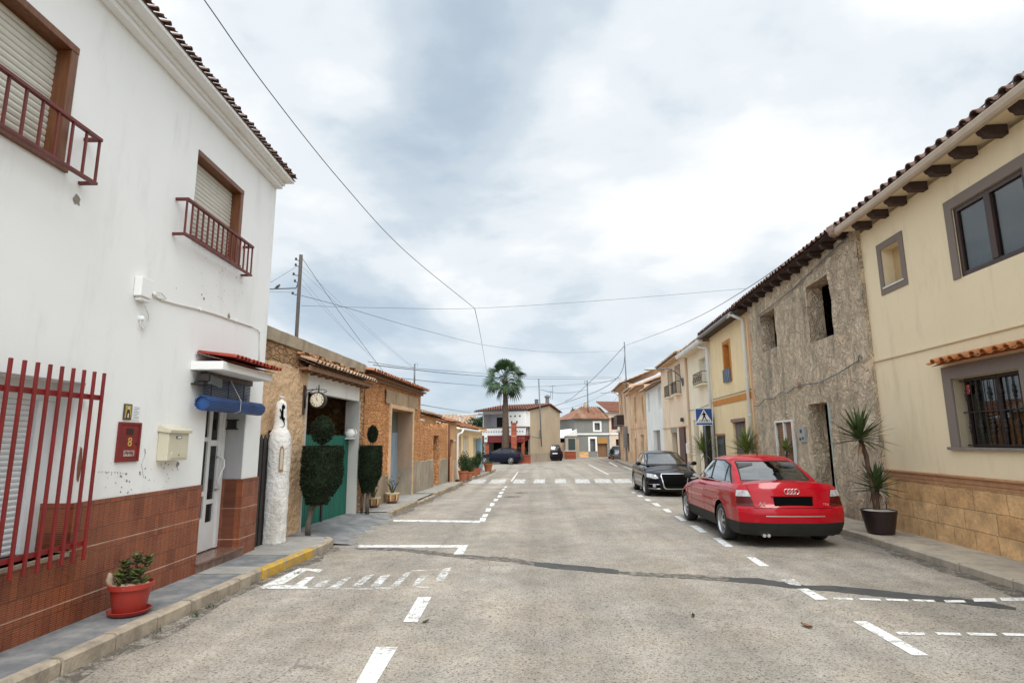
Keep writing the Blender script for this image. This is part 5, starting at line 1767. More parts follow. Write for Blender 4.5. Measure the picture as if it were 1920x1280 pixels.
# clay tile hood over the lower window
mb = MB(R); tiles(mb, -.95, 1.05, .20, .0, 2.75, 2.84, .215, .4, .07, thick=.016); mb.build('window_hood', CLAYO, by)
# eave: boarded soffit, rafters, fascia gutter and tile edge
mb = MB(R); mb.box(U0, U1 + .02, -.2, .38, 5.812, 5.84); mb.build('soffit', YEL, by)
u = 2.70
k = 0
while u > U0:
    mb = MB(R)
    mb.prism([(0.0, 5.665), (.25, 5.665), (.27, 5.70), (.31, 5.72), (.35, 5.81), (0.0, 5.81)], u - .13, u, axis=0)
    mb.build('rafter', BEAM, by, bev=.004)
    u -= .58; k += 1
mb = MB(R)
prof = [(.355, 5.77), (.375, 5.735), (.44, 5.735), (.465, 5.77), (.475, 5.84), (.46, 5.87), (.445, 5.86), (.44, 5.79), (.38, 5.79), (.36, 5.84)]
mb.prism(prof, U0, U1 + .02, axis=0); mb.build('gutter', GUTT, by)
mb = MB(R); tiles(mb, U0, U1 + .04, .44, -4, 5.85, 7.3, .255, .42, .082, thick=.018); mb.build('roof', CLAYD, by)

# --- grey trowelled house
gh = house('unfinished_grey_house', 'two-storey house in rough grey trowelled render with bare window openings', 6.6)
S1 = (7.80, 8.95, 4.18, 5.28); S2 = (4.42, 5.62, 3.90, 5.28); S3 = (5.02, 6.08, -.3, 2.46); S4 = (7.15, 8.3, .5, 2.08)
stc = rough(31, .045, 1.6, .016)
mb = MB(R)
wall(mb, 3.05, 10.05, -.8, 5.84, [S1, S2, S3, S4], .38, .075, step=.085, disp=stc)
shell(mb, 3.15, 10.05, -.8, 5.84, 7)
mb.face([(3.05, .075, -.8), (3.05, .075, 5.84), (3.05, .001, 5.84), (3.05, .001, -.8)])
mb.build('wall', STC, gh, merge=True, smooth=40)
mb = MB(R); mb.box(7.80, 8.95, -.62, -.38, 4.0, 5.4, 0); mb.build('opening_back', DKIN, gh)
mb = MB(R); mb.box(4.4, 5.64, -.95, -.9, 3.8, 5.4, 0); mb.build('opening_back', DKIN, gh)
mb = MB(R); mb.box(4.44, 4.50, -.36, .0, 3.92, 5.26); mb.box(4.50, 4.85, -.34, -.30, 3.92, 5.26); mb.build('window_shutter', mat('rust_red_wood', (.30, .085, .03), .7, (.20, .055, .02), 5, stretch=(5, 5, .6)), gh)
mb = MB(R); mb.box(7.82, 7.88, -.36, -.04, 4.2, 5.26); mb.build('window_shutter', mat('honey_wood', (.42, .20, .06), .7, (.30, .14, .04), 5, stretch=(5, 5, .6)), gh)
mb = MB(R); mb.box(5.02, 6.08, -.45, -.40, -.3, 2.05, 0); mb.build('blocked_doorway', STC, gh)
mb = MB(R); mb.box(5.02, 6.08, -.43, -.395, 2.06, 2.46, 0); mb.build('door_top_panel', m_plaster('pinkish_panel', (.40, .33, .27)), gh)
mb = MB(R); mb.box(5.02, 5.28, -.394, -.30, 2.15, 2.40); mb.build('door_lamp', BLACK, gh, bev=.01)
mb = MB(R); mb.box(5.005, 5.022, -.36, .10, -.2, 2.46); mb.build('door_edge_strip', mat('pale_blue_strip', (.42, .50, .46), .7), gh)
mb = MB(R); a, b, c, d = S4
surround(mb, S4, .05, .13, .05, bottom=False); mb.box(7.69, 7.76, .03, .12, c, d)
g4 = mb.build('window_frame', TRIMW, gh, bev=.004)
mb = MB(R); louvre(mb, a, 7.69, c, d, .05, .07); louvre(mb, 7.76, b, c, d, .05, .07); mb.build('slatted_shutter', OLDW, g4)
mb = MB(R); mb.box(6.36, 6.72, .06, .13, 1.55, 1.94); mb.build('meter_box', mat('grey_meter_box', (.36, .38, .37), .5, (.30, .32, .31), 4), gh, bev=.008)
mb = MB(R); mb.box(6.50, 6.60, .131, .14, 1.78, 1.87); mb.box(6.42, 6.50, .131, .14, 1.62, 1.68); mb.box(6.58, 6.66, .131, .14, 1.60, 1.66); mb.build('meter_window', BLKM, gh)
mb = MB(R); mb.box(6.45, 6.62, .07, .15, 2.93, 3.06); mb.build('cable_box', mat('pinkish_box', (.42, .27, .2), .6), gh, bev=.008)
mb = MB(R)
P = [(3.25, 3.20), (3.32, 3.28), (3.4, 3.18), (4.2, 3.03), (5.2, 2.92), (6.2, 2.95), (6.53, 2.98), (7.2, 2.82), (7.6, 2.90), (8.2, 2.76), (9.0, 2.80), (9.5, 2.62), (10.0, 2.66)]
mb.tube([(u, .12 + .02 * (i % 2), z) for i, (u, z) in enumerate(P)], .012, 6)
mb.tube([(9.0, .12, 5.3), (6.3, .12, 5.42), (3.3, .12, 5.75)], .012, 6)
mb.build('wall_cable', WIRE, gh, smooth=True)
mb = MB(R); mb.box(3.2, 10.5, .0, .36, 5.88, 5.91); mb.build('eave_board', BEAM, gh)
u = 3.5
while u < 10.4:
    mb = MB(R); mb.prism([(0.0, 5.74), (.28, 5.76), (.34, 5.82), (.34, 5.878), (0.0, 5.878)], u - .10, u, axis=0)
    mb.build('rafter', BEAM, gh); u += .62
mb = MB(R); tiles(mb, 3.22, 10.55, .42, -4, 5.90, 7.2, .22, .42, .058, jit=.03); mb.build('roof', CLAYD, gh)
mb = MB(R); mb.lathe((3.2, .42, 5.84), [(.02, -.12), (.10, -.09), (.13, .0), (.12, .10), (.03, .16)], 10, jit=.15); mb.build('gutter_end', mat('pink_mortar', (.34, .22, .17), .9, (.26, .2, .16), 10, bs=20, bst=1, bd=.02), gh)

# --- yellow house with orange trim
oy = house('orange_trim_house', 'yellow house with an orange band, one tall upper window and white downpipe', 13)
O1 = (12.55, 13.50, 3.80, 5.20); O2 = (11.40, 12.85, -.4, 2.28)
O1 = (12.6, 13.35, 3.72, 5.12)
mb = MB(R); wall(mb, 10.08, 15.35, -.8, 5.75, [O1, O2], .26, .0); shell(mb, 10.08, 15.35, -.8, 5.75, 7); mb.build('wall', YEL2, oy)
mb = MB(R); surround(mb, O1, .12, .025, bottom=False); mb.box(12.6, 13.35, -.26, -.2, 3.72, 5.12, 0); mb.box(13.33, 13.349, -.2, 0, 3.72, 5.12); mb.build('window_surround', OCH, oy)
mb = MB(R); mb.box(12.95, 13.33, -.199, -.16, 3.8, 5.06); mb.build('window_leaf', mat('orange_brown_leaf', (.30, .11, .022), .6, (.24, .085, .02), 5), oy)
mb = MB(R)
mb.box(12.55, 13.40, .04, .07, 3.70, 4.18)
for i in range(5):
    mb.box(12.57 + i * .2, 12.59 + i * .2, .07, .09, 3.70, 4.18)
mb.build('window_rail', mat('blue_grey_rail', (.10, .12, .16), .5, (.18, .22, .28), 9), oy)
mb = MB(R); mb.box(10.1, 15.35, .0, .02, 2.93, 3.14); mb.build('wall_band', OCH, oy)
mb = MB(R); mb.tube([(10.1, .03, 3.22), (15.3, .03, 3.22)], .012, 5); mb.build('wall_cable', WIRE, oy)
mb = MB(R)
for i in range(6):
    mb.box(11.42 + i * .24, 11.42 + i * .24 + .225, -.12, -.08, -.4, 2.2)
mb.build('door', PURP, oy)
mb = MB(R); mb.box(11.38, 12.9, -.05, .06, 2.22, 2.34); mb.build('door_lintel', mat('pinkish_wood', (.30, .19, .15), .8, (.22, .14, .11), 6), oy, bev=.004)
mb = MB(R); mb.box(14.0, 15.0, .003, .05, .3, 1.75, 0); mb.build('notice_case_frame', mat('dark_green_grey', (.025, .035, .035), .4), oy, bev=.01)
mb = MB(R)
for i in range(9):
    mb.box(14.1, 14.9, .051, .06, .4 + i * .1, .43 + i * .1)
mb.box(14.1, 14.9, .051, .058, 1.45, 1.6)
mb.build('notice_case_slat', mat('dark_slat', (.07, .08, .085), .5), oy)
mb = MB(R); mb.box(13.93, 15.06, 0, .10, 1.76, 1.84); mb.build('notice_case_roof', mat('clay_coping', (.34, .18, .12), .8), oy, bev=.01)
mb = MB(R); mb.tube([(11.2, .40, 5.76), (10.7, .42, 5.76), (10.62, .38, 5.68), (10.62, .08, 5.55), (10.62, .08, 5.4), (10.62, .08, -.1)], .055, 10); mb.build('downpipe', GUTW, oy, smooth=True)
mb = MB(R)
for z in (4.9, 3.6, 2.4, 1.2):
    mb.lathe((10.62, .08, z), [(.068, -.02), (.068, .02)], 12)
mb.build('pipe_bracket', GUTW, oy)
mb = MB(R); mb.box(9.98, 10.30, .0, .06, -.8, 5.7); mb.build('corner_band', m_plaster('salmon_corner', (.60, .32, .19), grime=(.40, .24, .16), amt=.6), oy, bev=.006)
mb = MB(R); mb.box(10.1, 15.3, .0, .38, 5.75, 5.78); mb.build('eave_board', BEAM, oy)
mb = MB(R); mb.prism([(.34, 5.76), (.37, 5.72), (.44, 5.72), (.47, 5.76), (.46, 5.83), (.35, 5.83)], 10.6, 15.35, axis=0); mb.build('gutter', mat('grey_gutter', (.20, .19, .20), .5), oy)
mb = MB(R); tiles(mb, 10.1, 15.4, .44, -4, 5.84, 7.2, .22, .42, .075); mb.build('roof', CLAYD, oy)

# --- cream house with balcony window
c2 = house('cream_balcony_house', 'cream house with one ironwork balcony window and white eave gutter', 17.5)
K1 = (16.3, 17.5, 3.98, 5.15); K2 = (16.05, 17.2, -.4, 2.12); K3 = (18.3, 19.3, -.4, 2.52)
mb = MB(R); wall(mb, 15.35, 19.95, -.8, 5.62, [K1, K2, K3], .26, -.02); shell(mb, 15.35, 19.95, -.8, 5.62, 7, n=-.02); mb.build('wall', CRM, c2)
mb = MB(R); mb.box(16.3, 17.5, -.29, -.24, 3.98, 5.15); mb.build('window_shutter', SHUTW, c2)
mb = MB(R); mb.box(16.05, 17.2, -.27, -.22, -.4, 2.12); mb.build('door', mat('dark_red_door', (.09, .02, .015), .5, (.06, .03, .02), 5), c2)
mb = MB(R); mb.box(18.3, 19.3, -.27, -.22, -.4, 2.52); mb.build('door', mat('beige_door', (.40, .32, .22), .6, (.34, .26, .17), 4), c2)
def iron_balcony(par, u0, u1, z0, z1, n=.25, m_=None, slab=True, deco=True):
    mb = MB(R)
    for z in (z0 + .02, z1):
        mb.tube([(u0, 0, z), (u0, n, z), (u1, n, z), (u1, 0, z)], .016, 6)
    k = int((u1 - u0) / .13)
    for i in range(k + 1):
        u = u0 + (u1 - u0) * i / k
        if deco:
            mb.tube([(u, n, z0), (u + .04, n + .01, z0 + (z1 - z0) * .33), (u - .04, n + .01, z0 + (z1 - z0) * .66), (u, n, z1)], .010, 5)
        else:
            mb.tube([(u, n, z0), (u, n, z1)], .010, 5)
    mb.build('balcony_rail', m_ or BLKM, par)
    if slab:
        mb = MB(R); mb.box(u0 - .04, u1 + .04, 0, n + .05, z0 - .07, z0 - .01); mb.build('balcony_slab', CRM, par, bev=.006)
iron_balcony(c2, 16.1, 17.75, 3.98, 4.48, .22, mat('rusty_iron', (.07, .04, .025), .7, (.14, .09, .06), 12))
mb = MB(R)
for z in (4.22,):
    for i in range(4):
        mb.lathe((16.35 + i * .4, .24, z), [(.12, 0), (.14, .01), (.12, .02)], 12, 0, 'y', cap=False)
mb.build('rail_ornament', MATS['rusty_iron'], c2)
mb = MB(R); mb.tube([(15.4, .02, 3.1), (17.0, .02, 3.02), (18.6, .02, 2.98), (19.9, .02, 3.0)], .012, 5); mb.build('wall_cable', WIRE, c2)
mb = MB(R); mb.tube([(16.0, .34, 5.60), (15.8, .30, 5.45), (15.5, .12, 5.36), (15.45, .10, 5.30), (15.45, .10, 5.1), (15.45, .10, -.1)], .06, 10); mb.build('downpipe', GUTW, c2, smooth=True)
mb = MB(R); mb.prism([(.26, 5.62), (.30, 5.54), (.44, 5.54), (.48, 5.62), (.48, 5.71), (.26, 5.71)], 15.4, 20.2, axis=0); mb.build('gutter', GUTW, c2)
mb = MB(R); mb.box(15.35, 19.95, -.02, .27, 5.56, 5.61); mb.build('eave_board', PCH, c2)
mb = MB(R); tiles(mb, 15.4, 20.2, .42, -4, 5.71, 7.1, .22, .42, .075); mb.build('roof', CLAYP, c2)

# --- peach cream house with two narrow balconies
c1 = house('twin_window_house', 'peach cream house with two narrow black balcony windows side by side', 24)
T1 = (24.0, 25.2, 4.0, 5.45); T2 = (21.8, 23.0, 4.0, 5.45); T3 = (23.55, 25.1, -.5, 2.0); T4 = (21.2, 22.1, -.5, 2.26)
mb = MB(R); wall(mb, 19.95, 27.75, -.9, 5.9, [T1, T2, T3], .3, -.03); shell(mb, 19.95, 27.75, -.9, 5.9, 7, n=-.03); mb.build('wall', PCH, c1)
for T in (T1, T2):
    mb = MB(R); mb.box(T[0], T[1], -.33, -.28, T[2], T[3]); w_ = mb.build('window_shutter', mat('grey_shutter', (.14, .13, .12), .6), c1)
    mb = MB(R); surround(mb, T, .08, .0, -.03, bottom=False); mb.build('window_surround', mat('grey_lintel', (.24, .21, .19), .7), c1)
    iron_balcony(c1, T[0] - .1, T[1] + .1, 4.0, 4.62, .22, deco=False)
mb = MB(R); mb.box(T3[0], T3[1], -.33, -.29, T3[2], T3[3]); mb.build('garage_opening', BLACK, c1)
mb = MB(R); mb.box(T3[0], T3[1], -.03, .02, 2.0, 2.3); mb.build('garage_lintel', mat('grey_lintel2', (.30, .27, .25), .7), c1)
mb = MB(R); mb.box(21.2, 22.5, -.029, .06, -.5, 2.26); mb.build('door', mat('brown_red_door', (.085, .025, .018), .5, (.06, .018, .014), 5), c1)
mb = MB(R); mb.box(19.98, 21.1, -.029, .01, -.6, .55); mb.build('tiled_base', mat('blue_grey_tile', (.24, .26, .31), .5, (.30, .28, .28), 14), c1)
mb = MB(R); mb.box(20.4, 20.75, -.02, .10, .95, 1.45); mb.build('meter_box', WHT, c1, bev=.01)
mb = MB(R); mb.box(19.9, 20.15, -.03, .05, -.6, 5.8); mb.build('corner_band', m_plaster('tan_corner', (.56, .40, .26)), c1)
mb = MB(R); mb.box(19.9, 27.8, -.03, .02, 2.26, 2.31); mb.build('string_course', PCH2, c1)
mb = MB(R); mb.box(19.98, 27.75, 0, .38, 5.78, 5.84); mb.build('eave_board', PCH2, c1)
mb = MB(R); tiles(mb, 19.95, 27.9, .45, -4, 5.85, 7.2, .24, .45, .08); mb.build('roof', CLAYP, c1)
mb = MB(R); mb.box(21.4, 21.7, .02, .12, 2.52, 2.72); mb.build('wall_lantern', BLKM, c1, bev=.01)

# --- small white house
ws = house('small_white_house', 'lower white house with a grey garage shutter between two peach houses', 31)
X1 = (28.2, 29.4, 3.55, 5.0); X2 = (33.2, 34.1, 3.6, 5.0); X3 = (29.3, 32.1, -.6, 2.24)
mb = MB(R); wall(mb, 27.75, 35.1, -1, 5.15, [X1, X2, X3], .3, -.06); shell(mb, 27.75, 35.1, -1, 5.15, 7, n=-.06); mb.build('wall', PLW2, ws)
mb = MB(R); louvre(mb, 29.3, 32.1, -.6, 2.24, -.3, .16); mb.build('garage_shutter', mat('grey_shutter2', (.26, .25, .22), .5), ws)
mb = MB(R)
for T in (X1, X2):
    mb.box(T[0], T[1], -.34, -.3, T[2], T[3])
mb.build('window_panel', SHUTW, ws)
mb = MB(R); mb.box(28.2, 29.2, .0, .4, -.5, .55); mb.build('utility_box', BLKM, ws, bev=.02)
mb = MB(R); tiles(mb, 27.8, 35.2, .40, -4, 5.08, 6.5, .26, .45, .085); mb.build('roof', CLAYP, ws)

# --- worn peach houses at the end of the row
q2 = house('worn_peach_house', 'worn orange peach house with stained plaster beyond the small white house', 40)
Y1 = (36.0, 36.9, 3.0, 4.9); Y2 = (40.6, 41.8, 3.0, 5.2); Y3 = (36.6, 38.6, -.6, 2.0); Y4 = (41.5, 42.6, -.6, 1.7)
mb = MB(R); wall(mb, 35.1, 45.2, -1, 5.75, [Y1, Y2, Y3, Y4], .3, .0); shell(mb, 35.1, 45.2, -1, 5.75, 7); mb.build('wall', PCH2, q2)
mb = MB(R)
for T in (Y1, Y2, Y4):
    mb.box(T[0], T[1], -.34, -.28, T[2], T[3])
mb.build('window_shutter', OLDW, q2)
mb = MB(R); mb.box(Y3[0], Y3[1], -.34, -.28, Y3[2], Y3[3]); mb.build('garage_door', mat('pale_lilac_door', (.42, .42, .50), .5, (.36, .36, .43), 4), q2)
mb = MB(R); mb.box(35.1, 45.2, .0, .45, 5.68, 5.8); mb.box(35.1, 45.2, 0, .05, 2.55, 2.65); mb.build('eave_course', PCH2, q2)
mb = MB(R); tiles(mb, 35, 40.2, .62, -4, 5.55, 7.3, .3, .5, .095); tiles(mb, 40.2, 45.5, .55, -4, 5.85, 7.6, .3, .5, .095); mb.build('roof', CLAYP, q2)

q1 = house('corner_peach_house', 'tall peach house with arched doorway and box balcony at the far street corner', 50)
V1 = (51.6, 53.0, 3.2, 6.3); V2 = (48.3, 49.5, 3.6, 6.2); V3 = (51.2, 52.8, -.2, 2.2); V4 = (46.6, 48.2, -.4, 2.2)
mb = MB(R); wall(mb, 45.2, 54.4, -1.2, 6.75, [V1, V2, V3, V4], .3, .02); shell(mb, 45.2, 54.4, -1.2, 6.75, 7, n=.02); mb.build('wall', m_plaster('peach_render', (.76, .55, .38), grime=(.50, .36, .25), amt=.6), q1)
mb = MB(R)
for T in (V1, V2):
    mb.box(T[0], T[1], -.32, -.27, T[2], T[3])
mb.build('window_shutter', OLDW, q1)
mb = MB(R)
for T in (V3, V4):
    mb.box(T[0], T[1], -.32, -.27, T[2], T[3])
mb.build('door', mat('very_dark_brown_door', (.05, .018, .01), .6), q1)
mb = MB(R); mb.box(50.6, 54.2, .02, .75, 3.0, 3.1); mb.build('balcony_slab', TRIM, q1)
mb = MB(R); mb.box(50.6, 54.2, .71, .75, 3.1, 4.1); mb.box(50.6, 50.64, .02, .71, 3.1, 4.1); mb.build('balcony_screen', DWOOD, q1)
mb = MB(R); mb.box(45.2, 54.4, .02, .08, -1, .5); mb.box(53.5, 54.5, .02, .12, -1, 6.7); mb.build('plinth', PCH2, q1)
mb = MB(R); mb.box(45, 55.0, .0, .55, 6.72, 6.85); mb.build('eave_course', PCH2, q1)
mb = MB(R); tiles(mb, 44.8, 55.2, .80, -4, 6.75, 8.6, .3, .5, .095); mb.build('roof', CLAYP, q1)
mb = MB(R); mb.box(47.6, 48.2, .09, .40, .9, 2.9); mb.tube([(47.9, .2, 2.9), (47.9, .2, -.6)], .09, 8); mb.build('meter_post', mat('grey_post', (.24, .23, .22), .7), q1)
# gate pier with a pale cap at the corner
pr_ = thing('gate_pier', 'brown gate pier with a pale shaped cap at the far right street corner', 'pier', R(56.5, 0, -.5))
mb = MB(R); mb.box(55.2, 56.6, -.6, .1, -1, 2.4); mb.build('pier', m_plaster('brown_pier', (.26, .16, .11)), pr_)
mb = MB(R); mb.box(55.0, 57.2, -.7, .3, 2.4, 2.6); mb.prism([(55.2, 2.6), (56.8, 2.6), (56.2, 2.85), (56.0, 3.1), (55.8, 2.85)], -.5, .2); mb.build('pier_cap', TRIMW, pr_, bev=.02)

# ------------------------------------------------------------------ crossing sign
u_, z_ = R.uz(1320, 781, .5)
sp = AY(1320, 781, 23.6)
sg_ = thing('crossing_sign', 'blue square pedestrian crossing sign on a post behind the parked cars', 'road sign', (sp.x, sp.y, gz(sp.y) + .1))
SM = Matrix.Translation(sp) @ Matrix(((1, 0, 0), (0, 0, -1), (0, 1, 0))).to_4x4()   # local x right, y up, z to the camera
def sgn(mb_pts_list, nm, m_, z, thick=.002):
    mb = MB(lambda a, b, c: SM @ Vector((a, b, c)))
    for poly in mb_pts_list:
        mb.prism(poly, z, z + thick, axis=2)
    return mb.build(nm, m_, sg_)
def rrect(x0, x1, y0, y1, r, k=5):
    P = []
    for cx, cy, a0 in ((x1 - r, y1 - r, 0), (x0 + r, y1 - r, 90), (x0 + r, y0 + r, 180), (x1 - r, y0 + r, 270)):
        for i in range(k):
            a = rad(a0 + 90 * i / (k - 1)); P.append((cx + r * math.cos(a), cy + r * math.sin(a)))
    return P
h = .345
sgn([rrect(-h, h, -h, h, .05)], 'sign_panel', WHT, -.012, .012)
sgn([rrect(-h + .025, h - .025, -h + .13, h - .025, .035)], 'blue_field', BLUSIGN, .001)
sgn([rrect(-h + .025, h - .025, -h + .025, -h + .10, .02)], 'blue_band', BLUSIGN, .001)
sgn([[(-.30, -h + .14), (.30, -h + .14), (0, h - .04)]], 'white_triangle', WHT, .004)
figs = [[(-.028 + .0, .20), (.0, .235), (.028, .20), (.018, .165), (-.018, .165)],
        [(-.04, .155), (.04, .155), (.045, .02), (-.03, .02)],
        [(-.04, .155), (-.10, .06), (-.085, .045), (-.02, .11)], [(.03, .155), (.10, .08), (.09, .06), (.03, .10)],
        [(-.03, .03), (.02, .03), (-.02, -.07), (-.055, -.17), (-.09, -.16), (-.06, -.06)], [(-.0, .03), (.045, .03), (.07, -.07), (.12, -.15), (.09, -.17), (.03, -.08)]]
for i in range(7):
    x = -.20 + i * .062
    figs.append([(x, -.19), (x + .028, -.19), (x + .04, -.12), (x + .018, -.12)])
sgn(figs, 'walking_figure', BLACK, .007)
mb = MB(); mb.tube([(sp.x + .02, sp.y + .05, gz(sp.y)), (sp.x + .02, sp.y + .05, sp.z + .34)], .03, 10); mb.build('post', POLEG, sg_, smooth=True)
mb = MB(R); mb.box(15.50, 15.72, .06, .40, -.3, 2.6)
tag(mb.build('wall_board', BLKM, origin=R(15.6, .2, -.1), bev=.01), 'tall narrow black board standing against the wall under the crossing sign', 'board')

# street lamps on wall brackets
def wall_lamp(u, z, n_out, lab, zu):
    t = thing('street_lamp', lab, 'street lamp', R(u, 0, z), 'lamps on curved wall brackets')
    mb = MB(R); mb.box(u - .06, u + .06, 0, .06, z - .25, z + .15); mb.tube([(u, .05, z - .1), (u, .12, z + .25), (u, .5, z + .55), (u, n_out * .6, z + .66), (u, n_out, z + .62)], .028, 8); mb.build('lamp_bracket', POLEG, t, smooth=True)
    mb = MB(R); mb.lathe((u, n_out - .05, z + .60), [(.02, 0), (.10, .05), (.14, .2), (.13, .45), (.06, .62), (.01, .64)], 12, 0, 'y')
    for v in mb.v: v.z = z + .62 + (v.z - z - .60) * .5
    mb.build('lamp_head', mat('pale_grey_lamp', (.48, .49, .46), .4), t, smooth=True)
wall_lamp(21.0, 4.55, 1.35, 'nearer street lamp on a curved arm, between twin balconies and the ironwork balcony', 0)
wall_lamp(54.0, 6.0, 1.5, 'far street lamp at the corner of the tall peach house', 0)

# ------------------------------------------------------------------ yucca plants
def yucca(x, y, z, lab, pot, stems, grp=None, leaf=None, nm='potted_yucca'):
    t = thing(nm, lab, 'potted plant', (x, y, z), grp)
    pr, ph, m_ = pot
    mb = MB(); mb.lathe((x, y, z), [(pr * .74, 0), (pr, ph), (pr * .96, ph), (pr * .93, ph - .02), (.01, ph - .025)], 4 if m_ is None else 30, jit=0)
    mb.build('pot', POTB if m_ is None else m_, t, smooth=50)
    mb = MB(); mb.lathe((x, y, z + ph - .02), [(pr * .93, 0), (pr * .6, .02), (.01, .025)], 20); mb.build('gravel', GRAVW, t)
    for pts, r, n, ln in stems:
        mb = MB(); mb.tube([(x + a, y + b, z + c) for a, b, c in pts], [r * 1.2] + [r * (1 + .12 * math.sin(i * 2.3)) for i in range(len(pts) - 1)], 9)
        mb.build('stem', BARK, t, smooth=True)
        e = pts[-1]
        mb = MB(); rosette(mb, (x + e[0], y + e[1], z + e[2] - .03), n, ln * 1.28, .036)
        for v in mb.v: v += Vector((mnoise.noise(v * 3) * .02, mnoise.noise(v * 3 + Vector((5, 0, 0))) * .02, mnoise.noise(v * 2.2) * .03))
        mb.build('leaf_rosette', leaf or LEAFY, t)
        mb = MB()
        for _ in range(9):
            a = random.uniform(0, 6.28); blade(mb, (x + e[0], y + e[1], z + e[2] - .06), (math.cos(a), math.sin(a), random.uniform(-.9, -.1)), ln * random.uniform(.5, .9), .016, 1.8, 5)
        mb.build('dead_leaves', MATS['weathered_wood'], t)
    return t
b = G(1652, 998, .12)
d0 = b.y
def rel(x, y):
    p = AY(x, y, d0); return (p.x - b.x, 0, p.z - b.z)
e1, e2 = rel(1613, 824), rel(1639, 900)
stm1 = [(-.03, 0, .30)] + [rel(1640, 945), rel(1634, 905), rel(1628, 880), rel(1624, 855), e1]
yucca(b.x, b.y, b.z, 'tall leaning yucca with two leaf heads in a dark pot by the grey house', (.285, .385, POTB), [
    ([(-.03, .01, .33)] + stm1[1:], .038, 60, .46),
    ([(-.01, .03, .33), (.0, .03, .60), (rel(1645, 915)[0], .03, rel(1645, 915)[2])], .045, 52, .36)])
yb = LEAFYB
for px, Y, lab, ln in ((1400, 18.7, 'bright green yucca showing above the red car roof by the purple doors', .62), (1321, 24.0, 'bright green yucca under the crossing sign, left of the red car', .72)):
    tp_ = AY(px, 846 if px > 1350 else 848, Y)
    z0 = gz(Y) + .12
    yucca(tp_.x, tp_.y, z0, lab, (.24, .36, POTT), [([(0, 0, .34), (.02, 0, (tp_.z - z0) * .6), (0, 0, tp_.z - z0)], .045, 70, ln)], 'bright yuccas along the right pavement', yb)
tp_ = AY(1474, 838, 15.7); z0 = gz(15.7) + .12
yucca(tp_.x, tp_.y, z0, 'small yucca tip peeping over the red car roof below the slatted window', (.2, .3, POTT), [([(0, 0, .28), (0, 0, tp_.z - z0 - .1)], .03, 30, .22)], 'bright yuccas along the right pavement', yb)
# ------------------------------------------------------------------ cars
def lerp(a, b, t): return a + (b - a) * t


def curve(pts, x):
    if x <= pts[0][0]: return pts[0][1]
    for (x0, y0), (x1, y1) in zip(pts, pts[1:]):
        if x <= x1:
            t = (x - x0) / (x1 - x0); t = t * t * (3 - 2 * t) * .5 + t * .5
            return lerp(y0, y1, t)
    return pts[-1][1]


def boxgrid(nt, ns, nh, fn):
    """closed box topology, fn(t, s, h) -> point, t length 0..1, s across -1..1, h up 0..1"""
    idx, P, F = {}, [], []
    def vid(i, k, j):
        key = (i, k, j)
        if key not in idx:
            idx[key] = len(P); P.append(fn(i / nt, -1 + 2 * k / ns, j / nh))
        return idx[key]
    for i in range(nt):
        for k in range(ns):
            for j in (0, nh):
                F.append((vid(i, k, j), vid(i + 1, k, j), vid(i + 1, k + 1, j), vid(i, k + 1, j)))
        for j in range(nh):
            for k in (0, ns):
                F.append((vid(i, k, j), vid(i + 1, k, j), vid(i + 1, k, j + 1), vid(i, k, j + 1)))
    for k in range(ns):
        for j in range(nh):
            for i in (0, nt):
                F.append((vid(i, k, j), vid(i, k + 1, j), vid(i, k + 1, j + 1), vid(i, k, j + 1)))
    me = bpy.data.meshes.new('tmp'); me.from_pydata(P, [], F)
    bm = bmesh.new(); bm.from_mesh(me); bpy.data.meshes.remove(me)
    bmesh.ops.recalc_face_normals(bm, faces=bm.faces)
    return bm


def ease_t(t, k=2.2):
    """crowd the samples near both ends"""
    return .5 - .5 * (1 - 2 * t) * (1 - (1 - abs(1 - 2 * t)) ** k) ** 0 if False else (t ** 1.0)


def in_poly(x, y, poly):
    c = False
    n = len(poly)
    for i in range(n):
        x0, y0 = poly[i]; x1, y1 = poly[(i + 1) % n]
        if (y0 > y) != (y1 > y) and x < (x1 - x0) * (y - y0) / (y1 - y0) + x0:
            c = not c
    return c


def region(bm, poly, ax, test, mi, only=None):
    """cut the polygon's outline into the mesh along axis ax (0: poly in y,z; 1: poly in x,z; 2: poly in x,y) and give the faces inside material mi"""
    A, B = {0: (1, 2), 1: (0, 2), 2: (0, 1)}[ax]
    n = len(poly)
    def cand():
        xs = [p[0] for p in poly]; ys = [p[1] for p in poly]
        x0, x1, y0, y1 = min(xs) - .02, max(xs) + .02, min(ys) - .02, max(ys) + .02
        fs = []
        for f in bm.faces:
            if not test(f): continue
            if only is not None and f.material_index not in only: continue
            a = [v.co[A] for v in f.verts]; b = [v.co[B] for v in f.verts]
            if max(a) < x0 or min(a) > x1 or max(b) < y0 or min(b) > y1: continue
            fs.append(f)
        return fs
    for i in range(n):
        p, q = poly[i], poly[(i + 1) % n]
        co = Vector((0, 0, 0)); co[A], co[B] = p
        no = Vector((0, 0, 0)); no[A], no[B] = q[1] - p[1], -(q[0] - p[0])
        if no.length < 1e-6: continue
        fs = cand()
        geom = list({e for f in fs for e in f.edges}) + list({v for f in fs for v in f.verts}) + fs
        bmesh.ops.bisect_plane(bm, geom=geom, dist=1e-5, plane_co=co, plane_no=no)
    for f in cand():
        c = f.calc_center_median()
        if in_poly(c[A], c[B], poly):
            f.material_index = mi


def split_off(bm, mi_set):
    """copy of the faces whose material index is in the set"""
    nb = bm.copy()
    bmesh.ops.delete(nb, geom=[f for f in nb.faces if f.material_index not in mi_set], context='FACES')
    return nb


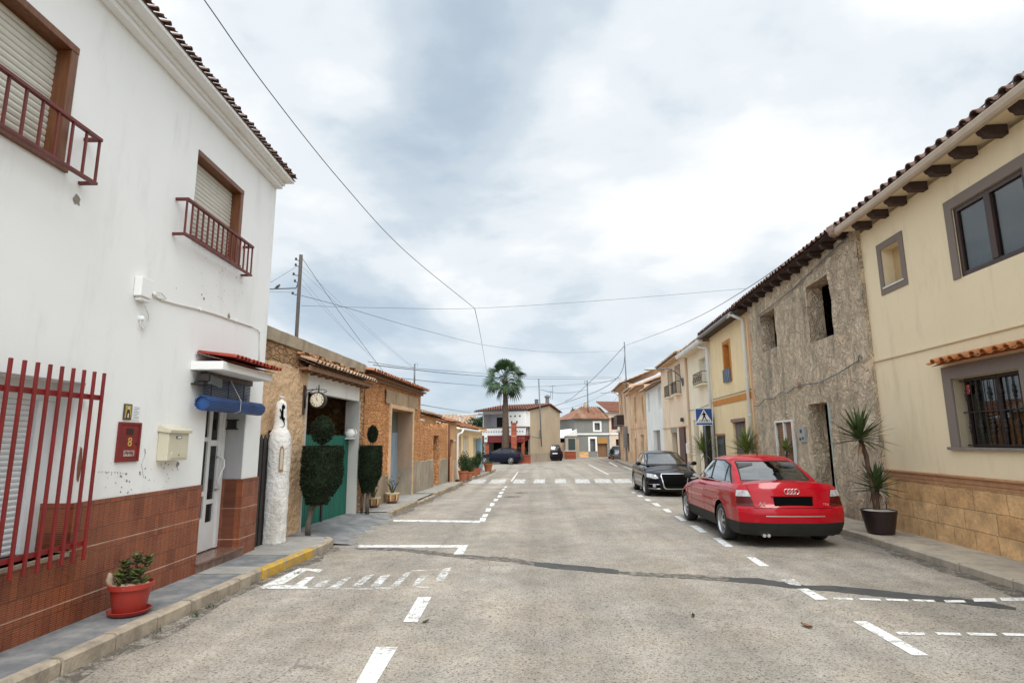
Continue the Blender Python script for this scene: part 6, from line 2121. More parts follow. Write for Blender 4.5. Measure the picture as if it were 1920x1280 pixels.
def put(bm, name, mats, parent, smooth=True, push=0.0, thick=0.0, sharp=38):
    if push:
        for v in bm.verts:
            v.co += v.normal * push
    if not isinstance(mats, (list, tuple)): 
        mats = [mats]
        for f in bm.faces: f.material_index = 0
    me = bpy.data.meshes.new(name)
    bm.to_mesh(me); bm.free()
    for m_ in mats: me.materials.append(m_)
    if smooth:
        me.shade_smooth()
        try: me.set_sharp_from_angle(angle=rad(sharp))
        except Exception: pass
    o = bpy.data.objects.new(name, me); COL.objects.link(o); o.parent = parent
    ORG0[o.name] = Vector((0, 0, 0))
    return o


def wheel(parent, x, y, r, wd, side, spokes, first=None, rimm=None):
    """hub mesh with tyre and rim children; side = outward y sign"""
    rr = r * .70
    mb = MB()
    mb.lathe((x, y, r), [(.01, 0), (rr * .96, 0), (rr * .96, -side * wd * .5), (.01, -side * wd * .5)], 24, 0, 'y')
    for v in mb.v: v.y -= side * .075
    hub = mb.build('wheel', BLACK, parent)
    mb = MB()
    prof = [(rr, -wd), (r * .90, -wd), (r * .975, -wd * .9), (r, -wd * .72), (r * 1.0, -wd * .28), (r * .975, -wd * .10), (r * .90, 0.008), (r * .80, .010), (rr, 0.0), (rr * .985, -wd * .12)]
    mb.lathe((x, y, r), [(a, b * side) for a, b in prof], 40, 0, 'y', cap=False)
    mb.build('tyre', RUBR, hub, smooth=True)
    mb = MB()
    mb.lathe((x, y, r), [(a, b * side) for a, b in [(rr, -.002), (rr * .96, .003), (rr * .93, -.012), (rr * .90, -.05), (rr * .90, -.09)]], 40, 0, 'y', cap=False)
    for k in range(spokes):
        a = 2 * PI * k / spokes + .2
        ca, sa = math.cos(a), math.sin(a)
        P = []
        for q, w_, o in ((.02, .030, -.012), (rr * .45, .019, -.006), (rr * .95, .030, -.028)):
            for sg, dp in ((-1, 0), (1, 0), (1, -.03), (-1, -.03)):
                P.append((x + q * ca - sg * w_ * sa, y + side * (o + dp), r + q * sa + sg * w_ * ca))
        mb.mesh(P, [(0, 1, 5, 4), (1, 2, 6, 5), (2, 3, 7, 6), (3, 0, 4, 7), (4, 5, 9, 8), (5, 6, 10, 9), (6, 7, 11, 10), (7, 4, 8, 11)])
    mb.lathe((x, y, r), [(a, b * side) for a, b in [(.055, -.02), (.055, .0), (.04, .006), (.01, .006)]], 16, 0, 'y')
    mb.build('rim', rimm or ALLOY, hub, smooth=35)
    return hub


def build_car(name, lab, S_, paint, group=None):
    """S_: dict of shape curves. Local axes: x forward, y left, z up, origin on the road under the middle."""
    root = thing(name, lab, 'car', (0, 0, 0), group)
    xr, xf, Wd = S_['xr'], S_['xf'], S_['W']
    rear, front, belt, crown, plan = S_['rear'], S_['front'], S_['belt'], S_['crown'], S_['plan']
    zb = S_.get('zb', .19)
    axr, axf, wr = S_['axr'], S_['axf'], S_['wr']
    ease = lambda t: t + .13 * math.sin(2 * PI * t) * -1 * (-1) if False else t
    def fn(t, s, h):
        # more samples close to both ends
        t2 = t + (-.115) * math.sin(2 * PI * t)
        xa, xb = curve(rear, .2), curve(front, .2)
        x_mid = lerp(xr, xf, t2)
        side = curve([(0, .925), (.10, .972), (.30, .995), (.55, 1.0), (.80, .988), (.90, .965), (.96, .935), (1.0, .895)], h)
        wp = curve(plan, x_mid)
        hw = Wd / 2 * wp * side
        y = hw * (abs(s) ** .96) * (1 if s >= 0 else -1)
        zt = curve(belt, x_mid) + (curve(crown, x_mid) - curve(belt, x_mid)) * (1 - abs(s) ** 2.2)
        z = lerp(zb, zt, h)
        if h > 0.999:
            pass
        x = lerp(curve(rear, z), curve(front, z), t2)
        br, bf = S_.get('bow', (.16, .22))
        x += br * abs(s) ** 3.0 * (1 - t2) ** 9
        x -= bf * abs(s) ** 2.6 * t2 ** 9
        # wheel arch lips
        for ax in (axr, axf):
            d = math.hypot(x - ax, z - wr)
            if abs(s) > .93 and d < wr * 1.45 and h < .9:
                y += (1 if s > 0 else -1) * .014 * max(0, 1 - abs(d - wr * 1.18) / (wr * .28))
        if abs(s) > .99 and .1 < h < .9:
            y += (1 if s > 0 else -1) * -.010 * math.exp(-((z - S_.get('crease', .70)) / .02) ** 2) * (1 if xr + .5 < x < xf - .5 else 0)
        return (x, y, z)
    bm = boxgrid(84, 26, 22, fn)
    # wheel arches cut with a real boolean
    me = bpy.data.meshes.new('tmpb'); bm.to_mesh(me); bm.free()
    me.materials.append(paint); me.materials.append(BLACK)
    tb = bpy.data.objects.new('tmpb', me); COL.objects.link(tb)
    cutters = []
    for ax in (axr, axf):
        cb_ = MB(); cb_.lathe((ax, 0, wr), [(wr * 1.17, -1.2), (wr * 1.17, 1.2)], 40, 0, 'y')
        c = cb_.build('tmpc', BLACK); cutters.append(c)
        md = tb.modifiers.new('b', 'BOOLEAN'); md.operation = 'DIFFERENCE'; md.solver = 'EXACT'; md.object = c
        try: md.material_mode = 'TRANSFER'
        except Exception: pass
    dg = bpy.context.evaluated_depsgraph_get(); dg.update()
    me2 = bpy.data.meshes.new_from_object(tb.evaluated_get(dg))
    for o in [tb] + cutters: bpy.data.objects.remove(o)
    bm = bmesh.new(); bm.from_mesh(me2)
    names = [m_.name if m_ else '' for m_ in me2.materials]
    blk = {i for i, n_ in enumerate(names) if n_ == BLACK.name}
    bpy.data.meshes.remove(me2)
    for f in bm.faces:
        f.material_index = 1 if f.material_index in blk else 0
        c = f.calc_center_median()
        if any(abs(math.hypot(c.x - ax, c.z - wr) - wr * 1.17) < .02 and abs(f.normal.y) < .4 for ax in (axr, axf)): f.material_index = 1
    bmesh.ops.recalc_face_normals(bm, faces=bm.faces); bm.normal_update()
    isr = lambda f: f.normal.x < -.35
    isf = lambda f: f.normal.x > .30
    isfb = lambda f: f.normal.x > .12 and f.calc_center_median().x > S_['axf']
    isl = lambda f: abs(f.normal.y) > .45
    top = lambda f: f.normal.z > .4
    paintm = [0]
    # cockpit floor under the glasshouse
    g0, g1 = S_['house'][0][0], S_['house'][1][0]
    region(bm, [(g0 + .12, -.62), (g1 - .10, -.62), (g1 - .10, .62), (g0 + .12, .62)], 2, top, 2)
    for poly in S_['gaps']:
        region(bm, poly, 1, isl, 3, [0])
    for nm, ax, poly, mi in S_['regions']:
        tst = {'r': isr, 'f': isf, 'F': isfb, 's': isl, 't': top, 'rs': (lambda f: f.normal.x < -.05 and f.calc_center_median().x < S_['axr'] and f.normal.z < .75),
               'fs': (lambda f: f.normal.x > .05 and f.calc_center_median().x > S_['axf'] and f.normal.z < .80), 'a': (lambda f: True)}[nm[0]]
        region(bm, poly, ax, tst, mi, S_.get('over', {}).get(mi, [0]))
    mats = [paint, BLACK, DKIN, BLACK]
    for mi, (nm, m_, psh) in S_['parts'].items():
        if any(f.material_index == mi for f in bm.faces):
            nb = split_off(bm, {mi})
            if nm in ('tail_light', 'headlight', 'reversing_light', 'lower_intake'):
                for sgn_, in ((1,), (-1,)):
                    n2 = nb.copy()
                    bmesh.ops.delete(n2, geom=[f for f in n2.faces if f.calc_center_median().y * sgn_ < 0], context='FACES')
                    if n2.faces: put(n2, nm, m_, root, True, psh)
                nb.free()
            else:
                put(nb, nm, m_, root, True, psh)
    nb = split_off(bm, {0, 1, 2, 3}); bm.free()
    body = put(nb, 'body', mats, root, True, 0, sharp=32)
    # glasshouse
    H = S_['house']          # ((x rear base, x rear roof), (x front base, x front roof), z base, z roof, halfwidth base, halfwidth roof)
    (rb, rt), (fb, ft), z0, z1, wb, wt = H
    def gn(t, s, h):
        t2 = t + (-.10) * math.sin(2 * PI * t)
        hr = h ** 1.0
        bend = S_.get('bend', .05) * math.sin(PI * h)
        x = lerp(lerp(rb, rt, h) - bend, lerp(fb, ft, h) + bend * .8, t2)
        zroof = z1 - S_.get('rdrop', (.07, .06))[0] * max(0, 1 - t2 / .30) ** 2 - S_.get('rdrop', (.07, .06))[1] * max(0, 1 - (1 - t2) / .35) ** 2
        z = lerp(z0, zroof + .0, h)
        ww = lerp(wb, wt, h ** 1.25) * (1 - .05 * (abs(2 * t2 - 1)) ** 3)
        ww *= (1 - .035 * max(0, h - .9) / .1)
        y = ww * s
        z += .035 * (1 - s * s) * h if h > .5 else 0
        z += (-.018 if (h > .97) else 0) * (abs(s) ** 6)
        x += .13 * (1 - h * .3) * s * s * (1 - t2) ** 8 - .16 * (1 - h * .3) * s * s * t2 ** 8
        return (x, y, z)
    gb = boxgrid(52, 18, 14, gn)
    gb.normal_update()
    gs = lambda f: abs(f.normal.y) > .55
    gr = lambda f: f.normal.x < -.18 and abs(f.normal.y) < .7
    gf = lambda f: f.normal.x > .18 and abs(f.normal.y) < .7
    for poly in S_['side_trim']:
        region(gb, poly, 1, gs, 2)
    for poly in S_['side_glass']:
        region(gb, poly, 1, gs, 4, [0, 2])
    region(gb, S_['rear_trim'], 0, gr, 2)
    region(gb, S_['rear_glass'], 0, gr, 5, [0, 2])
    region(gb, S_['front_trim'], 0, gf, 2)
    region(gb, S_['front_glass'], 0, gf, 6, [0, 2])
    for mi, nm in ((4, 'side_window'), (5, 'rear_window'), (6, 'windscreen')):
        nb = split_off(gb, {mi})
        if nm == 'side_window':
            # separate pane by pane
            for poly in S_['side_glass']:
                for sg in (1, -1):
                    n2 = nb.copy()
                    def keep(f):
                        c = f.calc_center_median()
                        return c.y * sg > 0 and in_poly(c.x, c.z, poly)
                    bmesh.ops.delete(n2, geom=[f for f in n2.faces if not keep(f)], context='FACES')
                    if n2.faces: put(n2, nm, S_['glass'], root, True, -.004)
                    else: n2.free()
            nb.free()
        else:
            put(nb, nm, S_['glass'], root, True, -.003)
    if S_.get('belt_chrome'):
        for sg in (1, -1):
            P = [Vector(gn(.14 + .74 * i / 24, sg, .045)) for i in range(25)]
            P += [Vector(gn(.83 - .62 * i / 20, sg, .86 if i > 3 else .25 + .2 * i)) for i in range(0)]
            mb = MB(); mb.tube([(p.x, p.y + sg * .004, p.z) for p in P], .007, 6); mb.build('window_trim', CHROME, root, smooth=True)
    nb = split_off(gb, {0, 1, 2, 3}); gb.free()
    bmesh.ops.delete(nb, geom=[f for f in nb.faces if f.normal.z < -.7], context='FACES')
    put(nb, 'roof', [paint, BLACK, S_.get('trim', BPLAS), BLACK], root, True, 0, sharp=30)
    # seats, dash, steering wheel
    for (sx_, sy_) in S_['seats']:
        mb = MB()
        mb.prism([(sx_ - .12, z0 - .45), (sx_ + .10, z0 - .45), (sx_ - .04, z0 + .18), (sx_ - .16, z0 + .18)], sy_ - .22, sy_ + .22)
        mb.box(sx_ - .17, sx_ - .07, sy_ - .13, sy_ + .13, z0 + .21, z0 + .36)
        mb.box(sx_ - .13, sx_ - .11, sy_ - .06, sy_ + .06, z0 + .16, z0 + .22)
        mb.build('seat', SEATM, root, bev=.02)
    mb = MB(); mb.box(fb - .55, fb - .12, -.60, .60, z0 - .10, z0 + .01); mb.build('dashboard', SEATM, root, bev=.02)
    mb = MB(); mb.tube([(fb - .62 + .08 * math.sin(a * PI / 8), .36 + .18 * math.cos(a * PI / 8), z0 + .0 + .17 * math.sin(a * PI / 8)) for a in range(17)], .014, 6); mb.build('steering_wheel', BPLAS, root)
    # wheels
    ty = Wd / 2 - .012
    for ax in (axr, axf):
        for sg in (1, -1):
            wheel(root, ax, sg * ty, wr, .205, sg, S_['spokes'], rimm=S_.get('rimm'))
    # mirrors
    mxx = S_['mirror']
    for sg in (1, -1):
        mb = MB()
        yb, zm = sg * (Wd / 2 - .02), z0 + .06
        mb.lathe((mxx, yb + sg * .09, zm), [(.02, -.07), (.062, -.055), (.075, 0), (.066, .045), (.055, .05)], 14, 0, 'x')
        for v in mb.v:
            v.y = yb + sg * .09 + (v.y - yb - sg * .09) * 1.3
        mb.box(mxx - .02, mxx + .03, min(yb - sg * .05, yb + sg * .08), max(yb - sg * .05, yb + sg * .08), zm - .05, zm - .025)
        mr = mb.build('mirror', S_.get('mirm', paint), root, smooth=50)
    # door handles
    mb_y = Wd / 2
    for hx in S_['handles']:
        for sg in (1, -1):
            mb = MB(); yh = sg * (mb_y * .975)
            mb.box(hx - .09, hx + .09, yh - .012, yh + .018 if sg > 0 else yh + .012, S_['hz'] - .014, S_['hz'] + .014) if sg > 0 else mb.box(hx - .09, hx + .09, yh - .018, yh + .012, S_['hz'] - .014, S_['hz'] + .014)
            mb.build('door_handle', paint, root, bev=.006)
    # dark underbody
    mb = MB(); mb.box(xr + .35, xf - .35, -Wd / 2 + .16, Wd / 2 - .16, zb - .03, zb + .05); mb.build('underbody', BLACK, root)
    return root


def add_rings(root, x, z, s, out, y0=0.0):
    """four linked rings, facing along x"""
    mb = MB()
    for i in range(4):
        yc = y0 + (i - 1.5) * s * 1.32
        P = [(x, yc + s * math.cos(2 * PI * k / 24), z + s * math.sin(2 * PI * k / 24)) for k in range(25)]
        mb.tube(P, s * .13, 6, cap=False)
    mb.build('emblem', CHROME, root, smooth=True)


def rpoly(x0, x1, y0, y1):
    return [(x0, y0), (x1, y0), (x1, y1), (x0, y1)]


RED = m_car_paint('red_car_paint', (.36, .002, .010), coat=.55)
DBL = m_car_paint('black_blue_car_paint', (.003, .004, .008), .22, coat=.5)
NAVY = m_car_paint('navy_car_paint', (.003, .004, .016), .3, coat=.25)
VAN = m_car_paint('dark_plum_car_paint', (.006, .005, .010), .3, coat=.25)
SILV = m_car_paint('silver_car_paint', (.40, .43, .50), .3, .6)
CGL = m_glass('car_glass', .8, (.72, .82, .80), 2.1)
CGLD = m_glass('dark_car_glass', .22, (.7, .8, .85), .4)

# red saloon seen from behind
sal = dict(
    xr=-2.27, xf=2.27, W=1.77, zb=.20, axr=-1.20, axf=1.45, wr=.315, crease=.69, bow=(.20, .26),
    rear=[(.20, -2.17), (.30, -2.22), (.40, -2.265), (.55, -2.275), (.64, -2.25), (.68, -2.215), (.90, -2.17), (1.0, -2.13), (1.06, -2.09)],
    front=[(.20, 2.16), (.35, 2.24), (.5, 2.27), (.62, 2.25), (.74, 2.12), (.85, 2.0)],
    belt=[(-2.27, .985), (-1.6, .985), (-.6, .955), (.6, .93), (1.0, .915), (1.7, .83), (2.1, .72), (2.27, .64)],
    crown=[(-2.27, 1.035), (-2.0, 1.05), (-1.5, 1.05), (0, 1.0), (1.0, 1.0), (1.7, .90), (2.1, .78), (2.27, .68)],
    plan=[(-2.27, .955), (-1.9, .985), (-1.2, 1.0), (1.4, 1.0), (1.9, .975), (2.27, .93)],
    house=((-1.72, -.98), (1.02, .22), .965, 1.43, .725, .565), bend=.07, rdrop=(.06, .07),
    side_trim=[[(-1.42, .985), (.86, .985), (.32, 1.345), (-.10, 1.375), (-.72, 1.37), (-1.08, 1.29)]],
    side_glass=[[(-.13, 1.0), (.76, 1.0), (.30, 1.325), (-.08, 1.355), (-.13, 1.355)], [(-1.0, 1.0), (-.20, 1.0), (-.20, 1.355), (-.70, 1.350), (-.98, 1.285)], [(-1.33, 1.0), (-1.035, 1.0), (-1.035, 1.265), (-1.07, 1.24)]],
    rear_trim=[(-.60, 1.03), (.60, 1.03), (.50, 1.36), (-.50, 1.36)], rear_glass=[(-.575, 1.045), (.575, 1.045), (.48, 1.345), (-.48, 1.345)],
    front_trim=[(-.62, 1.0), (.62, 1.0), (.50, 1.36), (-.50, 1.36)], front_glass=[(-.60, 1.01), (.60, 1.01), (.485, 1.345), (-.485, 1.345)],
    glass=CGL, seats=[(-.25, .37), (-.25, -.37), (-1.02, .38), (-1.02, -.38)], spokes=7, mirror=.70, handles=[-.28, -1.12], hz=.80, mirm=BPLAS, belt_chrome=True,
    gaps=[rpoly(-.168, -.152, .30, .96), rpoly(.838, .854, .32, .93), [(-1.02, .66), (-1.01, .66), (-1.13, .97), (-1.14, .97)]],
    regions=[('a', 1, rpoly(-2.4, 2.4, .1, .405), 4), ('s', 1, rpoly(-.85, 1.10, .1, .36), 4),
             ('rs', 0, [(.60, .655), (1.0, .655), (1.0, .805), (.63, .805)], 5), ('rs', 0, [(-.60, .655), (-.63, .805), (-1.0, .805), (-1.0, .655)], 5),
             ('rs', 0, [(.63, .808), (1.0, .808), (1.0, .905), (.66, .905)], 10), ('rs', 0, [(-.63, .808), (-.66, .905), (-1.0, .905), (-1.0, .808)], 10),
             ('r', 0, [(-.61, .632), (.61, .632), (.61, .640), (-.61, .640)], 3), ('r', 0, [(.602, .64), (.610, .64), (.668, .98), (.660, .98)], 3), ('r', 0, [(-.602, .64), (-.660, .98), (-.668, .98), (-.610, .64)], 3),
             ('s', 1, rpoly(-.80, 1.02, .50, .535), 11), ('rs', 0, [(-.46, .505), (.46, .505), (.46, .522), (-.46, .522)], 8),
             ('fs', 0, [(.42, .60), (.86, .62), (.88, .74), (.45, .72)], 6), ('fs', 0, [(-.42, .60), (-.45, .72), (-.88, .74), (-.86, .62)], 6), ('fs', 0, rpoly(-.36, .36, .55, .72), 4)],
    parts={4: ('lower_bumper', BPLAS, .002), 5: ('tail_light', REDGL, .004), 6: ('headlight', CLRGL, .004), 8: ('bumper_strip', CHROME, .006), 11: ('side_moulding', RED, .012), 10: ('reversing_light', CLRGL, .004)},
)
red = build_car('parked_car', 'red four-door saloon parked at the right kerb, seen from behind', sal, RED)
mb = MB()
mb.box(-2.225, -2.195, -.30, .30, .668, .812); mb.build('number_plate', BLACK, red, bev=.003)
mb = MB(); mb.box(-2.235, -2.195, -.33, .33, .816, .836); mb.build('plate_lamp_bar', RED, red, bev=.008)
add_rings(red, -2.182, .893, .040, -1)
RX = Matrix(((0, 0, -1), (-1, 0, 0), (0, 1, 0))).to_4x4()      # text reading from behind the car
text_mesh('lettering', 'A4', .085, CHROME, Matrix.Translation((-2.222, .50, .70)) @ RX, red, .002, 1.15)
text_mesh('lettering', 'TDI', .045, CHROME, Matrix.Translation((-2.222, -.50, .695)) @ RX, red, .002, 1.3)
mb = MB(); mb.tube([(-2.10, .5, .215), (-2.22, .5, .21)], .028, 10); mb.tube([(-2.10, .43, .215), (-2.22, .43, .21)], .028, 10); mb.build('exhaust_pipe', CHROME, red)
mb = MB(); mb.box(-.78, -.74, -.004, .004, 1.44, 1.50); mb.build('aerial', BPLAS, red)

# black hatchback facing us
hat = dict(
    xr=-2.14, xf=2.15, W=1.765, zb=.18, axr=-1.25, axf=1.33, wr=.315, crease=.70, bow=(.18, .30),
    rear=[(.20, -2.05), (.45, -2.13), (.65, -2.13), (.9, -2.05), (1.0, -2.0)],
    front=[(.18, 2.02), (.30, 2.10), (.45, 2.15), (.62, 2.13), (.74, 2.04), (.84, 1.90)],
    belt=[(-2.14, .98), (-1.2, .985), (0, .95), (.9, .93), (1.3, .88), (1.75, .80), (2.0, .72), (2.15, .63)],
    crown=[(-2.14, 1.0), (0, 1.0), (.9, 1.015), (1.3, .965), (1.75, .875), (2.0, .79), (2.15, .70)],
    plan=[(-2.14, .94), (-1.7, .985), (-1.2, 1.0), (1.3, 1.0), (1.8, .975), (2.15, .92)],
    house=((-2.02, -1.45), (1.10, .18), .965, 1.42, .735, .575), bend=.05, rdrop=(.09, .07),
    side_trim=[[(-1.80, .985), (.92, .985), (.30, 1.34), (-.3, 1.37), (-1.2, 1.345), (-1.55, 1.26)]],
    side_glass=[[(-.30, 1.0), (.80, 1.0), (.27, 1.325), (-.25, 1.35), (-.30, 1.35)], [(-1.20, 1.0), (-.38, 1.0), (-.38, 1.35), (-1.1, 1.33)], [(-1.66, 1.02), (-1.28, 1.0), (-1.2, 1.31), (-1.45, 1.26)]],
    rear_trim=[(-.60, 1.03), (.60, 1.03), (.50, 1.33), (-.50, 1.33)], rear_glass=[(-.57, 1.045), (.57, 1.045), (.47, 1.31), (-.47, 1.31)],
    front_trim=[(-.70, .985), (.70, .985), (.525, 1.36), (-.525, 1.36)], front_glass=[(-.66, 1.015), (.66, 1.015), (.505, 1.345), (-.505, 1.345)],
    glass=CGL, seats=[(-.25, .37), (-.25, -.37), (-1.1, .38), (-1.1, -.38)], spokes=7, mirror=.72, handles=[-.25, -1.15], hz=.80,
    gaps=[rpoly(-.345, -.335, .30, .96), rpoly(.86, .87, .32, .93)],
    regions=[('fs', 0, [(.50, .585), (.60, .57), (.86, .62), (.88, .70), (.80, .735), (.56, .70)], 6), ('fs', 0, [(-.50, .585), (-.56, .70), (-.80, .735), (-.88, .70), (-.86, .62), (-.60, .57)], 6),
             ('fs', 0, [(-.30, .25), (.30, .25), (.36, .31), (.44, .66), (.40, .735), (-.40, .735), (-.44, .66), (-.36, .31)], 8), ('fs', 0, [(-.275, .275), (.275, .275), (.335, .33), (.41, .65), (.38, .712), (-.38, .712), (-.41, .65), (-.335, .33)], 4),
             ('fs', 0, [(.46, .28), (.84, .30), (.84, .42), (.50, .42)], 5), ('fs', 0, [(-.46, .28), (-.50, .42), (-.84, .42), (-.84, .30)], 5),
             ('a', 1, rpoly(-2.4, 2.4, .1, .235), 7), ('rs', 0, rpoly(.55, .95, .70, .90), 9), ('rs', 0, rpoly(-.95, -.55, .70, .90), 9)],
    over={4: [0, 8]},
    parts={6: ('headlight', CLRGL, .004), 8: ('grille_frame', CHROME, .010), 4: ('grille', BLACK, .004), 5: ('lower_intake', BLACK, .002), 7: ('lower_sill', BPLAS, .001), 9: ('tail_light', REDGL, .004)},
)
blk_ = build_car('parked_car', 'black hatchback with chrome-edged grille parked facing us ahead of the red car', hat, DBL)
add_rings(blk_, 2.09, .625, .033, 1)
for v_ in ():
    pass
mb = MB()
for z_ in (.30, .34, .46, .50, .54):
    mb.box(2.12, 2.125, -.30 - (z_ - .3) * .2, .30 + (z_ - .3) * .2, z_, z_ + .006)
mb.build('grille_bar', BPLAS, blk_)
mb = MB(); mb.box(2.135, 2.155, -.26, .26, .385, .50); mb.build('number_plate', BLACK, blk_, bev=.003)
for sg in (1, -1):
    mb = MB(); mb.lathe((1.985, sg * .64, .355), [(.06, 0), (.055, .012), (.02, .014)], 16, 0, 'x'); mb.build('fog_light', CLRGL, blk_, smooth=True)
    mb = MB(); mb.tube([(2.085, sg * .47, .395), (2.02, sg * .62, .40), (1.90, sg * .80, .405)], .007, 5); mb.tube([(2.085, sg * .45, .262), (2.00, sg * .62, .262), (1.86, sg * .80, .268)], .009, 5); mb.build('bumper_trim', CHROME, blk_, smooth=True)
    mb = MB(); mb.lathe((1.93, sg * .60, .652), [(.045, 0), (.04, .03), (.01, .035)], 14, 0, 'x'); mb.build('headlight_lamp', CHROME, blk_, smooth=True)


def place(o, x, y, heading, tilt=None):
    """heading: direction of the car's nose, radians from +X"""
    o.location = (x, y, gz(y) + .002)
    o.rotation_euler = (0, math.atan(.01) * (1 if math.sin(heading) > 0 else -1) if y < 50 else 0, heading)


RH = math.pi / 2 - .062
p1 = G(1375, 1012)
place(red, 4.17, 11.95, RH + .045)
place(blk_, 4.50, 21.25, -math.pi / 2 - .03)

# three cars far off in the plaza
five = dict(hat, xr=-2.10, xf=2.10, W=1.73, spokes=6, glass=CGLD,
            rear=[(.20, -2.02), (.45, -2.10), (.65, -2.08), (.9, -2.0), (1.0, -1.95)],
            regions=[('fs', 0, [(.50, .585), (.86, .62), (.88, .74), (.56, .70)], 6), ('fs', 0, [(-.50, .585), (-.56, .70), (-.88, .74), (-.86, .62)], 6),
                     ('rs', 0, [(.55, .68), (1, .68), (1, .92), (.70, .92)], 9), ('rs', 0, [(-.55, .68), (-.70, .92), (-1, .92), (-1, .68)], 9), ('a', 1, rpoly(-2.4, 2.4, .1, .22), 7)], over={})
navy = build_car('parked_car', 'dark blue hatchback parked sideways below the palm tree', five, NAVY)
place(navy, -3.35, 54.2, math.pi - .30)
mpv = dict(five, xr=-2.25, xf=2.25, W=1.80, house=((-2.12, -1.85), (1.35, .35), .98, 1.62, .76, .63), bend=.03, rdrop=(.05, .10),
           rear=[(.20, -2.15), (.45, -2.25), (.65, -2.23), (.9, -2.18), (1.0, -2.16)], front=[(.18, 2.12), (.45, 2.25), (.62, 2.23), (.84, 2.0)],
           belt=[(-2.25, .99), (0, .97), (1.2, .93), (1.8, .82), (2.25, .66)], crown=[(-2.25, 1.0), (0, 1.0), (1.2, 1.02), (1.8, .90), (2.25, .72)],
           plan=[(-2.25, .96), (-1.7, .99), (1.3, 1.0), (1.8, .975), (2.25, .92)],
           side_trim=[[(-2.0, 1.0), (1.15, 1.0), (.40, 1.50), (-.3, 1.55), (-1.7, 1.52)]],
           side_glass=[[(-.25, 1.03), (1.0, 1.03), (.38, 1.48), (-.25, 1.52)], [(-1.15, 1.03), (-.33, 1.03), (-.33, 1.52), (-1.15, 1.52)], [(-1.9, 1.03), (-1.23, 1.03), (-1.23, 1.51), (-1.72, 1.48)]],
           rear_trim=[(-.66, 1.04), (.66, 1.04), (.58, 1.54), (-.58, 1.54)], rear_glass=[(-.62, 1.08), (.62, 1.08), (.55, 1.50), (-.55, 1.50)],
           front_trim=[(-.70, 1.0), (.70, 1.0), (.56, 1.54), (-.56, 1.54)], front_glass=[(-.66, 1.03), (.66, 1.03), (.54, 1.52), (-.54, 1.52)],
           seats=[(-.1, .37), (-.1, -.37), (-1.1, .38), (-1.1, -.38)], mirror=.9, handles=[-.15, -1.1],
           regions=[('rs', 0, [(.50, .74), (1, .74), (1, .90), (.55, .90)], 9), ('rs', 0, [(-.50, .74), (-.55, .90), (-1, .90), (-1, .74)], 9), ('fs', 0, [(.50, .60), (.86, .63), (.88, .75), (.56, .72)], 6), ('fs', 0, [(-.50, .60), (-.56, .72), (-.88, .75), (-.86, .63)], 6), ('a', 1, rpoly(-2.4, 2.4, .1, .22), 7)])
mpv_ = build_car('parked_car', 'dark people carrier parked rear towards us beside the beige gable wall', mpv, VAN)
place(mpv_, 1.55, 62.6, math.pi / 2 + .14)
mb = MB(); mb.box(-2.262, -2.245, -.26, .26, .72, .83); mb.build('number_plate', mat('plate_white', (.70, .70, .66), .5), mpv_)
mb = MB()
for sg in (1, -1):
    mb.tube([(-1.7, sg * .62, 1.60), (-1.5, sg * .62, 1.655), (.1, sg * .61, 1.66), (.3, sg * .60, 1.60)], .018, 6)
mb.build('roof_rail', POLEG, mpv_)
silv_ = build_car('parked_car', 'silver car half hidden behind the far corner of the peach house', dict(five, glass=CGLD), SILV)
place(silv_, 9.35, 68.0, -math.pi / 2 - .28)
# ------------------------------------------------------------------ far end of the street
class FF(Frame):
    pass


def far_frame(c, e):
    f = Frame((c[0], c[1]), (c[0] + e[0], c[1] + e[1]), 1)
    return f


GZ = -.5
# two storey house with white balcony front and bare beige gable
C0 = Vector((-.62, 56.8))
FE = Frame((C0.x, C0.y), (C0.x - .88, C0.y + .48), 1); FE.nn = Vector((-.48, -.88)).normalized()      # front, u to the left
SE = Frame((C0.x, C0.y), (C0.x + .48, C0.y + .88), 1); SE.nn = Vector((.88, -.48)).normalized()       # gable, u to the back right
fh = thing('balcony_house', 'two-storey house with white balcony front, red awning and bare beige gable behind the palm', 'house', (C0.x, C0.y, GZ))
EZ = 4.55
mb = MB(SE)
gd = 6.6
ap = 4.1
mb.prism([(0, -.9), (gd, -.9), (gd, EZ - .05), (ap, EZ + .62), (0, EZ)], -.25, 0.0)
mb.build('gable_wall', TAN2, fh)
mb = MB(SE); mb.box(0, gd, 0.0, .02, -.6, .35); mb.build('gable_base', GRYD, fh)
mb = MB(FE)
wall(mb, 0, 5.6, -.9, EZ, [(3.0, 5.5, 2.45, EZ - .25), (.25, 2.6, -.6, 1.9), (3.3, 5.1, -.6, 1.9)], 1.3)
shell(mb, 0.01, 5.6, -.9, EZ - .02, 6.0)
mb.build('front_wall', m_plaster('white_front', (.66, .66, .66)), fh)
mb = MB(FE); mb.box(3.0, 5.5, -1.34, -1.3, 2.3, EZ); mb.build('balcony_back', m_plaster('lilac_white', (.50, .50, .56)), fh)
mb = MB(FE); mb.box(3.5, 4.7, -1.299, -1.26, 2.45, 4.0); mb.box(.25, 2.6, -1.34, -1.3, -.6, 2.0); mb.box(3.3, 5.1, -1.34, -1.3, -.6, 2.0); mb.build('dark_opening', DKIN, fh)
mb = MB(FE); mb.box(-.02, 5.7, .0, .95, 2.0, 2.12); mb.build('balcony_slab', mat('dark_red_slab', (.16, .02, .015), .7), fh)
mb = MB(FE); mb.box(0, 5.7, .88, .95, 2.12, 2.85); mb.build('balcony_parapet', WHT, fh)
mb = MB(FE); mb.box(-.02, 5.72, .84, .99, 2.85, 2.95); mb.build('parapet_coping', mat('brown_coping', (.12, .05, .04), .7), fh)
mb = MB(FE)
for i in range(18):
    u = .25 + i * .3
    mb.box(u, u + .16, .951, .96, 2.42, 2.56)
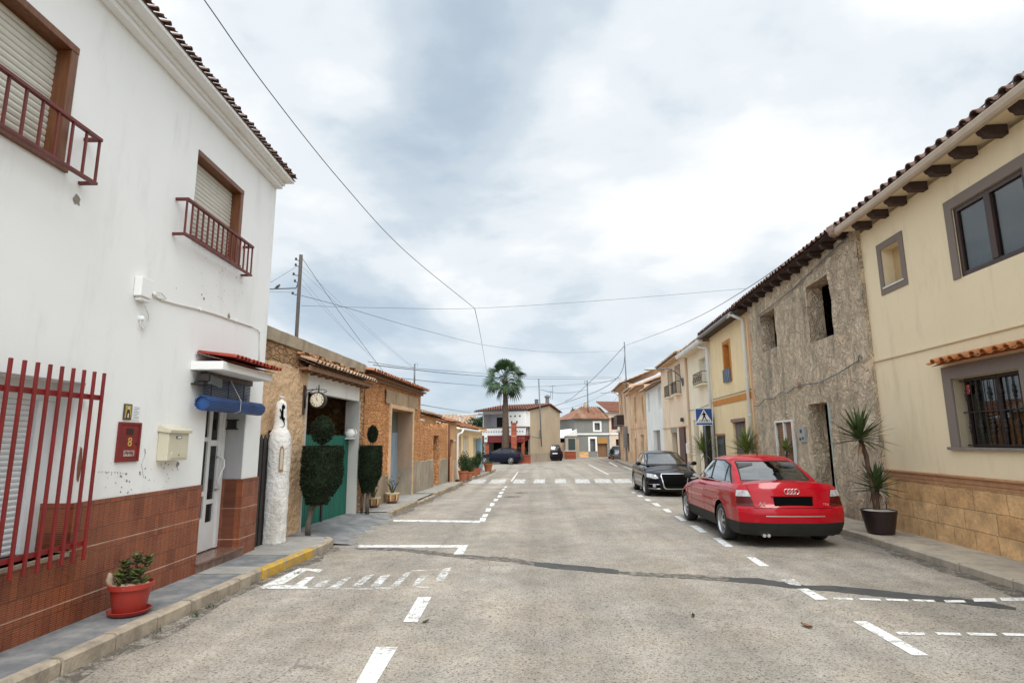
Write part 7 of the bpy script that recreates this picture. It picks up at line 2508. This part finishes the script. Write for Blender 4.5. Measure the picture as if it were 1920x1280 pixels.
mb.build('parapet_blocks', mat('grey_blocks', (.28, .28, .30), .8), fh)
mb = MB(FE); mb.prism([(.0, 2.0), (.95, 2.0), (1.35, 1.45), (1.30, 1.42), (0.0, 1.75)], .1, 5.5, axis=0); mb.build('awning', mat('red_awning', (.13, .009, .009), .8), fh)
mb = MB(FE); mb.box(.0, 2.6, .0, .90, 2.96, 4.45); mb.build('enclosed_balcony', WHT, fh)
mb = MB(FE)
for u in (.55, 1.1, 1.6):
    mb.box(u, u + .18, .901, .91, 3.9, 4.05)
for u in (.9, 1.5):
    mb.box(u, u + .16, .901, .91, 3.3, 3.5)
mb.build('vent_openings', BLKM, fh)
mb = MB(FE); mb.box(5.6, 8.2, -.3, .9, 4.25, 4.35)
mb.box(7.9, 8.05, .6, .75, -.6, 4.25); mb.build('pergola', TRIMW, fh)
# roof: eave along the front, ridge parallel to it
mb = MB(FE)
tiles(mb, -.25, 5.9, 1.0, -ap, EZ + .02, EZ + .80, .3, .5, .09)
tiles(mb, -.25, 5.9, -gd - .2, -ap, EZ - .02, EZ + .80, .3, .5, .09)
mb.build('roof', mat('red_roof_tile', (.27, .115, .07), .85, (.20, .085, .05), 2), fh)
mb = MB(FE); mb.box(-.3, 6.0, .95, 1.04, EZ - .05, EZ + .08); mb.build('fascia', mat('dark_fascia', (.05, .05, .055), .6), fh)
c_ = FE(.35, -4.4, EZ + .6)
mb = MB(); mb.lathe((c_.x, c_.y, EZ + .5), [(.28, 0), (.28, .35), (.20, .4), (.20, 1.0), (.30, 1.02), (.30, 1.15), (.1, 1.3)], 10); mb.build('chimney', mat('grey_chimney', (.16, .16, .17), .8), fh)
mb = MB(FE); mb.box(1.2, 1.5, -4.0, -3.7, EZ + .6, EZ + 1.35); mb.build('chimney', POLEG, fh)
mb = MB(SE)
mb.tube([(0.15, .08, 2.0), (.5, .35, 1.9), (1.4, .35, 1.85), (1.8, .1, 1.95), (1.85, .08, 2.6)], .04, 5); mb.build('cable_loop', WIRE, fh)

# brick entrance pillars, low walls and fence of that house
for (px, y0, Y, w_, h0, lab) in ((964, 794, 55.0, .50, 2.75, 'tall red brick pillar right of the palm trunk'), (913.5, 834, 56.5, .36, 1.15, 'short red brick gate pillar left of the palm, behind the blue car'),
                                 (981, 822, 56.0, .30, 1.9, 'slim red brick pillar beside the beige gable wall')):
    p = AY(px, 860, Y)
    t = thing('brick_pillar', lab, 'pillar', (p.x, Y, GZ), 'red brick pillars at the palm')
    mb = MB(); mb.box(p.x - w_ / 2, p.x + w_ / 2, Y - w_ / 2, Y + w_ / 2, GZ, AY(px, y0, Y).z); mb.build('pillar', BRICKR, t)
    mb = MB(); zt = AY(px, y0, Y).z; mb.box(p.x - w_ / 2 - .05, p.x + w_ / 2 + .05, Y - w_ / 2 - .05, Y + w_ / 2 + .05, zt, zt + .08); mb.build('pillar_cap', mat('brick_cap', (.24, .07, .035), .8), t)
def low_wall(p, q, h, m_, lab, nm='garden_wall', cap=None):
    f = Frame((p[0], p[1]), (q[0], q[1]), 1); ln = (Vector(q) - Vector(p)).length
    t = thing(nm, lab, 'wall', f(ln / 2, 0, GZ))
    mb = MB(f); mb.box(0, ln, -.12, .12, GZ - .1, GZ + h); mb.build('wall', m_, t)
    mb = MB(f); mb.box(-.03, ln + .03, -.16, .16, GZ + h, GZ + h + .06); mb.build('coping', cap or TRIMW, t, bev=.01)
    return t
a = AY(973, 865, 55.5); b_ = AY(994, 866, 55.0)
low_wall((a.x, 55.5), (b_.x, 55.0), .72, BRICKR, 'low red brick garden wall in front of the beige gable', cap=mat('brick_cap2', (.30, .10, .05), .8))
a = AY(1059, 860, 66.0); b_ = AY(1080, 860, 66.0)
low_wall((a.x, 66.0), (b_.x, 66.0), .9, BRICKR, 'low red brick wall with pale coping beside the slate grey house')
fn_ = thing('black_railing', 'black railing with plants behind it between the brick pillars', 'railing', (-1.9, 55.9, GZ))
mb = MB()
for i in range(22):
    x = -3.2 + i * .1
    mb.box(x, x + .03, 55.9, 55.93, GZ, GZ + 1.45)
mb.box(-3.3, -1.0, 55.88, 55.95, GZ + 1.40, GZ + 1.46); mb.box(-3.3, -1.0, 55.88, 55.95, GZ, GZ + .5); mb.build('railing', BLKM, fn_)
sh_ = thing('garden_shrub', 'dark green shrub with orange flowers between the brick pillars', 'shrub', (-1.6, 56.3, GZ))
mb = MB(); mb.tube([(-1.6, 56.4, GZ), (-1.6, 56.4, GZ + 1.2)], .04, 6); mb.build('stem', BARK, sh_)
mb = MB()
for k in range(7):
    leaf_quads(mb, (-2.1 + random.uniform(-.9, .9), 56.35, GZ + random.uniform(.5, 1.9)), (.35, .3, .35), 130, .12, shell_=.1)
mb.build('foliage', LEAF1, sh_)
mb = MB(); leaf_quads(mb, (-1.7, 56.1, GZ + 1.9), (.6, .1, .5), 40, .09, shell_=.1); mb.build('flowers', mat('orange_flower', (.55, .22, .05), .7), sh_)
mt = thing('sign_board', 'small white board on a post left of the brick gate pillar', 'sign', (-5.4, 56.9, GZ))
p_ = AY(911, 822, 57.5)
mb = MB(); mb.box(p_.x - .16, p_.x + .16, 57.45, 57.5, p_.z - .35, p_.z + .4); mb.build('board', WHT, mt, bev=.01)
mb = MB(); mb.box(p_.x - .12, p_.x + .12, 57.44, 57.449, p_.z - .05, p_.z + .10); mb.build('board_mark', mat('grey_mark', (.25, .27, .30), .6), mt)
mb = MB(); mb.tube([(p_.x, 57.52, GZ), (p_.x, 57.52, p_.z + .3)], .035, 6); mb.build('post', POLEG, mt)

# fan palm
pb = Vector((-2.95, 55.3, GZ))
pm = thing('fan_palm', 'tall single fan palm with rough brown trunk in front of the balcony house', 'palm tree', pb)
top = AY(947.5, 714, 55.3)
mb = MB()
N_ = 44
pts, rs = [], []
for i in range(N_ + 1):
    t = i / N_
    z = GZ + (top.z - GZ) * t
    pts.append((pb.x + (top.x - pb.x) * t, pb.y, z))
    rs.append(lerp(.42, .22, min(1, t * 1.15)) * (1 + (.05 if i % 2 else -.04)) + (.05 if t > .93 else 0) + (.12 * max(0, 1 - t * 12)))
mb.tube(pts, rs, 14); mb.build('trunk', PALMB, pm, smooth=40)
mb = MB()
for i in range(60):
    a = i * 2.4; z = top.z - random.uniform(.0, .9)
    d = (math.cos(a), math.sin(a), random.uniform(.4, 1.2))
    blade(mb, (top.x + .24 * d[0], top.y + .24 * d[1], z), d, random.uniform(.25, .5), .06, .2, 3)
mb.build('leaf_bases', mat('brown_leaf_bases', (.16, .09, .05), .9, (.08, .05, .03), 6), pm)
def fan(mb, c, d, stalk, rad_, tilt):
    d = Vector(d).normalized()
    side = d.cross(Vector((0, 0, 1))).normalized()
    side = (side * math.cos(a_ := random.uniform(-1.1, 1.1)) + side.cross(d) * math.sin(a_)).normalized()
    # arching stalk
    P = [Vector(c)]; dd = d.copy()
    for k in range(5):
        dd = (dd + Vector((0, 0, -tilt * .12))).normalized(); P.append(P[-1] + dd * stalk / 5)
    mb.tube([tuple(p) for p in P], [.035, .03, .026, .022, .02, .018], 5)
    e = P[-1]; up = side.cross(dd).normalized()
    n = 26
    for k in range(n):
        a = -1.75 + 3.5 * k / (n - 1)
        v = (dd * math.cos(a) + side * math.sin(a) + up * (.10 if k % 2 else -.02)).normalized()
        ln = rad_ * (.72 + .28 * math.cos(a * .8)) * random.uniform(.92, 1.05)
        w_ = .055
        q = v.cross(up).normalized()
        m1 = e + v * ln * .55 + Vector((0, 0, -.04 * tilt)); m2 = e + v * ln * .8 + Vector((0, 0, -.14 * (.4 + tilt))); m3 = e + v * ln + Vector((0, 0, -.36 * (.3 + tilt)))
        pts_ = [e, m1 - q * w_, m1 + q * w_, m2 - q * w_ * .6, m2 + q * w_ * .6, m3]
        mb.mesh([tuple(p) for p in pts_], [(0, 1, 2), (1, 3, 4, 2), (3, 5, 4)])
mb = MB()
c = (top.x, top.y, top.z + .1)
n = 30
for i in range(n):
    t = i / n
    el = rad(84) - rad(124) * t ** .95
    az = i * 2.39996
    d = (math.cos(az) * math.cos(el), math.sin(az) * math.cos(el), math.sin(el))
    fan(mb, (c[0] + d[0] * .1, c[1] + d[1] * .1, c[2] + .25 * (1 - t)), d, random.uniform(1.0, 1.35) * (1.0 if t > .2 else .9), random.uniform(.95, 1.15), .2 + t * .8)
mb.build('crown', LEAFP, pm)

# low annex with white roof, dark opening and garage
an = thing('low_annex', 'low beige annex with a white sloping roof left of the slate grey house', 'annex', (3.4, 70, GZ))
def AB(px, py, Y): return AY(px, py, Y)
YA = 69.0
x0, x1, x2 = AB(1047, 850, YA).x, AB(1060, 850, YA).x, AB(1080, 850, YA).x
mb = MB(); mb.box(x0, x2 + .4, YA, YA + 5, GZ - .2, AB(1050, 823, YA).z)
mb.build('wall', TAN2, an)
mb = MB(); mb.mesh([(x0 - .3, YA - .2, AB(1049, 819, YA).z), (x2 - .2, YA - .2, AB(1049, 819, YA).z + .0), (x2 - .2, YA + 4, AB(1078, 803, YA + 4).z), (x0 + .3, YA + 4, AB(1078, 806, YA + 4).z),
                    (x0 - .3, YA - .2, AB(1049, 821, YA).z), (x2 - .2, YA - .2, AB(1049, 821, YA).z), (x2 - .2, YA + 4, AB(1078, 805, YA + 4).z), (x0 + .3, YA + 4, AB(1078, 808, YA + 4).z)],
                   [(0, 1, 2, 3), (4, 5, 6, 7), (0, 1, 5, 4), (0, 3, 7, 4), (1, 2, 6, 5)])
mb.build('roof', PLW2, an)
mb = MB(); mb.box(x0 + .1, x1 - .1, YA - .03, YA, AB(1050, 829, YA).z, AB(1050, 822, YA).z); mb.build('dark_opening', BLACK, an)
gr_ = thing('grey_garage', 'small beige flat-roofed garage with a dark green door against the slate grey house', 'garage', (4.2, 67.5, GZ))
YG = 67.2
mb = MB(); g0, g1 = AB(1061, 850, YG).x, AB(1081, 850, YG).x
mb.box(g0, g1, YG, YG + 3, GZ - .1, AB(1070, 817, YG).z); mb.build('wall', m_plaster('grey_beige', (.40, .35, .29)), gr_)
mb = MB(); mb.box(AB(1066, 850, YG).x, AB(1079, 850, YG).x, YG - .04, YG, GZ, AB(1070, 822, YG).z); mb.build('door', mat('dark_green_door', (.03, .05, .045), .6), gr_)
mb = MB(); mb.prism([(g0 - .1, AB(1070, 817, YG).z), (g1 + .1, AB(1070, 817, YG).z), (g1 + .1, AB(1078, 804, YG).z)], YG - .15, YG + 3.1); mb.build('roof', TRIMW, gr_)

# slate grey house
YH = 72.0
HF = Frame((AB(1078.5, 850, YH).x, YH), (AB(1142, 850, YH + 1.5).x, YH + 1.5), 1); HF.nn = Vector((HF.e.y, -HF.e.x))
if HF.nn.y > 0: HF.nn = -HF.nn
def HU(px, py): 
    return HF.uz(px, py)
sg2 = thing('slate_grey_house', 'slate grey two-storey house with stone base and hipped tile roof at the street end', 'house', HF(2, 0, GZ))
ez = HU(1080, 785)[1]; ul = HU(1141, 800)[0]
ww = [(HU(1114.5, 800)[0], HU(1124.5, 800)[0], HU(1118, 806)[1], HU(1118, 792.5)[1]), (HU(1106, 830)[0], HU(1116, 830)[0], HU(1110, 846)[1], HU(1110, 822)[1]),
      (HU(1120.5, 840)[0], HU(1138.5, 840)[0], GZ - .1, HU(1128, 831)[1])]
mb = MB(HF); wall(mb, 0, ul, GZ - .4, ez, ww, .3); shell(mb, 0, ul, GZ - .4, ez, 6); mb.build('wall', GRAYW, sg2)
mb = MB(HF); a_ = HU(1110, 846)[1]
for p, q in ((0, ww[1][0] - .25), (ww[1][1] + .25, ww[2][0])):
    mb.box(p, q, 0, .05, GZ - .4, a_)
mb.build('stone_base', SBL, sg2)
mb = MB(HF); surround(mb, ww[0], .22, .06); surround(mb, ww[1], .24, .06, bottom=False); mb.build('window_surround', TRIMW, sg2)
mb = MB(HF); z_ = HU(1100, 815)[1]; mb.box(0, ul, 0, .12, z_, z_ + .2); mb.build('string_course', TRIMW, sg2)
mb = MB(HF)
for T in ww[:2]:
    mb.box(T[0], T[1], -.3, -.25, T[2], T[3])
mb.build('window_pane', mat('dark_pane2', (.08, .08, .09), .2, (.14, .13, .13), 3), sg2)
mb = MB(HF); mb.box(ww[2][0], ww[2][1], -.3, -.2, GZ, ww[2][3]); mb.build('garage_door', mat('brown_panel_door', (.22, .11, .05), .7, (.15, .075, .035), 5), sg2)
mb = MB(HF); mb.box(ww[2][0], ww[2][1], 0, .12, HU(1128, 831)[1], HU(1128, 821)[1]); mb.build('door_awning', mat('ochre_awning', (.36, .18, .04), .7), sg2)
# hipped roof
zr = HU(1110, 764.5)[1] + .3
mb = MB(HF)
uh = HU(1104, 765)[0] + .2
for f in ([(-.3, .35, ez), (ul + .3, .35, ez), (ul + .3, -3, zr), (uh, -3, zr)], [(-.3, .35, ez), (uh, -3, zr), (-.3, -6.3, ez)], [(-.3, -6.3, ez), (uh, -3, zr), (ul + .3, -3, zr), (ul + .3, -6.3, ez)]):
    mb.face(f, 0)
mb.build('roof', m_clay('mottled_roof', (.36, .175, .10), (.29, .13, .075), (.46, .30, .20), .8), sg2)
mb = MB(HF); 
for i in range(int(ul / .28) + 2):
    u = -.2 + i * .28
    t0 = max(0, (uh - u) / (uh + .3)) if u < uh else 0
    k = 1 - t0
    mb.tube([(u, .38, ez + .03), (u, .38 - 3.38 * k, ez + .05 + (zr - ez) * k)], .07, 5)
mb.build('roof_tile', MATS['mottled_roof'], sg2)
mb = MB(HF); mb.lathe((HU(1116, 765)[0], -3, zr), [(.3, -.1), (.28, .3), (.2, .45), (.22, .55), (.05, .6)], 8); mb.build('chimney', TAN2, sg2)
# peach house right of it
ph_ = thing('far_peach_house', 'pale peach two-storey house with dark recessed balcony right of the slate grey house', 'house', HF(ul + 1, 0, GZ))
ez2 = HU(1143, 772)[1]; ul2 = ul + 3.4
w2 = [(ul + .35, ul + 2.6, HU(1145, 805)[1], HU(1145, 782)[1]), (ul + .9, ul + 2.4, GZ, HU(1145, 823)[1])]
mb = MB(HF); wall(mb, ul + .02, ul2, GZ - .4, ez2, w2, .8, .1); shell(mb, ul + .02, ul2, GZ - .4, ez2, 6, n=.1); mb.build('wall', m_plaster('pale_peach', (.58, .47, .37)), ph_)
mb = MB(HF)
for T in w2: mb.box(T[0], T[1], -.8, -.7, T[2], T[3])
mb.build('dark_opening', mat('dark_red_brown', (.06, .02, .015), .8), ph_)
mb = MB(HF); mb.box(ul + .02, ul2, .1, .18, z_, z_ + .18); mb.build('string_course', TRIMW, ph_)
mb = MB(HF); tiles(mb, ul - .2, ul2 + .3, .5, -3.2, ez2, ez2 + 1.5, .3, .6, .09); mb.build('roof', mat('red_roof_tile2', (.27, .115, .07), .85, (.21, .085, .05), 4), ph_)
pl_ = shrub_pot(AB(1148, 860, 64.5).x, 64.5, GZ + .0, .25, .4, 'dark bushy plant in a pot in front of the silver car', None, .8, .45)

# ------------------------------------------------------------------ trees beyond the houses
def bush(nm, lab, c, r, n, size, m_, trunk_h, grp=None, cat='tree'):
    t = thing(nm, lab, cat, (c[0], c[1], GZ), grp)
    mb = MB(); mb.tube([(c[0], c[1], GZ), (c[0] + .1, c[1], c[2] - r[2] * .3), (c[0], c[1], c[2] + r[2] * .3)], [.2, .14, .06], 7); mb.build('trunk', BARK, t)
    mb = MB()
    for k in range(16):
        a = random.uniform(0, 6.28); q = random.uniform(0, .6)
        leaf_quads(mb, (c[0] + q * r[0] * math.cos(a), c[1] + q * r[1] * math.sin(a), c[2] + random.uniform(-.6, .65) * r[2]), (r[0] * .42, r[1] * .42, r[2] * .32), n // 16, size, shell_=.1)
    mb.build('crown', m_, t)
p = AY(1076, 790, 92); bush('conifer', 'small dark conifer rising behind the low annex', (p.x, 92, p.z - 1.2), (.95, .95, 3.4), 2600, .35, LEAF1, 0)
p = AY(895, 800, 66); bush('garden_tree', 'dark leafy tree behind the low yellow house, left of the pergola', (p.x, 66, p.z - .8), (1.4, 1.4, 1.9), 2600, .28, LEAF1, 0)
p = AY(878, 840, 60)
# hedge mass behind the yellow house end
bush('garden_tree', 'dark bush filling the gap between the yellow house and the brick gate pillar', (AY(899, 830, 57).x, 57, .6), (.8, .7, 1.6), 2000, .2, LEAF1, 0)

# distant roofs and boundary behind, so that the plaza closes
bk = thing('distant_house', 'distant low pale house seen over the annex roof', 'house', (4, 95, GZ))
mb = MB(); mb.box(AY(1046, 830, 95).x, AY(1085, 830, 95).x, 95, 101, GZ - .3, AY(1060, 806, 95).z); mb.build('wall', PLW2, bk)
mb = MB(); a = AY(1044, 806, 95); b_ = AY(1087, 806, 95); mb.prism([(a.x, a.z), (b_.x, b_.z), ((a.x + b_.x) / 2, a.z + .7)], 94.7, 101.3); mb.build('roof', CLAYP, bk)
wl = thing('boundary_wall', 'pale boundary wall closing the plaza behind the blue car', 'wall', (-16, 64, GZ))
mb = MB(); mb.box(-30, -5.9, 66, 66.3, GZ - .2, 1.2); mb.build('wall', PLW2, wl)
for (xa, xb, ya, zt, lab) in ((11.5, 26, 84, 4.6, 'cream block of houses beyond the far right corner'), (-26, -8.5, 76, 3.9, 'pale low house beyond the boundary wall on the left')):
    t = thing('distant_house', lab, 'house', (xa, ya, GZ))
    mb = MB(); mb.box(xa, xb, ya, ya + 7, GZ - .3, zt); mb.build('wall', CRM, t)
    mb = MB(); tiles(mb, xa - .3, xb + .3, 0, 3.7, 0, 1.3, .5, .8, .14)
    for v in mb.v: v.y += ya - .3; v.z += zt
    mb.build('roof', CLAYP, t)

# ------------------------------------------------------------------ poles, antennas, wires
def pole(nm, lab, pts, r, m_, cat='pole', grp=None):
    t = thing(nm, lab, cat, pts[0], grp)
    mb = MB(); mb.tube(pts, r, 8); mb.build('pole', m_, t, smooth=True)
    return t
Y1 = 13.0
pa_t, pa_b = AY(564.5, 478, Y1), AY(556, 636, Y1)
pA = pole('utility_pole', 'dark wooden pole with insulators rising behind the gateway house', [(pa_b.x, Y1, -.1), (pa_t.x, Y1, pa_t.z)], .045, POLEW, 'pole')
mb = MB()
for py, dx in ((487, -.12), (498, -.12), (515, -.16), (528, -.12), (551, -.16)):
    q = AY(561 + (py - 551) * -.05, py, Y1)
    mb.tube([(q.x, Y1, q.z), (q.x + dx * .6, Y1, q.z - .02), (q.x + dx, Y1, q.z + .02)], .01, 5)
    mb.lathe((q.x + dx, Y1, q.z + .01), [(.012, -.02), (.03, -.01), (.018, .01), (.03, .025), (.012, .045)], 8)
mb.build('insulator', BLKM, pA)
mb = MB(); q = AY(555, 540, Y1); q2 = AY(506, 542, Y1); q3 = AY(559, 531, Y1)
mb.tube([(q3.x, Y1, q3.z), (q.x, Y1, q.z), (q2.x, Y1, q2.z)], .016, 6); mb.build('service_arm', WIRE, pA)
bp = AY(520.5, 538.5, Y1)
bd = thing('bird', 'small dark bird perched on the cable left of the wooden pole', 'bird', (bp.x, Y1, bp.z - .02))
mb = MB()
mb.tube([(bp.x - .085, Y1, bp.z - .035), (bp.x - .045, Y1, bp.z - .01), (bp.x - .01, Y1, bp.z + .01), (bp.x + .02, Y1, bp.z + .032), (bp.x + .035, Y1, bp.z + .055), (bp.x + .05, Y1, bp.z + .06), (bp.x + .07, Y1, bp.z + .055)],
        [.006, .016, .034, .032, .020, .016, .003], 10)
mb.tube([(bp.x, Y1, bp.z - .01), (bp.x, Y1, bp.z - .035)], .004, 5)
mb.build('body', mat('bird_plumage', (.05, .05, .055), .8, (.09, .085, .08), 20), bd, smooth=True)
Y2 = 19.3
a = AY(777, 722, Y2); b_ = AY(777.5, 682, Y2)
pB = pole('roof_mast', 'thin dark mast on the tiled eave of the rubble house', [(a.x, Y2, 3.3), (b_.x, Y2, b_.z)], .028, POLEG, 'mast')
mb = MB(); mb.tube([(b_.x, Y2, b_.z - .05), (b_.x + .05, Y2, b_.z + .03), (b_.x + .10, Y2, b_.z), (b_.x + .10, Y2, b_.z - .08)], .006, 5); mb.build('hook', WIRE, pB)
a, b_ = AY(1015, 822, 58.5), AY(1010, 711, 58.5)
pC = pole('leaning_mast', 'slightly leaning thin mast fixed to the beige gable wall', [(a.x, 57.8, 1.0), (b_.x, 57.8, b_.z)], .06, POLEG, 'mast')
a, b_ = AY(1102.5, 766, 74), AY(1101, 713, 74)
pD = pole('roof_mast', 'tall thin mast on the roof of the slate grey house', [(a.x, 74, 4.0), (b_.x, 74, b_.z)], .075, POLEG, 'mast')
mb = MB(); mb.tube([(b_.x, 74, b_.z - .1), (b_.x - .35, 74, b_.z - .05), (b_.x - .35, 74, b_.z - .5), (b_.x, 74, b_.z - .45)], .03, 5); mb.build('cross_arm', WIRE, pD)
Y5 = 53
a, b_ = AY(1174, 706, Y5), AY(1170.5, 641, Y5)
pE = pole('roof_mast', 'mast on the peach row roof where the thick cables meet', [(a.x, Y5, 5.5), (b_.x, Y5, b_.z)], .05, POLEG, 'mast')
# roof aerials
def aerial(px, y0, y1, Y, lab, zb_):
    a, b_ = AY(px, y0, Y), AY(px, y1, Y)
    t = thing('roof_aerial', lab, 'aerial', (a.x, Y, zb_), 'television aerials on the far roofs')
    mb = MB(); mb.tube([(a.x, Y, zb_), (b_.x, Y, b_.z)], .022, 5); mb.build('mast', POLEG, t)
    mb = MB(); mb.tube([(b_.x - .35, Y, b_.z - .15), (b_.x + .35, Y, b_.z - .10)], .012, 4)
    for k in range(5):
        x = b_.x - .3 + k * .15; mb.tube([(x, Y - .18, b_.z - .14 + k * .01), (x, Y + .18, b_.z - .14 + k * .01)], .008, 4)
    mb.build('aerial_rods', POLEG, t)
aerial(938, 766, 741, 60.5, 'small aerial on the left of the balcony house roof', 4.9)
aerial(1032.5, 748, 732, 61.2, 'aerial above the grey chimney of the balcony house', 5.9)
aerial(1036, 740, 722, 61.6, 'tallest aerial just right of the grey chimney', 5.9)
aerial(1061, 810, 795, 97, 'left one of two thin aerials over the annex', 2.5)
aerial(1064, 810, 793, 96, 'right one of two thin aerials over the annex', 2.5)
# satellite style aerial on the grey rendered house
a = AY(1367, 578, 19.6)
t = thing('roof_aerial', 'small pale aerial at the left roof corner of the unfinished grey house', 'aerial', (a.x, 19.6, 6.0))
mb = MB(); mb.tube([(a.x + .05, 19.6, 5.9), (a.x, 19.6, a.z + .05)], .012, 5); mb.tube([(a.x - .12, 19.6, a.z + .02), (a.x + .10, 19.6, a.z - .03)], .008, 4); mb.tube([(a.x - .1, 19.6, a.z - .05), (a.x + .08, 19.6, a.z + .06)], .008, 4); mb.build('aerial_rods', GUTW, t)


def wire(lab, pts, r, sag=0.0, m_=None, grp='overhead wires over the street'):
    """pts: (px, py, Y) picked on the cable, each at its own depth; smooth curve through them"""
    P = [AY(x, y, Y) if Y > 0 else Vector((x, y, -Y)) for x, y, Y in pts]
    out = []
    if len(P) == 2:
        n = 24
        for i in range(n + 1):
            t = i / n
            q = P[0].lerp(P[1], t); q.z -= sag * 4 * t * (1 - t); out.append(q)
    else:
        Q = [P[0] * 2 - P[1]] + P + [P[-1] * 2 - P[-2]]
        for i in range(1, len(Q) - 2):
            for k in range(8):
                t = k / 8
                a, b, c, d = Q[i - 1], Q[i], Q[i + 1], Q[i + 2]
                out.append(.5 * ((2 * b) + (-a + c) * t + (2 * a - 5 * b + 4 * c - d) * t * t + (-a + 3 * b - 3 * c + d) * t ** 3))
        out.append(P[-1])
    mb = MB(); mb.tube([tuple(q) for q in out], r * .8, 5)
    o = mb.build('overhead_wire', m_ or WIRE, origin=out[0], smooth=True)
    return tag(o, lab, 'wire', grp)


wire('long wire running from the top left edge down to the junction over the road', [(383, 0, 6.0), (500, 165, 7.6), (640, 341, 9.9), (760, 471, 13.0), (890, 578, 17.5)], .010)
wire('nearly level wire crossing the street from the wooden pole to the grey house roof', [(565, 573, 13.0), (720, 577, 14.5), (890, 578, 17.5), (1130, 563, 18.4), (1398, 541, 19.5)], .007)
wire('short drop wire from the junction over the road down towards the palm', [(890, 578, 17.5), (901, 630, 28), (912, 694, 55)], .013)
wire('thick black cable swinging above the right hand roofs to the far mast', [(1960, 100, 6.6), (1920, 135, 7.0), (1750, 274, 9.0), (1560, 424, 13.4), (1400, 541, 20.0), (1280, 607, 31.0), (1172, 648, 53.0)], .016)
wire('cable continuing from the far mast down to the balcony house roof', [(1171, 648, 53.0), (1130, 692, 56), (1080, 740, 60), (1060, 752, 61.5)], .03)
wire('thick cable sagging from the far mast past the slate house to the gable', [(1172, 650, 53), (1168, 690, 56), (1150, 715, 58), (1110, 737, 61), (1036, 762, 62)], .035)
wire('wire from the wooden pole sagging all the way to the far mast', [(565, 554, 13.0), (640, 574, 15), (800, 620, 21), (930, 650, 30), (1060, 661, 42), (1170, 657, 53)], .010)
for i, (ya, xb, yb) in enumerate(((480, 722, 700), (497, 777, 690), (507, 777, 692), (520, 715, 690), (532, 700, 670))):
    wire(('heaviest and highest of the fanned wires descending right from the wooden pole', 'second fanned wire from the top of the wooden pole', 'third fanned wire from the wooden pole, ending at the roof mast',
          'fourth fanned wire from the wooden pole', 'lowest and shortest of the fanned wires from the wooden pole')[i], [(564, ya, 13.0), (xb, yb, 18.5)], .008 if i == 0 else .003, .06)
wire('wire leaving the wooden pole left behind the white house', [(556, 500, 13.0), (500, 534, 12.0)], .006)
wire('thin wire left of the wooden pole below the bird', [(552, 548, 13.0), (500, 547, 12.0)], .005)
wire('upper of the two close wires from the rubble house mast to the peach row', [(690, 678, 16), (777, 690, 19.3), (880, 698, 28), (1000, 706, 40), (1165, 706, 53)], .012)
wire('lower of the two close wires from the rubble house mast to the peach row', [(700, 684, 16), (777, 693, 19.3), (880, 703, 28), (1000, 710, 40), (1165, 709, 53)], .018)
wire('single wire below the close pair, crossing in front of the palm', [(745, 708, 18), (840, 718, 28), (950, 725, 40), (1060, 722, 48), (1165, 712, 55)], .016)
wire('low wire from the rubble house eave to the pergola post', [(787, 758, 21), (840, 767, 30), (883, 774, 57)], .018)
wire('sagging wire between the leaning mast and the slate house mast', [(1013, 730, 57.8), (1040, 736, 62), (1070, 736, 68), (1101, 730, 74)], .03)
wire('wire from the slate house mast to the far mast', [(1101, 722, 74), (1135, 716, 64), (1160, 708, 56)], .03)
wire('faint low wire right of the balcony house', [(1049, 768, 62), (1090, 758, 60), (1150, 730, 56), (1176, 707, 53)], .016)
wire('steep wire from the far lamp to the peach house', [(1145, 760, 60), (1160, 740, 57), (1178, 715, 53)], .014)
